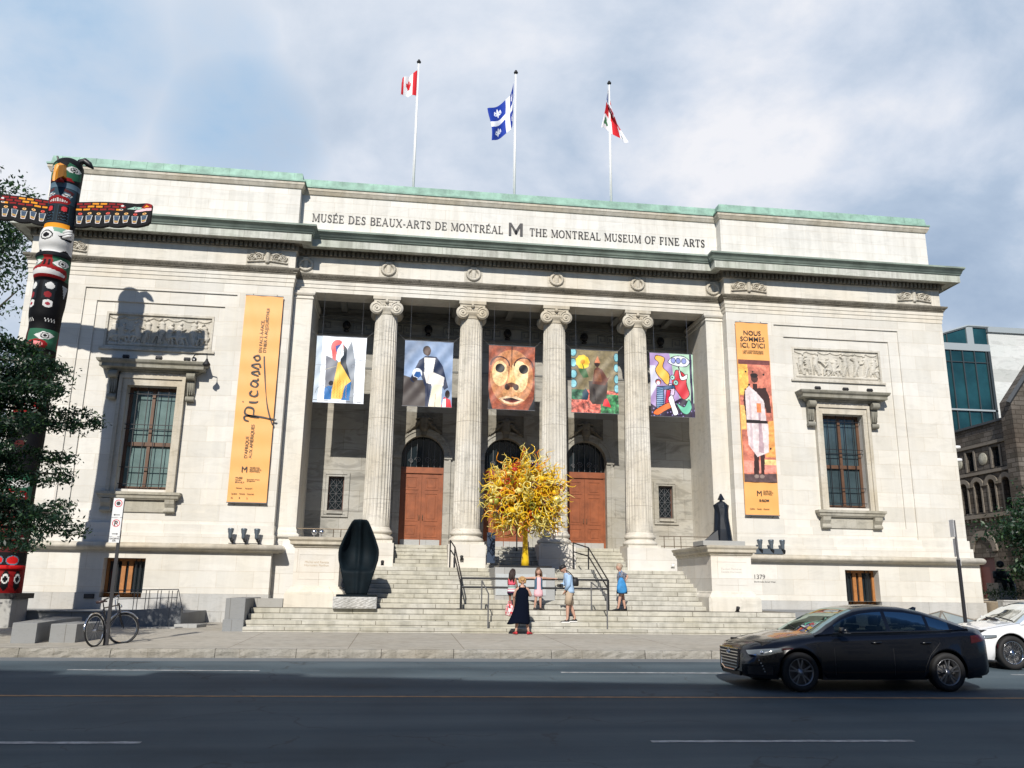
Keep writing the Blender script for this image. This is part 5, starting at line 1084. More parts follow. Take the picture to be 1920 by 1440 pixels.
# ================= TOTEM POLE
TX,TY=-15.62,-4.2; Z0,Z1=.95,14.92
a=Art(3.2,Z1-Z0,760,(.03,.035,.045)); a.nx=100; a.nz=640
a.U,a.V=np.meshgrid((np.arange(100)+.5)/100,(np.arange(640)+.5)/640); a.C=np.ones((640,100,3))*np.array((.035,.04,.05)); a.asp=(Z1-Z0)/3.2
vz=lambda z:(z-Z0)/(Z1-Z0); GR=(.17,.37,.28); RD=(.52,.09,.10); OR=(.86,.56,.13); WH=(.82,.82,.81); BL=(.035,.04,.06); TE=(.16,.25,.30); GYN=(.33,.42,.48)
def band(z0,z1,c,u0=0,u1=1): a.poly([(u0,vz(z0)),(u1,vz(z0)),(u1,vz(z1)),(u0,vz(z1))],c)
def eye(u,z,r=.15,bgc=GR,wide=1.7):
    a.poly([(u-.10*wide/1.7,vz(z-.02)),(u-.03,vz(z+r)),(u+.05,vz(z+r*.8)),(u+.10*wide/1.7,vz(z+.03)),(u+.04,vz(z-r*.8)),(u-.04,vz(z-r))],WH); a.ell(u,vz(z),.042,r*.75/(Z1-Z0),BL); a.ell(u,vz(z),.030,r*.52/(Z1-Z0),WH); a.ell(u,vz(z),.019,r*.34/(Z1-Z0),BL)
def mouth(z,h,u0=.34,u1=.66): 
    a.poly([(u0,vz(z)),(u0+.03,vz(z+h/2)),(.5,vz(z+h*.72)),(u1-.03,vz(z+h/2)),(u1,vz(z)),(u1-.03,vz(z-h/2)),(u0+.03,vz(z-h/2))],RD)
    a.poly([(u0+.035,vz(z)),(.5,vz(z+h*.34)),(u1-.035,vz(z)),(u1-.05,vz(z-h*.22)),(u0+.05,vz(z-h*.22))],WH)
    for k in range(1,12): uu=u0+.04+(u1-u0-.08)*k/12; a.line([(uu,vz(z-h*.2)),(uu,vz(z+h*.25))],.006,RD)
band(13.9,14.92,(.05,.06,.08)); a.poly([(.52,vz(14.1)),(.56,vz(14.62)),(.72,vz(14.45)),(.74,vz(14.15)),(.62,vz(14.02))],GR); a.poly([(.48,vz(14.1)),(.44,vz(14.62)),(.28,vz(14.45)),(.26,vz(14.15)),(.38,vz(14.02))],GR); eye(.62,14.40,.11); eye(.38,14.40,.11); a.poly([(.36,vz(13.98)),(.64,vz(13.98)),(.60,vz(14.10)),(.40,vz(14.10))],RD)
band(13.72,13.92,GYN); band(12.5,13.74,(.09,.14,.17)); band(13.2,13.72,TE,.30,.70); a.poly([(.33,vz(13.62)),(.45,vz(13.7)),(.45,vz(13.60)),(.36,vz(13.5))],(.30,.14,.15)); a.poly([(.67,vz(13.62)),(.55,vz(13.7)),(.55,vz(13.60)),(.64,vz(13.5))],(.30,.14,.15))
a.ell(.41,vz(13.46),.05,.008,GYN); a.ell(.59,vz(13.46),.05,.008,GYN); eye(.41,13.47,.05,wide=1); eye(.59,13.47,.05,wide=1); mouth(13.28,.22,.36,.64)
for u in (.42,.58):
    a.poly([(u-.065,vz(12.55)),(u+.065,vz(12.55)),(u+.065,vz(13.12)),(u-.065,vz(13.12))],(.13,.20,.25)); a.poly([(u-.055,vz(12.58)),(u+.055,vz(12.58)),(u+.055,vz(13.10)),(u-.055,vz(13.10))],BL); a.ell(u,vz(13.0),.035,.006,(.75,.20,.22))
    for k in range(3): a.poly([(u-.05,vz(12.62+.1*k)),(u-.02,vz(12.69+.1*k)),(u,vz(12.62+.1*k)),(u+.02,vz(12.69+.1*k)),(u+.05,vz(12.62+.1*k)),(u+.05,vz(12.66+.1*k)),(u-.05,vz(12.66+.1*k))],(.20,.30,.36))
band(12.33,12.5,OR,.33,.67)
for k in range(6): a.line([(.35+.06*k,vz(12.33)),(.35+.06*k,vz(12.48))],.006,BL)
band(11.5,12.33,WH,.24,.78); a.poly([(.5,vz(12.33)),(.62,vz(12.33)),(.60,vz(12.12)),(.52,vz(12.16))],(.45,.60,.52)); a.ell(.46,vz(12.02),.06,.012,BL); a.ell(.46,vz(12.02),.048,.009,WH); a.ell(.46,vz(12.02),.03,.006,BL); a.poly([(.56,vz(12.0)),(.66,vz(12.12)),(.74,vz(12.1)),(.70,vz(11.92)),(.60,vz(11.9))],BL)
for k in range(3): a.line([(.60,vz(11.96+.03*k)),(.72,vz(12.04+.03*k))],.010,WH)
a.poly([(.3,vz(11.5)),(.36,vz(11.62)),(.42,vz(11.5))],BL); a.poly([(.60,vz(11.5)),(.66,vz(11.62)),(.72,vz(11.5))],BL)
band(11.32,11.5,(.06,.07,.09)); band(10.56,11.32,GR); mouth(10.76,.36,.28,.72); a.poly([(.44,vz(10.92)),(.46,vz(11.34)),(.54,vz(11.34)),(.56,vz(10.92))],RD); a.ell(.48,vz(11.1),.014,.008,BL); a.ell(.52,vz(11.1),.014,.008,BL); eye(.36,11.12,.13); eye(.64,11.12,.13); band(10.56,10.60,BL)
band(9.1,10.56,(.022,.025,.04)); 
for u in (.40,.56):
    a.poly([(u-.06,vz(9.9)),(u+.05,vz(9.9)),(u+.06,vz(10.5)),(u-.06,vz(10.5))],(.10,.12,.14)); a.ell(u,vz(10.34),.038,.0085,WH); a.ell(u,vz(9.74),.045,.0095,WH); a.ell(u,vz(9.74),.02,.004,(.6,.2,.25)); a.ell(u-.01,vz(10.04),.032,.007,(.55,.16,.18))
a.poly([(.68,vz(10.45)),(.78,vz(10.45)),(.73,vz(10.0))],(.65,.68,.70))
for u in (.38,.6):
    for k in range(4): a.line([(u-.045+.03*k,vz(9.28)),(u-.035+.03*k,vz(9.20))],.010,WH)
band(8.3,8.95,GR,.40,.80); band(8.3,8.95,(.25,.10,.10),.2,.4); eye(.58,8.72,.13); a.ell(.52,vz(8.42),.09,.012,RD); a.ell(.52,vz(8.42),.05,.006,(.9,.55,.55)); a.poly([(.74,vz(8.4)),(.80,vz(9.2)),(.86,vz(8.8)),(.82,vz(8.3))],(.45,.12,.12))
band(7.3,8.2,(.10,.06,.05)); band(6.2,7.2,GR,.3,.7); eye(.42,6.8,.12); eye(.58,6.8,.12); mouth(6.4,.3); band(4.6,5.9,BL); a.ell(.5,vz(5.3),.05,.008,(.25,.07,.07))
band(3.6,4.4,GR,.3,.7); eye(.42,4.1,.12); eye(.58,4.1,.12); mouth(3.75,.26); band(2.1,3.3,(.30,.08,.09)); a.ell(.44,vz(2.9),.04,.012,(.5,.2,.17)); a.ell(.56,vz(2.6),.05,.014,(.5,.10,.10))
band(.95,2.1,BL); band(1.62,1.74,(.72,.07,.08)); band(.95,1.62,(.50,.06,.07)); 
for u in (.36,.46,.56,.66): a.ell(u,vz(1.3),.034,.020,BL); a.ell(u,vz(1.35),.028,.010,WH); a.ell(u,vz(1.34),.017,.006,BL)
a.ell(.46,vz(1.88),.06,.010,GYN); a.ell(.46,vz(1.88),.05,.008,(.78,.10,.10)); a.ell(.60,vz(1.88),.06,.010,GYN); a.ell(.60,vz(1.88),.05,.008,(.78,.10,.10))
def trad(u,z):
    th=(u-.5)*2*PI; f=math.cos(th); base=.455
    def bump(zc,w_,amp,p=2): return amp*math.exp(-((z-zc)/w_)**4)*(max(0,f)**p)
    r=base+.02*math.sin(z*1.3)+bump(14.35,.42,.05,1)+bump(13.5,.22,.06,3)+bump(12.0,.32,.13,1)+bump(11.4,.10,.10,.3)+bump(10.78,.22,.16,2)+bump(11.0,.3,.06,1)+bump(10.2,.28,.07,2)+bump(9.6,.35,.09,1)+bump(8.6,.3,.06,1)+bump(8.42,.12,.08,3)+bump(6.5,.5,.08,2)+bump(3.8,.5,.1,2)+bump(1.68,.08,.10,.5)+bump(1.3,.3,.06,.5)
    if z>14.55: r*=max(.05,math.sqrt(max(0,1-((z-14.55)/.42)**2)))
    r+=.035*(abs(math.cos(th*1.5))**6)*math.exp(-((z-10.15)/.5)**4)
    return r
tp=thing('totem_pole','carved and painted totem pole with spread wings, eagle head on top','totem pole')
g=MB(); g.s=True; nx,nz=100,640
P=[[(TX-math.sin((i/nx-.5)*2*PI)*-1*trad(i/nx,Z0+(Z1-Z0)*j/nz),TY-math.cos((i/nx-.5)*2*PI)*trad(i/nx,Z0+(Z1-Z0)*j/nz),Z0+(Z1-Z0)*j/nz) for i in range(nx+1)] for j in range(nz+1)]
g.grid(P); M['totem']=paintmat('painted_cedar',.7,0,.25); M['totem'].node_tree.nodes['Principled BSDF'].inputs['Specular IOR Level'].default_value=.18; o=g.build('carved_pole',M['totem'],tp); set_cols(o.data,lin(np.clip(a.C.reshape(-1,3),0,1)))
pm=lambda n,c: mat(n,tuple(lin(np.array(c))),.45)
PO,PB,PR=pm('orange_totem_paint',OR),pm('black_totem_paint',BL),pm('red_totem_paint',RD)
g=MB(); g.s=False; bx=TX-.02
def ringb(y,w_,z0,z1): return [(bx-w_,y,z0),(bx+w_,y,z0),(bx+w_*.8,y,z1),(bx,y,z1+.06),(bx-w_*.8,y,z1)]
g.loft([ringb(TY-.40,.20,14.05,14.50),ringb(TY-.62,.15,14.05,14.45),ringb(TY-.84,.08,13.85,14.30),ringb(TY-.90,.03,13.72,14.0)]); g.build('beak',PO,tp)
g=MB(); g.loft([ringb(TY-.38,.15,13.9,14.0),ringb(TY-.70,.10,13.9,14.02)]); g.build('lower_jaw',PR,tp)
g=MB(); g.tube([(TX-.26,TY-.1,14.72),(TX-.38,TY-.1,15.0)],[.05,.03],6); g.build('ear',PB,tp)
g=MB(); g.s=True; g.tube([(TX+.28,TY,14.72),(TX+.34,TY-.02,14.88),(TX+.48,TY-.04,14.92),(TX+.64,TY-.05,14.80),(TX+.78,TY-.05,14.66)],[.09,.11,.11,.10,.03],8); g.build('ear',PB,tp)
g=MB(); g.s=True
for k in range(3): g.tube([(TX+.30,TY-.42,11.98+.09*k),(TX+.5,TY-.50,12.02+.09*k),(TX+.60,TY-.48,12.04+.08*k)],[.05,.045,.03],7)
g.build('paw',pm('white_totem_paint',WH),tp)
# wings: painted slab with depth
def wing(s):
    a=Art(2.35,1.15,300,BL); C_=a
    C_.poly([(0,.62),(0,1),(.66,1),(.66,.62)],(.08,.03,.04))
    for r_ in range(3):
        for k in range(6):
            x0=.02+k*.105+(.05 if r_%2 else 0); c=OR if (k*2+r_*3)%5 in (0,2) else RD
            if x0<.60: C_.poly([(x0,.655+.115*r_),(x0+.082,.655+.115*r_),(x0+.082,.725+.115*r_),(x0,.725+.115*r_)],c)
    C_.poly([(.66,.62),(.90,.62),(.90,1),(.66,1)],BL); C_.ell(.62,.86,.02,.04,WH); C_.ell(.61,.7,.025,.03,WH); C_.ell(.61,.7,.015,.016,BL)
    C_.poly([(.68,.72),(.78,.86),(.88,.82),(.9,.74)],(.62,.76,.70)); C_.ell(.795,.79,.022,.04,BL); C_.ell(.795,.79,.012,.02,WH)
    C_.poly([(.86,.78),(.92,1),(1,1),(1,.72)],RD); C_.poly([(.90,.80),(.93,.92),(.97,.84)],OR); C_.poly([(.78,.62),(1,.66),(1,.80),(.80,.70)],(.93,.75,.78)); 
    for k in range(8):
        x0=.035+k*.118; C_.ell(x0+.055,.52,.026,.045,(.90,.72,.45) if k%3 else (.85,.35,.3)); C_.ell(x0+.055,.52,.012,.02,RD)
        C_.poly([(x0+.012,.44),(x0+.098,.44),(x0+.082,.12),(x0+.028,.12)],WH); C_.poly([(x0+.019,.43),(x0+.091,.43),(x0+.075,.15),(x0+.035,.15)],(.25,.32,.40)); C_.poly([(x0+.026,.24),(x0+.085,.24),(x0+.076,.16),(x0+.035,.16)],(.70,.58,.34)); C_.poly([(x0+.036,.175),(x0+.075,.175),(x0+.074,.15),(x0+.036,.15)],RD)
        if k%2==0: C_.poly([(x0-.01,.5),(x0+.004,.5),(x0+.02,.0),(x0-.02,.0)],BL)
    def outline(u):  # lower and upper edge of the wing along its length
        lo=12.48+.20*u+.05*abs(math.sin(u*4.3*PI))*-1*(1 if u<.98 else 0)+.05; hi=13.42+.10*math.sin(u*PI*.8)+.10*max(0,u-.8)*5*(1-max(0,u-.93)*9)
        if u>.93: lo+=(u-.93)*1.4
        return lo+.06,hi
    def fn(side):
        def f(u,v):
            lo,hi=outline(u); return (TX+s*(.36+2.42*u),TY+.02-.07*math.sin(v*PI)*0+side,lo+(hi-lo)*v)
        return f
    nx,nz=a.nx,a.nz; g=MB(); f0=fn(-.07); f1=fn(.07)
    rng=range(nx+1) if s>0 else range(nx,-1,-1)
    P=[[f0(i/nx,j/nz) for i in rng] for j in range(nz+1)]; g.grid(P); nf=len(g.f)
    b=[P[0][k] for k in range(nx+1)]+[P[j][-1] for j in range(nz+1)]+P[-1][::-1]+[P[j][0] for j in range(nz,-1,-1)]
    for p,q in zip(b,b[1:]+b[:1]): g.poly([p,(p[0],TY+.09,p[2]),(q[0],TY+.09,q[2]),q])
    g.grid([[(p[0],TY+.09,p[2]) for p in row[::-1]] for row in P])
    o=g.build('wing',M['totem'],tp); cc=a.C if s>0 else a.C[:,::-1]; cols=np.tile(np.array(BL),(len(g.f),1)); cols[:nf]=cc.reshape(-1,3); set_cols(o.data,lin(np.clip(cols,0,1)))
wing(1); wing(-1)
g=MB(); g.box(TX-.95,TX+.62,TY-.62,TY+.6,.80,.95); g.build('black_base',M['black'],tp)
pb=thing('granite_plinth','pale granite block in front of the totem pole foot','plinth'); g=MB(); g.boxr(-16.6,-15.10,-4.8,-3.7,-.1,.80,.015); g.build('block',M['granite'],pb); g=MB(); g.box(-15.75,-15.35,-4.815,-4.8,.66,.70); g.build('plaque',M['iron_gy'],pb)
# ================= RAMP, BENCHES
rw=thing('ramp_wall','low grey granite ramp wall with metal railing left of the stairs','wall')
g=MB(); g.prism([(-24,-.1),(-10.66,-.1),(-10.72,.57),(-12.9,.44),(-24,.42)],-3.65,-3.4); g.box(-24,-10.7,-3.4,-.2,-.1,.40); g.build('wall',M['granite_dk'],rw)
g=MB(); g.box(-24,-12.9,-3.70,-3.38,.421,.455); g.build('coping',M['granite'],rw)
g=MB(); g.tube([(-12.62,-3.5,1.06),(-10.88,-3.5,1.11)],.016,6); g.tube([(-12.62,-3.5,.80),(-10.88,-3.5,.86)],.012,6)
for x in (-12.62,-12.16,-12.06,-11.82,-11.72,-11.48,-11.38,-11.15,-11.05,-10.90): g.tube([(x,-3.5,.45),(x,-3.5,1.07)],.012,5)
g.tube([(-10.88,-3.5,1.10),(-10.70,-3.5,.5)],.012,5); g.build('railing',M['iron_gy'],rw)
def block(name,lab,cat,P,z1,mm,grp=None):
    g=MB(); c=.012; n=len(P); z0=-.12; cx_=sum(p[0] for p in P)/n; cy_=sum(p[1] for p in P)/n
    sh=[(p[0]+(cx_-p[0])*.02,p[1]+(cy_-p[1])*.01) for p in P]
    g.loft([[(*p,z0) for p in P],[(*p,z1-c) for p in P],[(*p,z1) for p in sh]]); return tag(g.build(name,mm),lab,cat,grp)
block('granite_bench','long grey granite bench block at the far left of the sidewalk','bench',[(-12.70,-10.3),(-12.18,-10.3),(-12.55,-6.5),(-13.28,-6.5)],.38,M['granite_dk'],'granite bench blocks on the sidewalk')
block('granite_bench','short grey granite bench block beside the bicycle','bench',[(-11.98,-10.05),(-11.42,-10.05),(-11.25,-8.5),(-11.95,-8.5)],.35,M['granite_dk'],'granite bench blocks on the sidewalk')
block('paving_slab','thin pale slab lying at the foot of the ramp wall, nearer the bicycle','slab',[(-11.4,-4.6),(-10.6,-4.6),(-10.5,-4.1),(-11.2,-4.1)],.03,M['granite'],'thin slabs by the ramp')
block('paving_slab','thicker pale slab lying at the end of the ramp wall','slab',[(-10.75,-4.1),(-10.1,-4.1),(-9.95,-3.5),(-10.6,-3.5)],.10,M['granite'],'thin slabs by the ramp')
# ================= SIGNS
def ringm(g,x,y,z,r,w_): 
    n=24; A=[[(x+rr*math.cos(2*PI*k/n),y,z+rr*math.sin(2*PI*k/n)) for k in range(n)] for rr in (r,r-w_)]
    g.loft(A,False)
sp=thing('sign_post','dark sign post with white no stopping and no parking signs, a bicycle leaning on it','street sign',(-10.53,-10.72,-.07)); sp.rotation_euler=(0,0,0)
g=MB(); g.box(-.035,.035,-.02,.02,0,2.52); g.box(-.05,.05,-.03,.03,0,.45); g.build('post',mat('dark_channel_post',(.02,.02,.025),.5),sp); g=MB(); g.box(-.02,.03,-.012,.012,2.52,3.24); g.build('upper_post',M['iron_gy'],sp)
M['signwhite']=mat('sign_white',(.72,.73,.74),.4); M['signred']=mat('sign_red',(.62,.03,.05),.4)
rotz=R(12)
def plate(z0,z1,fn):
    g=MB(); g.boxr(-.205,.025,-.035,-.028,z0,z1,.004); p=g.build('sign_plate',M['signwhite'],sp); p.rotation_euler=(0,0,0); fn(p); return p
def f1(p):
    g=MB(); ringm(g,-.09,-.037,3.13,.085,.017); g.build('red_ring',M['signred'],p)
    g=MB(); g.lathe([(0,-.038),(.05,-.038),(.05,-.037)],(-.09,0,3.13),6,'y'); g.build('hexagon',M['letter'],p)
    g=MB(); g.box(-.15,-.03,-.038,-.036,2.86,2.875); g.prism([(-.17,2.867),(-.135,2.89),(-.135,2.845)],-.038,-.036); g.build('arrow',M['letter'],p)
def f2(p):
    g=MB(); ringm(g,-.09,-.037,2.68,.085,.014); g.prism([(-.148,2.738),(-.138,2.748),(-.032,2.622),(-.042,2.612)][::-1],-.039,-.0375); g.build('red_ring',M['signred'],p)
    text('P',.155,(-.135,-.038,2.625),m='letter',parent=p,name='letter_p',bold=.003)
    g=MB(); g.box(-.15,-.04,-.038,-.036,2.43,2.445); g.prism([(-.02,2.437),(-.05,2.46),(-.05,2.414)],-.038,-.036); g.build('arrow',M['letter'],p)
def f3(p):
    text('EXCEPTÉ\nS3R',.05,(-.09,-.038,2.315),m='letter',parent=p,align='CENTER',name='lettering')
plate(2.81,3.25,f1); plate(2.38,2.80,f2); plate(2.24,2.37,f3)
s2=thing('sign_post','dark sign post behind the black car, its white signs seen edge on','street sign',(10.02,-11.0,-.07))
g=MB(); g.box(-.03,.03,-.035,.035,0,2.2); g.build('post',bpy.data.materials['dark_channel_post'],s2)
for z0,z1,dx in ((2.78,3.22,-.03),(2.28,2.74,.02),(2.05,2.24,.05)):
    g=MB(); g.M=Matrix.Translation((dx,0,0))@Matrix.Rotation(R(82),4,'Z'); g.boxr(-.02,.20,-.006,.006,z0,z1,.003); g.build('sign_plate',M['signwhite'],s2)
g=MB(); g.box(-.02,.02,-.02,.02,2.2,3.2); g.build('upper_post',M['iron_gy'],s2)
# ================= BICYCLE
def bicycle(loc,ang,steer):
    t=thing('bicycle','black city bicycle with chrome mudguards leaning on the sign post','bicycle',loc,ang); t.rotation_euler=(R(-6),0,ang)
    bk=mat('black_bicycle_paint',(.012,.013,.02),.25,coat=.6); rub=M['black']; r=.33
    def wheel(nm,par,M_):
        g=MB(); g.M=M_; g.s=True; g.tube([(r*math.cos(k*PI/20),0,r*math.sin(k*PI/20)) for k in range(40)],.021,8,closed=True); w_=g.build(nm,rub,par)
        g=MB(); g.M=M_; g.tube([((r-.028)*math.cos(k*PI/20),0,(r-.028)*math.sin(k*PI/20)) for k in range(40)],.009,6,closed=True); g.build('rim',M['chrome'],w_)
        g=MB(); g.M=M_
        for k in range(18): a_=k*PI/9; g.tube([(.02*math.cos(a_),(.02 if k%2 else -.02),.02*math.sin(a_)),((r-.03)*math.cos(a_),0,(r-.03)*math.sin(a_))],.0018,3)
        g.lathe([(.02,-.04),(.028,-.03),(.028,.03),(.02,.04)],(0,0,0),8,'y'); g.build('spokes',M['steel'],w_)
        g=MB(); g.M=M_; g.s=True
        for sg in (0,):
            pts=[((r+.035)*math.cos(R(a_)),0,(r+.035)*math.sin(R(a_))) for a_ in range(30,185,9)]; g.tube(pts,[.018]*len(pts),6)
        g.build('mudguard',M['chrome'],w_)
    wheel('wheel',t,Matrix.Translation((-.52,0,r)))
    FM=Matrix.Translation((.52,0,r))@Matrix.Translation((-.13,0,.35))@Matrix.Rotation(steer,4,'Z')@Matrix.Translation((.13,0,-.35))
    FM=Matrix.Translation((.52,0,r))@Matrix.Rotation(steer,4,'Z'); wheel('wheel',t,FM)
    g=MB(); hd=(.34,0,.86); bb=(-.08,0,.30); sb=(-.22,0,.80); hb=(.37,0,.72)
    for a_,b_ in ((hd,sb),(hb,bb),(sb,bb)): g.tube([a_,b_],.016,8)
    for s in (-.05,.05): g.tube([bb,(-.52,s,r)],.010,6); g.tube([sb,(-.52,s,r)],.008,6)
    g.tube([(.33,0,.90),(.39,0,.68)],.02,8); g.tube([sb,(-.26,0,.93)],.013,8); g.build('frame',bk,t)
    g=MB(); 
    for s in (-.05,.05): g.tube([FM@Vector((0,s,0)),FM@Vector((-.09,s*.9,.35)),FM@Vector((-.13,0,.38))],.010,6)
    g.build('fork',bk,t)
    g=MB(); B=lambda p:FM@Vector(p); g.tube([B((-.17,0,.42)),B((-.19,0,.66))],.012,8); g.tube([B((-.30,-.30,.70)),B((-.18,-.27,.74)),B((-.14,-.12,.68)),B((-.16,0,.66)),B((-.14,.12,.68)),B((-.18,.27,.74)),B((-.30,.30,.70))],.011,8); g.build('handlebar',M['chrome'],t)
    g=MB(); 
    for s in (-1,1): g.tube([B((-.26,s*.295,.715)),B((-.36,s*.31,.68))],.017,8)
    g.build('grip',rub,t)
    g=MB(); g.s=True; g.loft([[(-.42,-.07,.95),(-.42,.07,.95),(-.42,.05,.90),(-.42,-.05,.90)],[(-.32,-.085,.97),(-.32,.085,.97),(-.32,.05,.92),(-.32,-.05,.92)],[(-.2,-.03,.965),(-.2,.03,.965),(-.2,.02,.93),(-.2,-.02,.93)],[(-.12,-.015,.955),(-.12,.015,.955),(-.12,.01,.93),(-.12,-.01,.93)]]); g.build('saddle',mat('brown_saddle',(.05,.03,.03),.5),t)
    g=MB(); g.lathe([(.08,-.05),(.085,-.048),(.085,-.042),(.08,-.04)],(-.08,0,.30),20,'y'); g.tube([(-.08,-.07,.30),(-.0,-.07,.17),(0,-.14,.17)],.008,5); g.tube([(-.08,.07,.30),(-.16,.07,.43),(-.16,.14,.43)],.008,5); g.build('crankset',M['steel'],t)
    g=MB(); g.s=True; g.sphere(B((-.06,0,.50)),.035,10,6); g.build('headlamp',M['chrome'],t)
    return t
bicycle((-10.50,-10.60,-.065),R(74),R(-42))
# ================= TREES
def leafmat(n,c,tr=.35):
    m=bpy.data.materials.new(n); m.use_nodes=True; nt=m.node_tree; nt.nodes.clear(); o=N(nt,'ShaderNodeOutputMaterial'); d=N(nt,'ShaderNodeBsdfDiffuse'); d.inputs[0].default_value=(*c,1)
    t=N(nt,'ShaderNodeBsdfTranslucent'); t.inputs[0].default_value=(c[0]*1.5,c[1]*1.6,c[2]*.7,1); g=N(nt,'ShaderNodeBsdfGlossy'); g.inputs['Roughness'].default_value=.45; g.inputs[0].default_value=(.5,.5,.5,1)
    m1=N(nt,'ShaderNodeMixShader'); m1.inputs[0].default_value=tr; lk(nt,d.outputs[0],m1.inputs[1]); lk(nt,t.outputs[0],m1.inputs[2]); m2=N(nt,'ShaderNodeMixShader'); m2.inputs[0].default_value=.06; lk(nt,m1.outputs[0],m2.inputs[1]); lk(nt,g.outputs[0],m2.inputs[2]); lk(nt,m2.outputs[0],o.inputs[0]); return m
LF=[leafmat('leaf_dark',(.009,.030,.020)),leafmat('leaf_mid',(.017,.050,.026)),leafmat('leaf_light',(.05,.105,.04))]
BARK=mat('bark',(.05,.04,.032),.9,noise=.3,nscale=12,bump=.6,bscale=30)
def leaves(g,c,n,spread,size,rs,flat=0.0,asp=.5):
    P=rs.normal(size=(n,3))*np.array(spread); A=rs.normal(size=(n,3)); A/=np.linalg.norm(A,axis=1)[:,None]; B=rs.normal(size=(n,3)); B-= (B*A).sum(1)[:,None]*A; B/=np.linalg.norm(B,axis=1)[:,None]
    S=size*(.6+.8*rs.rand(n))
    for i in range(n):
        p=np.array(c)+P[i]; a=A[i]*S[i]; b=B[i]*S[i]*asp
        k=len(g.v); g.v.extend([tuple(p-a),tuple(p+b*.9),tuple(p+a),tuple(p-b*.9)]); g.f.append((k,k+1,k+2,k+3)); g.m.append(int(rs.choice(3,p=g.pp))); g.sm.append(False)
def tree(name,label,trunk,r0,limbs,clumps,lf=LF,pp=(.45,.4,.15),seed=1,group=None,cat='tree',size=.08,per=60,asp=.5):
    rs=np.random.RandomState(seed); t=thing(name,label,cat,group=group)
    g=MB(); g.s=True; g.tube(trunk,[r0*(1-.6*i/(len(trunk)-1)) for i in range(len(trunk))],10)
    for L in limbs: g.tube(L,[r0*.38*(1-.8*i/(len(L)-1)) for i in range(len(L))],6)
    g.build('trunk',BARK,t)
    g=MB(); g.pp=list(pp)
    for (c,s,n) in clumps: leaves(g,c,int(n),s,size,rs,asp=asp)
    g.build('crown',lf,t); return t
def scatter(center,rad,n,seed,cs=.35,per=60,shell=.4,cut=None):
    """sub-clumps spread through an uneven ellipsoid"""
    rs=np.random.RandomState(seed); out=[]
    while len(out)<n:
        v=rs.normal(size=3); v/=np.linalg.norm(v); r=(shell+(1-shell)*rs.rand())**.5; r*=.72+.28*math.sin(v[0]*5+seed)*math.cos(v[2]*6+seed)+.1*rs.rand()
        p=np.array(center)+v*np.array(rad)*r
        if cut and not cut(p): continue
        k=rs.uniform(.6,1.4); out.append((tuple(p),(cs*k,cs*k,cs*k*.55),per*k))
    return out
# honey locust in front of the totem pole
tr=[(-15.7,-10.4,-.1),(-15.7,-10.4,1.6),(-15.6,-10.3,3.2),(-15.7,-10.2,5.0),(-15.8,-10.2,7.0)]
rs=random.Random(9); limbs=[]; cl=[]
tips=[(-13.35,7.05,0),(-13.0,6.0,1),(-12.95,5.75,0),(-13.35,6.5,1),(-13.5,4.9,0),(-13.35,4.3,1),(-12.75,3.1,1),(-12.65,2.85,0),(-13.3,2.45,1),(-13.1,3.4,0),(-13.9,3.6,1),(-14.4,7.7,0),(-14.0,7.2,1),(-15.0,7.9,0),(-15.8,7.9,1),(-16.6,7.3,0),(-17.4,6.0,1),(-17.8,4.6,0),(-17.2,3.4,1),(-16.5,2.6,0),(-15.6,8.2,1),(-13.9,5.6,0),(-14.2,6.3,1),(-14.6,6.9,0),(-14.3,4.8,1),(-14.6,3.9,0),(-14.2,3.0,1),(-15.3,5.9,0),(-15.9,4.8,1),(-15.1,3.6,0),(-16.4,5.6,1),(-16.3,6.6,0),(-15.0,6.9,1),(-14.7,5.4,0),(-13.75,6.75,0),(-15.9,3.3,1)]
for i,(x,z,f) in enumerate(tips):
    x=-4.117+(x+4.117)*.885-.05; z=1.29+(z-1.29)*.885
    st_=(-15.6-.1*rs.random(),-10.3,max(2.4,z-rs.uniform(1.0,2.0))); y=-10.1+rs.uniform(-.8,.7); mid=((st_[0]+x)/2,(-10.3+y)/2,z-.1+rs.uniform(-.2,.2)); tip=(x,y,z-.1)
    L=[st_,mid,tip]; limbs.append(L)
    for k in range(9):
        t=.28+.72*k/8; a=L[0] if t<.5 else L[1]; b=L[1] if t<.5 else L[2]; tt=(t*2)%1 if t<1 else 1
        p=[a[q]+(b[q]-a[q])*tt for q in range(3)]; 
        for q in range(3):
            cl.append(((p[0]+rs.uniform(-.22,.22)*(1.2-t*.7),p[1]+rs.uniform(-.35,.35),p[2]-.05+rs.uniform(-.2,.14)*(1.3-t*.6)),(.17-.05*t,.2,.075),62))
cl+=scatter((-14.9,-10.2,4.5),(1.55,.95,2.85),680,31,.20,85,.02,lambda p:p[0]<-13.15 and p[2]>2.0)
tree('locust_tree','dark green honey locust tree in front of the totem pole',tr,.17,limbs,cl,pp=(.55,.35,.10),seed=4,size=.055,asp=.42)
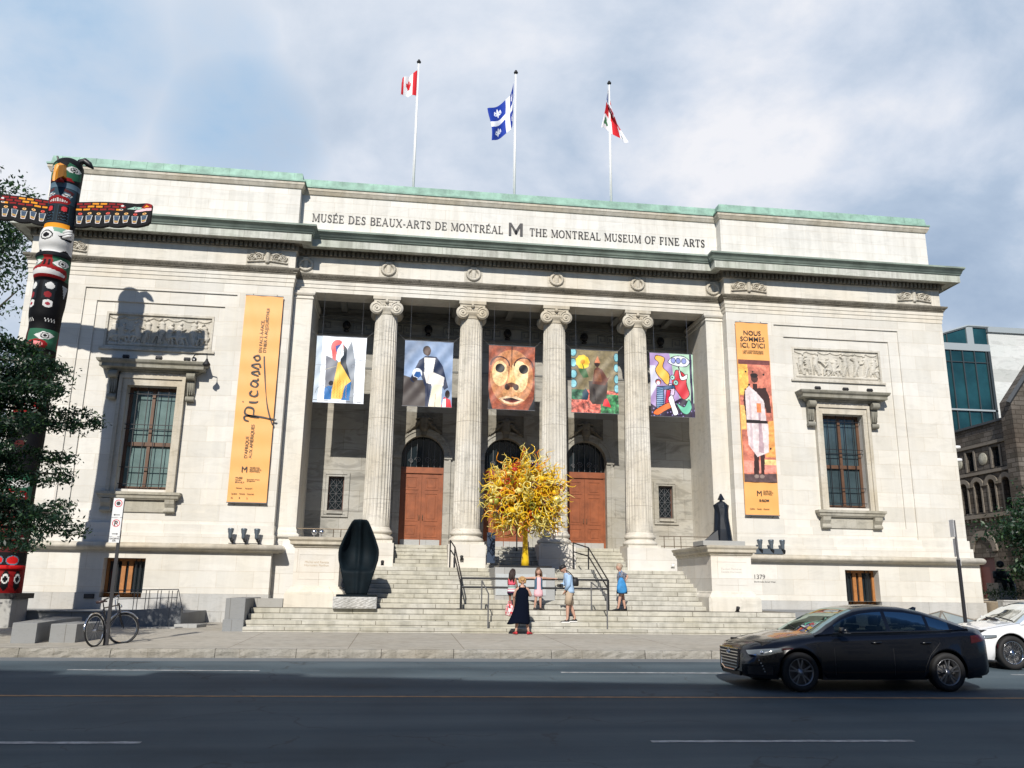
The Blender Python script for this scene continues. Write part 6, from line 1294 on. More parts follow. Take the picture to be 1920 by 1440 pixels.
# tall trees behind, left of the museum
c1=scatter((-24.0,7,16.6),(2.9,2.5,4.3),150,3,.42,60,.25,lambda p:p[0]<-21.1+.10*(20-p[2])*0)
c1+=[((-21.6+.3*math.sin(k),6.5,13.0+.9*k),(.35,.4,.25),45) for k in range(7)]
lm=[[(-24.3,7,10+k),( -24.3+1.2*math.cos(k*1.7),7+math.sin(k*2.1),12.4+k*.9),(-24.0+2.3*math.cos(k*1.7),6.8+math.sin(k*2.1),14+k*.95)] for k in range(7)]
tree('street_tree','tall airy green tree behind the left end of the museum',[(-24.5,7,0),(-24.4,7,6),(-24.3,7,12),(-24.1,7,17)],.32,lm,c1,pp=(.3,.4,.3),seed=6,size=.10)
c2=scatter((-24.6,4,9.0),(3.6,3,4.6),300,8,.45,85,.1,lambda p:p[0]<-19.9)
tree('street_tree','dense dark green tree behind the totem pole, under the taller airy one',[(-25,4,0),(-25,4,4),(-24.8,4,9)],.3,[[(-25,4,4),(-23.4,4,7),(-22.2,4,9)],[(-25,4,5),(-26.5,4,8),(-27,4,11)]],c2,pp=(.55,.35,.1),seed=12,size=.11)
c3=scatter((23.8,1.5,3.7),(3.3,2.4,2.5),190,5,.38,95,.15,lambda p:p[0]>20.2)+scatter((21.9,1.2,2.4),(.9,.8,1.0),20,15,.25,60,.2)
tree('garden_tree','leafy green tree at the right edge before the brown stone church',[(24.5,1.5,0),(24.3,1.5,2),(24.0,1.5,4.5)],.16,[[(24.3,1.5,1.8),(22.8,1.3,2.8),(21.4,1.2,3.2)],[(24.3,1.5,2.2),(23.3,1.4,4),(22.6,1.3,5.2)]],c3,pp=(.35,.45,.2),seed=21,size=.085)
# ================= GARDEN AND BUILDINGS ON THE RIGHT
gwall=thing('garden_wall','low pale granite wall right of the museum, behind the white car','wall'); g=MB(); g.boxr(18.75,40,-1.0,-.7,-.1,1.02,.01); g.build('wall',M['granite'],gwall); g=MB(); g.box(18.75,40,-1.04,-.66,1.02,1.07); g.build('coping',M['plinth'],gwall)
g=MB(); g.box(18.75,60,-.7,26,-.1,.98); tag(g.build('garden_terrace',mat('sandy_gravel',(.42,.34,.24),.9,noise=.12,nscale=30)),kind='structure')
hd=MB(); hd.pp=[.5,.35,.15]; rs_=np.random.RandomState(3)
for k in range(60): leaves(hd,(19.6+k*.16,4.6+.2*math.sin(k),1.35+.05*math.sin(k*2)),45,(.14,.25,.14),.05,rs_)
tag(hd.build('hedge',LF),'low dark clipped hedge on the terrace between museum and church','hedge')
gs=thing('garden_statue','dark bronze seated figure statue on the terrace before the church','statue',(24.1,6,1.45)); g=MB(); g.s=True
g.tube([(0,0,.35),(0,-.05,.75),(.02,-.05,1.0)],[.28,.26,.16],10); g.sphere((.02,-.08,1.22),.17,12,8); g.tube([(-.1,0,.4),(-.2,-.5,.42),(-.2,-.55,0)],[.16,.13,.09],8); g.tube([(.15,0,.4),(.2,-.45,.42),(.2,-.5,0)],[.16,.13,.09],8); g.tube([(-.25,0,.85),(-.4,-.15,.6),(-.25,-.4,.5)],[.1,.08,.06],8); g.tube([(.27,0,.85),(.4,-.15,.6),(.25,-.4,.5)],[.1,.08,.06],8); g.build('figure',M['bronze'],gs); g=MB(); g.box(-.45,.45,-.4,.4,-.47,.35); g.build('pedestal',M['granite'],gs)
sk=thing('glass_skylight','low pyramid glass skylights behind the black car by the right wing','skylight')
M['skyglass']=mat('greenish_skylight_glass',(.22,.26,.26),.12,spec=.8)
for (xa,xb,xt,zt) in ((13.7,16.1,14.75,.68),(15.9,18.4,17.0,.56)):
    ya,yb2=-4.3,-1.8; ap=(xt,-3.1,zt); b4=[(xa,ya,.18),(xb,ya,.18),(xb,yb2,.18),(xa,yb2,.18)]; g=MB()
    for i in range(4): g.poly([b4[i],b4[(i+1)%4],ap])
    g.box(xa,xb,ya,yb2,-.1,.179); g.build('glass_pyramid',M['skyglass'],sk); g=MB()
    for i in range(4): g.tube([b4[i],ap],.03,4); g.tube([b4[i],b4[(i+1)%4]],.03,4)
    g.tube([((xa+xt)/2,ya,.18),ap],.02,4); g.build('frame',mat('brown_skylight_frame',(.20,.17,.14),.5) if xa<14 else bpy.data.materials['brown_skylight_frame'],sk)
for z,lb in ((7.15,'upper white security camera on the right corner of the museum'),(6.62,'lower white security camera on the right corner of the museum')):
    t=thing('security_camera',lb,'camera',(18.32,.15,z),group='security cameras on the museum corner'); g=MB(); g.s=True; g.lathe([(0,-.02),(.07,0),(.07,.22),(0,.24)],(0,0,0),10,'x'); g.build('camera_body',M['white'],t); g=MB(); g.tube([(0,.05,-.0),(-.05,.05,-.08)],.02,5); g.build('bracket',M['iron_gy'],t)
# church
XC=34.0
rock=stone('brown_rubble_stone',(.155,.14,.125),.75,.30,.30,.12,3,.4,stain=.15,bump=1.6,jb=.9,jw=.03,rough=.9,warm=(.8,.72,.66)); dress=stone('dressed_brown_stone',(.21,.19,.165),1.2,.5,.12,.1,3,.6,rough=.85)
ch=thing('church','old brown rubble stone church with round arches, steep dark roof and gable','church')
g=MB()
def yz(g,y0,y1,z0,z1,holes):
    Y_=sorted({y0,y1,*[h[0] for h in holes],*[h[1] for h in holes]}); Z_=sorted({z0,z1,*[h[2] for h in holes],*[h[3] for h in holes]})
    for a,b in zip(Y_,Y_[1:]):
        for c,d in zip(Z_,Z_[1:]):
            if any(h[0]<(a+b)/2<h[1] and h[2]<(c+d)/2<h[3] for h in holes): continue
            g.poly([(XC,b,c),(XC,a,c),(XC,a,d),(XC,b,d)])
    for a,b,c,d in holes:
        q=.5
        g.poly([(XC,a,c),(XC+q,a,c),(XC+q,a,d),(XC,a,d)]); g.poly([(XC,b,c),(XC,b,d),(XC+q,b,d),(XC+q,b,c)]); g.poly([(XC,a,c),(XC,b,c),(XC+q,b,c),(XC+q,a,c)]); g.poly([(XC,a,d),(XC+q,a,d),(XC+q,b,d),(XC,b,d)])
AW=[17.3+1.36*k for k in range(8)]; RW=[17.95+2.5*k for k in range(5)]
hs=[(y-.30,y+.30,6.55,8.55) for y in AW]+[(y-.36,y+.36,9.35,10.65) for y in RW]+[(19.3,21.0,1.0,3.6)]
yz(g,16,40,0,12.3,hs); g.build('wall',rock,ch)
for y in AW:
    g=MB(); n=10
    for i in range(n):
        a0,a1=PI*i/n,PI*(i+1)/n; q=[(y+r_*math.cos(a_),8.25+r_*math.sin(a_)) for a_,r_ in ((a0,.36),(a0,.64),(a1,.64),(a1,.36))]; g.prism(q[::-1],XC-.10,XC+.001,'x')
    g.box(XC-.06,XC+.02,y-.42,y-.30,6.5,8.25); g.box(XC-.06,XC+.02,y+.30,y+.42,6.5,8.25); g.prism([(y+.30,8.551),(y+.30,8.25)]+[(y+.36*math.cos(PI*i/8),8.25+.36*math.sin(PI*i/8)) for i in range(9)]+[(y-.3,8.25),(y-.3,8.551)],XC+.02,XC+.03,'x') if 0 else None
    w_=g.build('arched_window',dress,ch); g=MB(); g.box(XC+.35,XC+.4,y-.3,y+.3,6.55,8.55); g.build('pane',M['glass_dk'],w_)
for y in RW:
    g=MB(); g.box(XC-.05,XC+.01,y-.52,y-.36,9.3,10.7); g.box(XC-.05,XC+.01,y+.36,y+.52,9.3,10.7); w_=g.build('window',dress,ch); g=MB(); g.box(XC+.3,XC+.35,y-.36,y+.36,9.35,10.65); g.build('pane',M['glass_dk'],w_)
    g=MB(); g.s=True; g.lathe([(0,-.10),(.28,-.10),(.36,-.05),(.40,-.04),(.42,.0)],(XC,y+1.25,10.0),18,'x'); g.build('medallion',mat('pale_carving',(.30,.29,.24),.8,noise=.3,nscale=12) if y<18 else bpy.data.materials['pale_carving'],ch)
g=MB(); 
for z0,z1,o in ((10.85,11.05,.12),(9.0,9.2,.14),(6.15,6.4,.22)): g.box(XC-o,XC+.01,16.0,40,z0,z1)
for k in range(40): g.box(XC-.16,XC,16.2+.45*k,16.4+.45*k,5.95,6.15)
g.build('string_course',dress,ch)
g=MB(); n=12
for i in range(n):
    a0,a1=PI*i/n,PI*(i+1)/n; q=[(20.15+r_*math.cos(a_),4.0+r_*math.sin(a_)) for a_,r_ in ((a0,.95),(a0,1.35),(a1,1.35),(a1,.95))]; g.prism(q[::-1],XC-.12,XC,'x')
pt=g.build('portal_arch',dress,ch); g=MB(); g.box(XC+.2,XC+.3,19.3,21.0,1.0,3.6); g.build('door',mat('maroon_door',(.10,.03,.025),.5),pt)
g=MB(); g.box(XC-.3,XC-.02,16.2,16.21,0,0.01)
# front gable
g=MB(); g.poly([(XC-.35,15.6,0),(44,15.6,0),(44,15.6,13.7),(39.2,15.6,20.2),(XC-.35,15.6,13.2)]); g.poly([(XC-.35,16.6,0),(XC-.35,15.6,0),(XC-.35,15.6,13.2),(XC-.35,16.6,13.2)]); g.poly([(XC-.35,16.6,0),(XC-.35,16.6,13.2),(XC+.2,16.6,13.2),(XC+.2,16.6,0)])
g.poly([(XC-.35,15.6,13.2),(39.2,15.6,20.2),(39.2,16.6,20.2),(XC-.35,16.6,13.2)]); g.build('gable_wall',rock,ch)
slate=mat('dark_slate_roof',(.035,.042,.05),.6,noise=.2,nscale=6)
g=MB(); g.tube([(XC-.6,15.5,13.0),(39.2,15.5,20.4)],.16,4); g.build('gable_coping',slate,ch)
g=MB(); g.poly([(XC-.15,40,12.35),(XC-.15,16.6,12.35),(XC+4,16.6,13.0),(XC+4,40,13.0)]); g.poly([(XC-.15,40,12.35),(XC-.15,40,12.2),(XC-.15,16.6,12.2),(XC-.15,16.6,12.35)]); g.build('roof',slate,ch)
# glass and marble pavilion
pv=thing('glass_pavilion','modern pavilion of blue green glass and banded white marble beyond the museum','building')
teal=mat('teal_curtain_glass',(.012,.05,.06),.12,noise=.6,nscale=.22,spec=.5)
g=MB(); g.box(44.5,51.8,40,60,6,24.2); g.loft([[(44.5,40,24.9),(51.8,40,24.9),(51.8,60,24.9),(44.5,60,24.9)],[(49.8,40,26.6),(51.8,40,26.6),(51.8,60,26.6),(49.8,60,26.6)]]); g.build('curtain_wall',teal,pv)
fr_=mat('grey_cladding',(.30,.34,.36),.5)
g=MB(); g.box(44.4,51.9,39.85,60,24.2,24.9); g.tube([(44.4,39.9,24.95),(49.8,39.9,26.7),(52.0,39.9,26.7)],.14,4); g.box(49.6,50.3,39.86,40.2,24.9,26.6); g.box(44.4,51.9,39.8,40,18.2,18.36)
g.build('cladding',fr_,pv)
g=MB()
for k in range(6): x=45.2+1.25*k; g.box(x-.05,x+.05,39.88,39.99,12,24.2)
g.box(51.6,51.85,39.8,40.2,8,24.2); g.tube([(47.5,39.9,24.95),(47.5,39.9,25.85)],.06,4); g.box(44.4,51.9,39.9,39.99,23.0,23.08); g.build('mullions',mat('dark_mullion',(.04,.05,.055),.4),pv)
g=MB(); g.box(51.95,75,40,60,6,26.2); g.build('marble_wall',stone('banded_marble',(.66,.67,.66),5.5,1.25,.22,.10,.8,.85,stain=.0,warm=(.9,.93,.92)),pv)
g=MB(); g.box(51.9,75,39.8,60,26.2,26.75); g.build('parapet',fr_,pv)
g=MB(); g.prism([(49.0,14.0),(53.6,17.2),(54.4,17.2),(50.6,13.6)],38.8,39.9); g.build('metal_canopy',M['steel'],pv)
# ================= ROW OF BUILDINGS ACROSS THE STREET (they shade the near lanes and show in reflections)
ob=thing('opposite_building','pale stone building across the street whose shadow covers the near lanes','building')
opp=stone('opposite_facade_stone',(.40,.38,.34),1.6,.6,.06,.08,1,.7)
def oy(x): return -36.4-.125*(x+14.2)
segs=[(-70,-15.6,15.6),(-15.6,-14.0,15.3),(-14.0,-11.3,15.7),(-11.3,-8.4,15.45),(-8.4,70,15.35)]
g=MB()
for a_,b_,h in segs:
    g.loft([[(a_,oy(a_)-14,-.7),(b_,oy(b_)-14,-.7),(b_,oy(b_),-.7),(a_,oy(a_),-.7)],[(a_,oy(a_)-14,h),(b_,oy(b_)-14,h),(b_,oy(b_),h),(a_,oy(a_),h)]])
g.build('wall',opp,ob)
for fl in range(4):
    g=MB()
    for k in range(-16,17):
        x=k*3.2; y=oy(x)+.02; g.box(x-.75,x+.75,y-.3,y+.05,1.2+3.4*fl,3.4+3.4*fl)
    g.build('window_row',M['glass_dk'],ob)
# ================= CARS
def interp(T,x):
    if x<=T[0][0]: return T[0][1]
    for (a,u),(b,v) in zip(T,T[1:]):
        if x<=b: t=(x-a)/(b-a); return u+(v-u)*(t*t*(3-2*t)*.35+t*.65)
    return T[-1][1]
def car(name,label,loc,paint,L=4.57,style=0,rw=.32,xf=.90,xr=3.60):
    t=thing(name,label,'car',loc)
    top=[(0,.66),(.05,.72),(.2,.78),(.6,.87),(1.0,.935),(1.4,.985),(1.8,1.0),(3.6,1.04),(3.95,1.08),(4.3,1.085),(4.48,1.05),(4.57,.90)]
    sho=[(0,.60),(.3,.68),(.8,.79),(1.3,.86),(2.5,.90),(3.6,.95),(4.2,.98),(4.57,.86)]
    wid=[(0,.50),(.04,.60),(.12,.70),(.25,.78),(.45,.84),(.75,.875),(1.3,.89),(2.4,.90),(3.5,.895),(4.0,.87),(4.3,.82),(4.45,.75),(4.53,.66),(4.57,.56)]
    bot=[(0,.30),(.06,.22),(.5,.19),(4.0,.20),(4.4,.26),(4.57,.40)]
    ar=rw+.055
    def zb(x):
        z=interp(bot,x)
        for c in (xf,xr):
            d=abs(x-c)
            if d<ar: z=max(z,rw+math.sqrt(ar*ar-d*d))
        return z
    def sec(x):
        w_=interp(wid,x); zs=interp(sho,x); zt=interp(top,x); b=zb(x); m1=max(b+.02,.42); m2=max(m1+.01,.60)
        return [(w_-.06 if b<.3 else w_-.012,b),(w_-.018 if b<.3 else w_-.004,max(b+.008,.27)),(w_-.0,m1),(w_-.006,m2),(w_-.016,zs-.05),(w_-.035,zs-.012),(w_-.06,zs+.012),(w_-.10,zs+(zt-zs)*.45),(w_*.80,zt-.028),(w_*.55,zt-.008),(w_*.25,zt+.002),(0,zt+.004)]
    xs=sorted(set([0,.02,.05,.09,.14,.2,.3,.4]+[round(xf+ar*math.sin(a*PI/24)*1.0,4) for a in range(-12,13)]+[round(xr+ar*math.sin(a*PI/24),4) for a in range(-12,13)]+[1.4,1.6,1.8,2.0,2.3,2.6,2.9,3.1,4.1,4.2,4.3,4.4,4.46,4.5,4.54,4.57]))
    xs=[x for x in xs if 0<=x<=4.57]
    g=MB(); g.s=True; rows=[]
    for x in xs:
        S=sec(x); rows.append([(x,-y,z) for y,z in S]+[(x,y,z) for y,z in S[-2::-1]])
    g.loft(rows,False,False)
    g.s=False; n=len(rows[0]); g.F([g.V(p) for p in rows[0]][::-1]); g.F([g.V(p) for p in rows[-1]])
    body=g.build('body',paint,t)
    def sy(x,z):   # half width of the body side at height z
        S=sec(x)
        for (y0,z0),(y1,z1) in zip(S,S[1:]):
            if z0<=z<=z1 and z1>z0: return y0+(y1-y0)*(z-z0)/(z1-z0)
        return S[0][0] if z<S[0][1] else S[7][0]
    # underside / wheel wells
    g=MB(); g.box(.15,4.4,-.62,.62,.20,.60); g.box(1.30,3.2,-.84,.84,.19,.40); g.box(.3,4.2,-.70,.70,.66,.80); g.build('underbody',M['black'],t)
    # greenhouse
    zg=[(1.22,.96),(1.5,1.125),(1.8,1.275),(2.05,1.365),(2.3,1.41),(2.65,1.43),(3.0,1.415),(3.3,1.365),(3.6,1.285),(3.9,1.185),(4.15,1.09)]
    gx=[1.22,1.35,1.5,1.6,1.66,1.8,1.95,2.05,2.2,2.4,2.56,2.63,2.8,3.0,3.2,3.32,3.38,3.5,3.62,3.75,3.9,4.05,4.15]
    rows=[]
    for x in gx:
        z=interp(zg,x); bz=interp(top,x)-.05; bz=min(bz,z-.01); by=interp(wid,x)-.085; zr=max(bz+.004,z-.075); f=(zr-bz)/.40; ry=by-.20*f-.02
        P=[(by,bz),(by-.008,bz+min(.03,(zr-bz)*.1)),(ry+.03,zr-min(.035,(zr-bz)*.1)),(ry,zr),(ry-.05,z-.03 if z-zr>.04 else zr+.003),(ry*.62,z-.008),(ry*.3,z),(0,z+.002)]
        rows.append([(x,-y,q) for y,q in P]+[(x,y,q) for y,q in P[-2::-1]])
    g=MB(); g.s=True; n=len(rows[0]); ids=[[g.V(p) for p in r] for r in rows]
    for i in range(len(rows)-1):
        xm=(gx[i]+gx[i+1])/2
        for j in range(n-1):
            k=min(j,n-2-j) # 0 belt strip,1 glass side,2 frame,3 rail,4.. top
            if k==1: mi=1 if (1.60<xm<2.56 or 2.63<xm<3.32 or 3.38<xm<3.75) else 0
            elif k>=4: mi=1 if (xm<2.02 or xm>3.25) else (0)
            elif k==3: mi=0
            else: mi=0
            g.cm=mi; g.F((ids[i][j],ids[i][j+1],ids[i+1][j+1],ids[i+1][j]))
    gh=g.build('greenhouse',[paint,M['cg1'] if style==0 else M['cg2']],t)
    # interior
    g=MB()
    for (x,y) in ((2.25,-.38),(2.25,.38),(3.15,-.38),(3.15,.38)):
        g.loft([[(x-.25,y-.24,.55),(x+.3,y-.24,.5),(x+.3,y+.24,.5),(x-.25,y+.24,.55)],[(x+.22,y-.22,.95),(x+.36,y-.22,.95),(x+.36,y+.22,.95),(x+.22,y+.22,.95)],[(x+.27,y-.16,1.06),(x+.38,y-.16,1.06),(x+.38,y+.16,1.06),(x+.27,y+.16,1.06)]]); g.boxr(x+.27,x+.37,y-.12,y+.12,1.08,1.24,.03)
    g.box(1.35,1.75,-.68,.68,.8,.965); g.build('seats',mat('dark_seat_fabric',(.02,.02,.022) if style==0 else (.12,.10,.08),.8),t)
    g=MB(); g.s=True; g.tube([(1.88,.38+.17*math.cos(k*PI/8),.98+.16*math.sin(k*PI/8)) for k in range(16)],.014,6,closed=True); g.build('steering_wheel',M['black'],t)
    # side details on both flanks
    for sd in (-1,1):
        Y=lambda x,z,o=.003: sd*(sy(x,z)+o)
        g=MB()
        for xl in (1.52,2.60,3.45 if sd else 3.4):
            pts=[(x_,Y(x_,z_,.001),z_) for x_,z_ in ([(xl,.92),(xl+.0,.7),(xl+.0,.45),(xl+.0,.27)] if xl<3 else [(3.55,.96),(3.48,.80),(3.28,.60),(3.18,.42),(3.14,.27)])]; g.tube(pts,.0035,4)
        g.build('door_seam',M['black'],body)
        for xh in (2.30,3.22):
            g=MB(); g.s=True; g.tube([(xh-.10,Y(xh,.80,-.01),.80),(xh-.07,Y(xh,.80,.03),.805),(xh+.07,Y(xh,.80,.03),.81),(xh+.10,Y(xh,.80,-.01),.81)],.013,6); g.build('door_handle',paint,body)
        g=MB(); g.s=True; ym=sd*.86; g.loft([[(1.62,ym-.0*sd,1.0+.0),(1.62,ym+.02*sd,.98),(1.66,ym+.0,.97)],[(1.60,ym+.10*sd,1.06),(1.58,ym+.10*sd,.96),(1.74,ym+.10*sd,.97)],[(1.62,ym+.2*sd,1.06),(1.60,ym+.2*sd,.96),(1.76,ym+.2*sd,.97)],[(1.66,ym+.24*sd,1.03),(1.66,ym+.24*sd,.98),(1.72,ym+.24*sd,.98)]]); g.build('mirror',paint,t)
        if style==0: g=MB(); g.box(1.60,1.72,ym+.12*sd,ym+.245*sd,.968,.978); g.build('mirror_indicator',M['chrome'],t)
        # belt trim
        g=MB(); g.tube([(x_,sd*(interp(wid,x_)-.082),interp(top,x_)-.035) for x_ in (1.55,2,2.5,3,3.5,3.8)],.006,4); g.build('belt_trim',M['iron'] if style==0 else M['chrome'],body)
        # headlight patch conforming to the body
        def patch(name,top_,bot_,x0,x1,mm,o=.006,n=10,par=t,z_m=4):
            g=MB(); g.s=True
            P=[[(x0+(x1-x0)*i/n,Y(x0+(x1-x0)*i/n,bot_(i/n)+(top_(i/n)-bot_(i/n))*j/z_m,o),bot_(i/n)+(top_(i/n)-bot_(i/n))*j/z_m) for i in range(n+1)] for j in range(z_m+1)]
            if sd>0: P=[r_[::-1] for r_ in P]
            g.grid(P); return g.build(name,mm,par)
        if style==0:
            hl=patch('headlight',lambda u:.655+.045*u+.01*math.sin(u*PI),lambda u:.60-.045*math.sin(min(1,u*1.3)*PI*.8)+.075*u,.07,.58,M['lens'])
            patch('headlight_trim',lambda u:.607-.045*math.sin(min(1,u*1.3)*PI*.8)+.075*u,lambda u:.592-.045*math.sin(min(1,u*1.3)*PI*.8)+.075*u,.07,.60,M['chrome'],.009,par=hl,z_m=1)
            g=MB(); g.s=True; g.sphere((.27,Y(.27,.62,-.02),.622),.04,10,8); g.build('projector',M['chrome'],hl)
            patch('side_marker',lambda u:.70+.01*u,lambda u:.675+.02*u,.60,.78,M['tail'],.006)
            g=MB(); 
            for k in range(5): zq=.50-.045*k; xq=.20+.02*k; g.box(xq,xq+.03,Y(xq,zq,-.02),Y(xq,zq,.008),zq-.010,zq+.012)
            g.build('daytime_light',M['chrome'],t)
            patch('bumper_recess',lambda u:.40+.02*u,lambda u:.27,.06,.42,M['black'],.002)
            tl=patch('taillight',lambda u:.93+.03*u,lambda u:.80+.06*u,4.10,4.54,M['tail'],.006)
        else:
            hl=patch('headlight',lambda u:.68+.03*u,lambda u:.615+.0*u+.04*u*u,.05,.58,M['lens'])
            for xq in (.20,.34): g=MB(); g.s=True; g.sphere((xq,Y(xq,.645,-.03),.645),.035,10,8); g.build('projector',M['chrome'],hl)
            patch('headlight_trim',lambda u:.617+.04*u*u,lambda u:.607+.04*u*u,.05,.55,M['black'],.009,par=hl,z_m=1)
            patch('air_intake',lambda u:.46-.06*u,lambda u:.30+.04*u,.05,.30,M['black'],.006); patch('chrome_strip',lambda u:.285,lambda u:.265,.05,.32,M['chrome'],.009,z_m=1); patch('side_marker',lambda u:.52,lambda u:.42,.56,.585,M['tail'],.006)
            patch('side_vent',lambda u:.62,lambda u:.40+.02*u,1.36,1.40,M['black'],.004)
    # grille
    g=MB()
    if style==0:
        hx=[(-.42,.66),(.42,.66),(.36,.36),(.22,.30),(-.22,.30),(-.36,.36)]
        g.prism(hx,-.012,.03,'x'); gr=g.build('grille',M['black'],t); g=MB()
        for k in range(6): zq=.34+.052*k; w_=.31+.10*(k/5); g.box(-.022,-.006,-w_,w_,zq,zq+.014)
        g.build('grille_bars',M['chrome'],gr); g=MB(); g.tube([(-.016,y_,z_) for y_,z_ in hx],.012,6,closed=True); g.build('grille_surround',M['chrome'],gr)
        g=MB(); g.tube([(-.03,.075*math.cos(k*PI/10),.60+.036*math.sin(k*PI/10)) for k in range(20)],.006,5,closed=True); g.tube([(-.03,-.03,.575),(-.03,-.015,.625)],.005,4); g.tube([(-.03,.03,.625),(-.03,.015,.575)],.005,4); g.tube([(-.03,-.022,.605),(-.03,.022,.595)],.005,4); g.build('badge',M['chrome'],gr)
        g=MB(); g.boxr(.0,.05,-.40,.40,.22,.285,.01); g.build('lower_intake',M['black'],t)
        g=MB(); g.s=True; g.loft([[(3.42,-.02,1.32),(3.62,-.02,1.27),(3.62,.02,1.27),(3.42,.02,1.32)],[(3.60,-.005,1.40),(3.66,-.005,1.385),(3.66,.005,1.385),(3.60,.005,1.40)]]); g.build('antenna_fin',paint,t)
    else:
        for sgn in (-1,1): g.boxr(-.02,.04,sgn*.04,sgn*.30,.46,.66,.01)
        g.build('grille',M['chrome'],t)
    # wipers / hood seam
    g=MB(); 
    for sd in (-1,1): g.tube([(x_,sd*(interp(wid,x_)*.80+.01),interp(top,x_)-.018) for x_ in (.12,.35,.7,1.0,1.3)],.003,4)
    g.tube([(1.26,-.5,.99),(1.36,.05,1.055)],.008,4); g.tube([(1.26,.0,.995),(1.36,.5,1.045)],.008,4); g.build('wiper',M['black'],t)
    # wheels
    for xw in (xf,xr):
        for sd in (-1,1):
            y0=sd*.68; y1=sd*.885; g=MB(); g.s=True
            g.lathe([(rw*.62,y0),(rw*.93,y0),(rw,y0+sd*.03),(rw,y1-sd*.03),(rw*.95,y1),(rw*.72,y1),(rw*.70,y1-sd*.02)],(xw,0,rw),32,'y',False); wh_=g.build('wheel',M['tyre'],t)
            g=MB(); g.s=True; g.lathe([(rw*.70,y0),(rw*.70,y1-sd*.01),(rw*.655,y1-sd*.012),(rw*.64,y1-sd*.05),(rw*.60,y0+sd*.05)],(xw,0,rw),32,'y',False)
            g.lathe([(0,y1-sd*.035),(rw*.18,y1-sd*.035),(rw*.2,y1-sd*.06)],(xw,0,rw),16,'y')
            g.s=False; yo=y1-sd*.028; yi=y1-sd*.055
            if style==0:
                for k in range(5):
                    for off in (-.17,.17):
                        a0=k*2*PI/5+.3+off*.5; a1=k*2*PI/5+.3+off*1.25; ww=.024
                        p0=(xw+rw*.14*math.cos(a0),rw+rw*.14*math.sin(a0)); p1=(xw+rw*.67*math.cos(a1),rw+rw*.67*math.sin(a1)); nn=Vector((-(p1[1]-p0[1]),p1[0]-p0[0])).normalized()*ww/2
                        q=[(p0[0]-nn.x,p0[1]-nn.y),(p0[0]+nn.x,p0[1]+nn.y),(p1[0]+nn.x*.8,p1[1]+nn.y*.8),(p1[0]-nn.x*.8,p1[1]-nn.y*.8)]; g.prism(q,yi,yo)
            else:
                for k in range(20):
                    a0=k*PI/10+(.06 if k%2 else -.06); a1=k*PI/10+(-.05 if k%2 else .05); ww=.012; p0=(xw+rw*.16*math.cos(a0),rw+rw*.16*math.sin(a0)); p1=(xw+rw*.68*math.cos(a1),rw+rw*.68*math.sin(a1)); nn=Vector((-(p1[1]-p0[1]),p1[0]-p0[0])).normalized()*ww/2
                    g.prism([(p0[0]-nn.x,p0[1]-nn.y),(p0[0]+nn.x,p0[1]+nn.y),(p1[0]+nn.x,p1[1]+nn.y),(p1[0]-nn.x,p1[1]-nn.y)],yi,yo)
            g.build('rim',M['alloy'] if style==0 else M['chrome'],wh_)
            g=MB(); g.lathe([(0,y0+sd*.06),(rw*.6,y0+sd*.06),(rw*.6,y0+sd*.05)],(xw,0,rw),20,'y'); g.build('brake_disc',M['iron_gy'],wh_)
    return t
def carpaint(n,c,r=.25,coat=1.0,sp=.5):
    return mat(n,c,r,spec=sp,coat=coat)
M['cg1']=glassmat('car_glass_tinted',(.20,.24,.25),.0,refl=(.40,.50,.48)); M['cg2']=glassmat('car_glass_clear',(.55,.6,.6),.05)
M['lens']=mat('headlamp_lens',(.14,.16,.17),.08,spec=.9,coat=.8); M['tail']=mat('red_lens',(.04,.004,.008),.15,coat=.6); M['tyre']=mat('tyre_rubber',(.014,.014,.015),.75); M['alloy']=mat('grey_alloy',(.30,.31,.33),.3,metal=.8)
car('black_sedan','glossy black sedan with chrome barred grille driving left on the near street','' or (1.80,-16.06,zroad(-16.6)),carpaint('black_car_paint',(.002,.003,.006),.25,.6,.4))
car('white_sedan','white sedan with many spoked wheels cut by the right picture edge','' or (8.05,-13.10,zroad(-13.6)),carpaint('white_car_paint',(.75,.76,.78),.3),style=1,rw=.345)
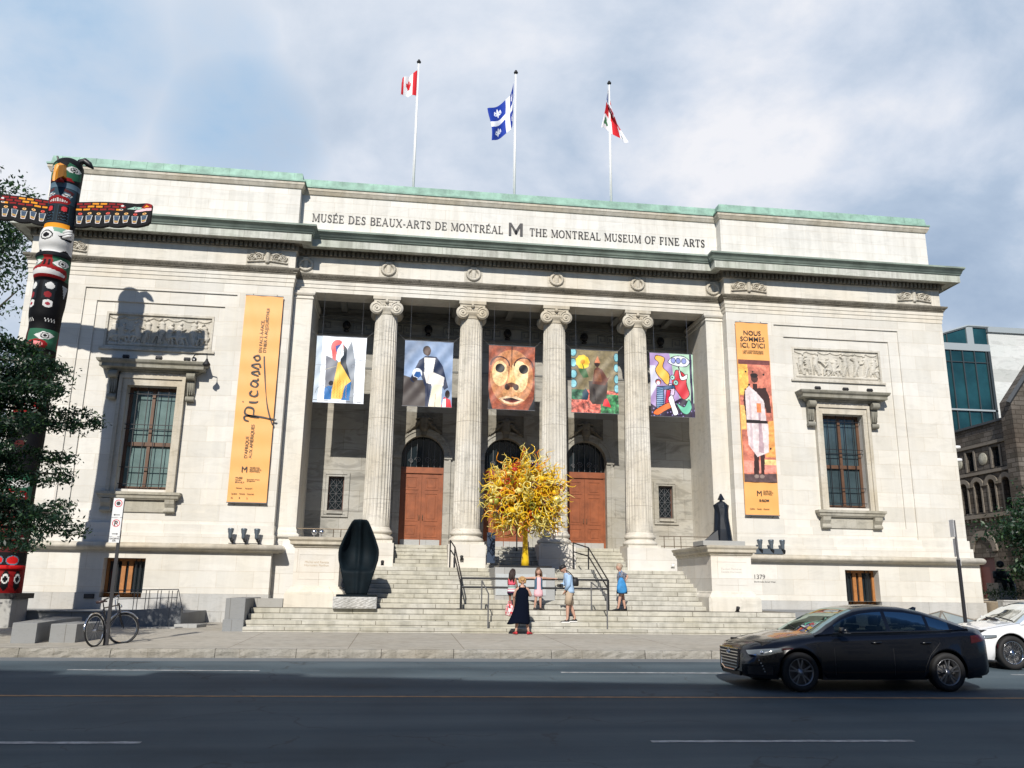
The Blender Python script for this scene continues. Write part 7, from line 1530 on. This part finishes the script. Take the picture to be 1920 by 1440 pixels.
# ================= PEOPLE
SK={'fair':mat('fair_skin',(.50,.29,.21),.55),'tan':mat('tanned_skin',(.36,.19,.12),.55),'brown':mat('brown_skin',(.26,.13,.085),.55)}
def smooth_loft(g,rings,n=14):
    """rings: (cx,cy,cz,rx,ry[,rot]) from bottom to top"""
    out=[]
    for r in rings:
        cx,cy,cz,rx,ry=r[:5]; ro=r[5] if len(r)>5 else 0; row=[]
        for k in range(n):
            a=2*PI*k/n; x,y=rx*math.cos(a),ry*math.sin(a); row.append((cx+x*math.cos(ro)-y*math.sin(ro),cy+x*math.sin(ro)+y*math.cos(ro),cz))
        out.append(row)
    g.s=True; g.loft(out)
def person(label,loc,J,skin,face,s=1.0,head_r=.095):
    """J: joints in local metres. Continuous skinned body + head with face + five-fingered hands."""
    V=[];E=[];Rr=[]
    def add(p,r,par=None): V.append(p);Rr.append(r); i=len(V)-1; (E.append((par,i)) if par is not None else None); return i
    pel=add(J['pelvis'],.125*s); sp1=add(J['waist'],.105*s,pel); ch=add(J['chest'],.125*s,sp1); nk=add(J['neck'],.055*s,ch); hb=add(J['head'],.06*s,nk)
    for sd in 'LR':
        sh=add(J['sh'+sd],.062*s,ch); el=add(J['el'+sd],.043*s,sh); wr=add(J['wr'+sd],.029*s,el)
        d=(Vector(J['wr'+sd])-Vector(J['el'+sd])).normalized(); pm_=Vector(J['wr'+sd])+d*.05*s; pa=add(tuple(pm_),.036*s,wr); u=d.orthogonal().normalized(); w2=d.cross(u)
        for k,(o,L) in enumerate(((-.024,.055),(-.008,.07),(.008,.066),(.024,.05))):
            b=pm_+u*o*s+d*.03*s; m=b+d*L*.55*s; e=m+(d*.7+w2*.5).normalized()*L*.45*s; i1=add(tuple(b),.0105*s,pa); i2=add(tuple(m),.009*s,i1); add(tuple(e),.0075*s,i2)
        tb_=pm_-d*.012*s+u*(-.036)*s; i1=add(tuple(tb_),.011*s,pa); add(tuple(tb_+(d*.6-u*.5+w2*.4)*.045*s),.009*s,i1)
        hp=add(J['hp'+sd],.088*s,pel); kn=add(J['kn'+sd],.060*s,hp); cf_m=(Vector(J['kn'+sd])*.62+Vector(J['an'+sd])*.38); ca=add(tuple(cf_m),.058*s,kn); an=add(J['an'+sd],.036*s,ca); 
        toe=J['toe'+sd]; add(tuple((Vector(J['an'+sd])+Vector(toe))/2+Vector((0,0,-.02*s))),.035*s,an)
    me=bpy.data.meshes.new('p'); me.from_pydata(V,E,[]); o=bpy.data.objects.new('p',me); scene.collection.objects.link(o)
    md=o.modifiers.new('k','SKIN'); 
    if not me.skin_vertices: me.skin_vertices.new()
    for i,sv in enumerate(me.skin_vertices[0].data): sv.radius=(Rr[i],Rr[i]); sv.use_root=(i==0)
    md.use_smooth_shade=True; sb=o.modifiers.new('s','SUBSURF'); sb.levels=1; sb.render_levels=1
    bpy.context.view_layer.update(); ev=bpy.data.meshes.new_from_object(o.evaluated_get(bpy.context.evaluated_depsgraph_get())); bpy.data.objects.remove(o)
    g=MB(); g.v=[tuple(v.co) for v in ev.vertices]; g.f=[tuple(p.vertices) for p in ev.polygons]; g.m=[0]*len(g.f); g.sm=[True]*len(g.f)
    # head: sculpted ellipsoid, face towards angle 'face' (0 = -Y towards the street, 90 = +X)
    H=Vector(J['head']); r=head_r; fa=R(face[0]); tl=R(face[1]) # tilt down
    Mh=Matrix.Translation(H)@Matrix.Rotation(fa,4,'Z')@Matrix.Rotation(tl,4,'X')
    n,m=20,16; rings=[]
    for i in range(m+1):
        t=PI*i/m; z=-math.cos(t)*r*1.22+.05*s*1.3; rr=math.sin(t)*r+1e-4; row=[]
        for k in range(n):
            a=2*PI*k/n; fx=math.sin(a); fy=-math.cos(a); x=rr*fx*.86; y=rr*fy*1.0
            low=max(0,-(z-.04)/r); y-= -0; 
            if fy<0: y*=1-.10*low; x*=1-.25*low  # narrower jaw, flatter face
            if abs(fx)<.28 and fy<0 and -.35*r<z-.05<.25*r: y-=.018*(1-abs(fx)/.28)*(1.2-abs((z-.05)/r+.05)*2.2)  # nose
            if .2<abs(fx)<.55 and fy<0 and .1*r<z-.05<.4*r: y+=.007  # eye sockets
            row.append(tuple(Mh@Vector((x,y,z))))
        rings.append(row)
    g.s=True; g.loft(rings)
    for sx in (-1,1):
        g.M=Mh; g.sphere((sx*r*.86,.01,.06),.022*s,8,6,(.5,1,1.3)); g.cm=1; g.sphere((sx*.030,-r*.90,.075),.010,8,6); g.cm=0
    g.cm=2; g.sphere((0,-r*.86,-.002),.016,8,5,(1.5,.6,.5)); g.cm=0; g.M=None
    ob=g.build('person',[SK[skin],mat('eye_dark',(.03,.02,.02),.3) if 'eye_dark' not in bpy.data.materials else bpy.data.materials['eye_dark'],mat('lips',(.40,.14,.12),.5) if 'lips' not in bpy.data.materials else bpy.data.materials['lips']],None,loc)
    tag(ob,label,'person'); return ob,Mh
def shoes(ob,J,mm,h=.05,name='shoe',sole=None):
    for sd in 'LR':
        a=Vector(J['an'+sd]); t=Vector(J['toe'+sd]); d=(t-a); d.z=0; d.normalize(); q=Vector((-d.y,d.x,0)); zb=t.z-.015; g=MB(); rings=[]
        for f_,w_,hh in ((-.06,.025,.06),(-.03,.038,.085),(.05,.040,.08),(.12,.046,.055),(.17,.042,.045),(.205,.025,.03)):
            c=Vector((a.x,a.y,0))+d*f_; rings.append([tuple(c+q*w_*math.cos(k*PI/5)+Vector((0,0,zb+max(0,hh*(.5+.5*math.sin(k*PI/5)))))) for k in range(10)])
        g.s=True; g.loft(rings); sh=g.build(name,mm,ob)
        if sole: g=MB(); g.loft([[tuple(Vector((a.x,a.y,0))+d*f_+q*w_*sg+Vector((0,0,zb+z_))) for f_,w_ in ((-.065,.03),(.1,.048),(.19,.04)) for sg in (1,)]+[tuple(Vector((a.x,a.y,0))+d*f_-q*w_+Vector((0,0,zb+z_))) for f_,w_ in ((.19,.04),(.1,.048),(-.065,.03))] for z_ in (-.002,.022)]); g.build('sole',sole,sh)
def hair(ob,Mh,mm,r,style,seed=1):
    rs=np.random.RandomState(seed); g=MB(); g.s=True; g.M=Mh
    if style=='short':
        for k in range(120):
            v=rs.normal(size=3); v/=np.linalg.norm(v)
            if v[1]<-.35 and v[2]<.55: continue
            if v[2]<-.45: continue
            g.sphere((v[0]*r*.95,v[1]*r*1.02+.01,.06+v[2]*r*1.2),rs.uniform(.022,.034),6,4)
    elif style=='long':
        for k in range(110):
            v=rs.normal(size=3); v/=np.linalg.norm(v)
            if v[1]<-.3 and v[2]<.5: continue
            if v[2]<-.3: continue
            x,y,z=v[0]*r*.98,v[1]*r*1.05+.01,.06+v[2]*r*1.18
            g.tube([(x*.8,y*.8,z+.02),(x*1.05,y*1.05+.01,z-.05),(x*1.1,max(y*1.05,.02)+.02,z-.13),(x*1.0,max(y,.03)+.03,z-.2-rs.rand()*.10)],[.02,.026,.024,.008],6)
    elif style=='bun':
        smooth_loft(g,[(0,.02,.0,r*.6,r*.7),(0,.02,.05,r*.95,r*1.0),(0,.015,.11,r*.97,r*1.03),(0,.01,.165,r*.75,r*.8),(0,.01,.19,r*.3,r*.3)]); g.sphere((0,r*1.0,.10),.045,10,7)
    g.M=None; return g.build('hair',mm,ob)
def tubeg(ob,name,mm,pts,rad,n=12):
    g=MB(); g.s=True; g.tube(pts,rad,n); return g.build(name,mm,ob)
# --- woman in the black dress, seen from behind
h=1.0
J=dict(pelvis=(0,0,.82),waist=(0,.0,.98),chest=(.0,0,1.17),neck=(0,0,1.33),head=(0,0,1.43),shL=(-.16,0,1.27),elL=(-.24,.06,1.03),wrL=(-.12,.24,1.10),shR=(.16,0,1.27),elR=(.27,.04,1.06),wrR=(.13,.24,1.14),
 hpL=(-.09,0,.78),knL=(-.13,.02,.45),anL=(-.17,.0,.09),toeL=(-.20,.12,.02),hpR=(.09,0,.78),knR=(.13,.02,.45),anR=(.19,0,.09),toeR=(.27,.10,.02))
ob,Mh=person('woman in a long sleeveless black dress and red shoes, seen from behind on the sidewalk',(-.60,-6.56,-.005),J,'fair',(180,10),.92,.093)
BLK=mat('black_dress_cloth',(.004,.006,.014),.95,spec=.05); g=MB(); smooth_loft(g,[(-.10,0,.30,.33,.20),(-.085,0,.34,.32,.20),(-.05,0,.50,.27,.18),(-.02,0,.70,.225,.165),(0,0,.84,.205,.155),(0,0,1.0,.18,.135),(0,0,1.14,.19,.135),(0,0,1.24,.165,.11),(0,0,1.30,.12,.08),(0,0,1.31,.10,.06)],24); 
for i,v in enumerate(g.v):
    if v[2]<.8: a_=math.atan2(v[1],v[0]); k_=1+(.8-v[2])*.10*math.sin(a_*7); g.v[i]=(v[0]*k_,v[1]*k_,v[2]+(.8-v[2])*.05*math.sin(a_*3+1))
g.build('dress',BLK,ob)
g=MB(); 
for sx in (-1,1): g.tube([(sx*.09,-.085,1.24),(sx*.085,-.06,1.32),(sx*.07,-.0,1.37)],.014,5); g.tube([(sx*.09,.085,1.22),(sx*.085,.05,1.32),(sx*.07,0,1.36)],.014,5)
g.build('strap',BLK,ob); hair(ob,Mh,mat('blond_hair',(.42,.26,.11),.7,noise=.3,nscale=40),.093,'short',2); shoes(ob,J,mat('red_shoe',(.45,.02,.03),.5))
ph=MB(); ph.boxr(-.04,.04,-.006,.006,-.07,.07,.005); tag(ph.build('phone',M['black'],None,(-.58,-6.27,1.17)),'black phone held up by the woman in the black dress','phone')
# --- dark haired girl, striped skirt
J=dict(pelvis=(0,0,.60),waist=(0,0,.72),chest=(.0,0,.86),neck=(.01,0,.98),head=(.03,0,1.06),shL=(-.10,.03,.93),elL=(-.10,.12,.76),wrL=(-.05,.20,.64),shR=(.10,-.03,.93),elR=(.15,-.04,.75),wrR=(.19,.03,.60),
 hpL=(-.06,0,.56),knL=(-.05,.02,.33),anL=(-.05,0,.07),toeL=(.03,.06,.015),hpR=(.06,0,.56),knR=(.07,.02,.33),anR=(.06,-.02,.07),toeR=(.15,.02,.015))
ob,Mh=person('girl with long dark curly hair, pink top and striped skirt, turned towards the sculpture',(-.66,-4.72,.63),J,'brown',(125,0),.70,.086)
g=MB(); smooth_loft(g,[(0,0,.70,.11,.085),(0,0,.80,.115,.09),(0,0,.90,.115,.085),(0,0,.955,.07,.05)],16); g.build('top',mat('hot_pink_cloth',(.75,.10,.16),.7),ob)
a=Art(1,1,60,(.05,.05,.14)); stripes=[(0,(.05,.05,.16)),(.22,(.40,.10,.28)),(.36,(.93,.93,.93)),(.46,(.80,.35,.45)),(.56,(.93,.93,.93)),(.64,(.07,.08,.2)),(.72,(.75,.85,.80)),(.80,(.07,.08,.2)),(.86,(.93,.93,.93)),(.90,(.06,.07,.18))]
g=MB(); smooth_loft(g,[(0,0,.44,.12,.10),(0,0,.50,.15,.12)]+[(0,0,.50+.25*k/20,.15-.035*k/20,.12-.03*k/20) for k in range(1,21)],20); o=g.build('skirt',paintmat('striped_cloth',.8),ob)
def stripe(z):
    u=(z-.44)/.31; c=stripes[0][1]
    for s_,cc in stripes:
        if u>=s_: c=cc
    return c
set_cols_any=lambda me,fn:(lambda ca:[ca.data[li].__setattr__('color',(*[float(q) for q in lin(np.array(fn(p.center)))],1)) for p in me.polygons for li in p.loop_indices])(me.color_attributes.new('Col','FLOAT_COLOR','CORNER'))
set_cols_any(o.data,lambda c:stripe(c.z)); hair(ob,Mh,mat('dark_curly_hair',(.030,.016,.014),.7),.086,'long',3); shoes(ob,J,M['black'])
bg_=thing('flowery_bag','red and white patterned bag beside the woman in the black dress','bag',(-.80,-5.32,.465)); a=Art(1,1,40,(.8,.7,.7)); a.noise(6,.3,3)
g=MB(); smooth_loft(g,[(0,0,0,.10,.08),(0,0,.03,.13,.10),(0,0,.12,.135,.11),(0,0,.22,.13,.10),(0,0,.30,.11,.08),(0,0,.35,.06,.05)],20); o=g.build('bag_body',paintmat('flowery_cloth',.8),bg_); rs_=np.random.RandomState(4); set_cols_any(o.data,lambda c:((.85,.15,.2) if rs_.rand()<.42 else (.93,.86,.86) if rs_.rand()<.8 else (.2,.1,.15))); g=MB(); g.tube([(-.05,0,.33),(-.04,0,.42),(.04,0,.42),(.05,0,.33)],.012,6); g.build('bag_strap',mat('pink_strap',(.6,.15,.2),.7),bg_)
# --- girl leaning on the barrier, arms spread, facing the street
J=dict(pelvis=(0,0,.62),waist=(0,0,.76),chest=(.0,0,.90),neck=(0,0,1.02),head=(.0,-.01,1.10),shL=(-.12,0,.965),elL=(-.34,.10,.955),wrL=(-.53,.18,.955),shR=(.12,0,.965),elR=(.34,.10,.955),wrR=(.54,.18,.955),
 hpL=(-.065,0,.58),knL=(-.08,-.02,.34),anL=(-.12,0,.07),toeL=(-.13,-.10,.015),hpR=(.065,0,.58),knR=(.06,-.02,.34),anR=(.07,0,.07),toeR=(.12,-.10,.015))
ob,Mh=person('girl in a pink dress and blue denim vest, arms spread along the barrier rail',(.16,-4.80,.63),J,'fair',(-20,14),.72,.088)
g=MB(); smooth_loft(g,[(0,0,.40,.14,.11),(0,0,.50,.145,.11),(0,0,.64,.12,.095),(0,0,.78,.11,.085),(0,0,.90,.115,.085),(0,0,.985,.08,.055)],20); g.build('dress',mat('pale_pink_cloth',(.80,.45,.50),.75),ob)
DN=mat('denim_cloth',(.06,.13,.20),.8,noise=.2,nscale=30); g=MB(); g.s=True
for sx in (-1,1):
    P=[[(sx*(.035+.105*math.sin(t*PI/2)) if t<1 else 0,0,0) for t in (0,.5,1)]]
    rows=[]
    for z,rx,ry in ((.62,.135,.108),(.76,.125,.10),(.9,.128,.10),(.985,.11,.07)):
        rows.append([(sx*rx*math.cos(a_),ry*math.sin(a_),z) for a_ in [R(-62+ k*152/8) for k in range(9)]])
    if sx<0: rows=[r_[::-1] for r_ in rows]
    g.grid(rows); g.grid([[ (p[0]*.97,p[1]*.97,p[2]) for p in r_[::-1]] for r_ in rows])
g.build('vest',DN,ob); hair(ob,Mh,mat('brown_hair',(.11,.06,.035),.65),.088,'long',7); shoes(ob,J,mat('dark_sandal',(.05,.04,.035),.6))
# --- man in the light blue shirt, profile to the left
J=dict(pelvis=(.06,0,.90),waist=(.05,0,1.04),chest=(.02,0,1.26),neck=(-.03,0,1.44),head=(-.10,0,1.51),shL=(.02,-.17,1.38),elL=(.0,-.19,1.10),wrL=(-.09,-.12,.92),shR=(.02,.17,1.38),elR=(-.05,.19,1.12),wrR=(-.18,.10,1.08),
 hpL=(.05,-.09,.86),knL=(-.01,-.09,.50),anL=(-.02,-.09,.10),toeL=(-.13,-.09,.015),hpR=(.07,.09,.86),knR=(.12,.09,.50),anR=(.25,.09,.14),toeR=(.16,.09,.03))
ob,Mh=person('man in a black cap, light blue shirt and beige shorts looking down to the left',(.92,-5.58,.30),J,'fair',(-90,30),1.0,.098)
SHIRT=mat('light_blue_cotton',(.33,.48,.68),.8,noise=.08,nscale=8,bump=.3,bscale=9); g=MB(); smooth_loft(g,[(.08,0,.86,.145,.19),(.07,0,.92,.14,.185),(.06,0,1.08,.135,.18),(.03,0,1.25,.14,.20),(.01,0,1.36,.125,.20),(-.02,0,1.43,.075,.10),(-.03,0,1.45,.06,.07)],22); sh_=g.build('shirt',SHIRT,ob)
for sd in 'LR':
    tubeg(sh_,'sleeve',SHIRT,[J['sh'+sd],J['el'+sd],tuple((Vector(J['wr'+sd])*.85+Vector(J['el'+sd])*.15))],[.080,.068,.052])
SHO=mat('beige_cotton',(.42,.33,.24),.85); g=MB(); smooth_loft(g,[(.06,0,.78,.14,.19),(.06,0,.86,.14,.185),(.06,0,.94,.135,.175)],20); so_=g.build('shorts',SHO,ob)
for sd in 'LR': tubeg(so_,'shorts_leg',SHO,[J['hp'+sd],tuple(Vector(J['kn'+sd])*.95+Vector(J['hp'+sd])*.05)],[.115,.105])
g=MB(); g.M=Mh; smooth_loft(g,[(0,.01,.08,.098,.108),(0,.01,.12,.10,.11),(0,.01,.165,.08,.09),(0,.01,.185,.03,.03)],16); g.loft([[(-.07,-.09,.095),(.07,-.09,.095),(.05,-.185,.075),(-.05,-.185,.075)],[(-.07,-.09,.105),(.07,-.09,.105),(.05,-.185,.085),(-.05,-.185,.085)]]); g.M=None; g.build('cap',M['black'],ob)
shoes(ob,J,M['black'],sole=M['white'])
t=thing('shoulder_bag','black shoulder bag hanging at the back of the man in the blue shirt','bag',(1.14,-5.62,1.36)); g=MB(); smooth_loft(g,[(0,0,0,.09,.11),(.0,0,.03,.12,.14),(0,0,.16,.12,.14),(0,0,.24,.09,.11),(0,0,.26,.05,.06)],18); g.build('bag_body',M['black'],t); g=MB(); g.tube([(-.02,-.1,.22),(-.18,-.19,.38),(-.27,-.10,.46),(-.24,.1,.42),(-.1,.1,.24)],.014,6); g.build('bag_strap',M['black'],t)
t=thing('camera','black camera hanging at the front of the man in the blue shirt','camera',(.74,-5.58,1.32)); g=MB(); g.boxr(-.04,.04,-.07,.07,0,.10,.01); g.build('camera_body',M['black'],t); g=MB(); g.s=True; g.lathe([(0,-.13),(.04,-.13),(.045,-.04)],(0,0,.05),14,'x'); g.build('lens',M['black'],t)
# --- grey haired woman on the landing
J=dict(pelvis=(.02,0,.74),waist=(.01,0,.87),chest=(-.0,0,1.05),neck=(-.03,0,1.19),head=(-.055,0,1.27),shL=(-.01,-.14,1.15),elL=(-.08,-.17,.95),wrL=(-.12,-.15,.78),shR=(.02,.14,1.15),elR=(.24,.05,1.06),wrR=(.13,-.02,.92),
 hpL=(0,-.08,.70),knL=(-.07,-.08,.40),anL=(-.13,-.08,.08),toeL=(-.24,-.10,.015),hpR=(.03,.08,.70),knR=(.07,.06,.40),anR=(.12,.04,.08),toeR=(.02,.0,.015))
ob,Mh=person('grey haired woman in a patterned top and navy skirt, hand on hip, on the landing',(2.80,-4.80,.63),J,'fair',(-80,5),.88,.092)
PT=mat('grey_patterned_cloth',(.17,.18,.22),.8,noise=.9,nscale=22); g=MB(); smooth_loft(g,[(.02,0,.78,.135,.16),(.01,0,.88,.125,.15),(0,0,1.02,.135,.165),(0,0,1.12,.12,.16),(-.02,0,1.19,.065,.08)],20); tp_=g.build('top',PT,ob)
for sd in 'LR': tubeg(tp_,'sleeve',PT,[J['sh'+sd],tuple((Vector(J['el'+sd])*.8+Vector(J['sh'+sd])*.2))],[.075,.06])
g=MB(); smooth_loft(g,[(.02,0,.52,.17,.16),(.02,0,.60,.17,.165),(.02,0,.74,.15,.165),(.01,0,.82,.13,.15)],20); g.build('skirt',mat('navy_cloth',(.012,.015,.035),.85),ob)
hair(ob,Mh,mat('grey_blond_hair',(.38,.30,.22),.65,noise=.25,nscale=40),.092,'bun',5); shoes(ob,J,M['black'])
t=thing('shoulder_bag','bright blue shoulder bag carried by the grey haired woman','bag',(2.76,-5.03,1.20)); g=MB(); smooth_loft(g,[(0,0,-.04,.09,.05),(0,0,.0,.15,.07),(0,0,.12,.165,.07),(-.01,0,.24,.14,.06),(-.02,0,.36,.09,.05),(-.02,0,.44,.05,.03)],20); g.build('bag_body',mat('bright_blue_cloth',(.03,.22,.50),.7,noise=.3,nscale=9),t); g=MB(); g.tube([(-.03,.02,.42),(-.05,.06,.62),(.03,.12,.66),(.04,.06,.44)],.013,6); g.build('bag_strap',bpy.data.materials['bright_blue_cloth'],t)
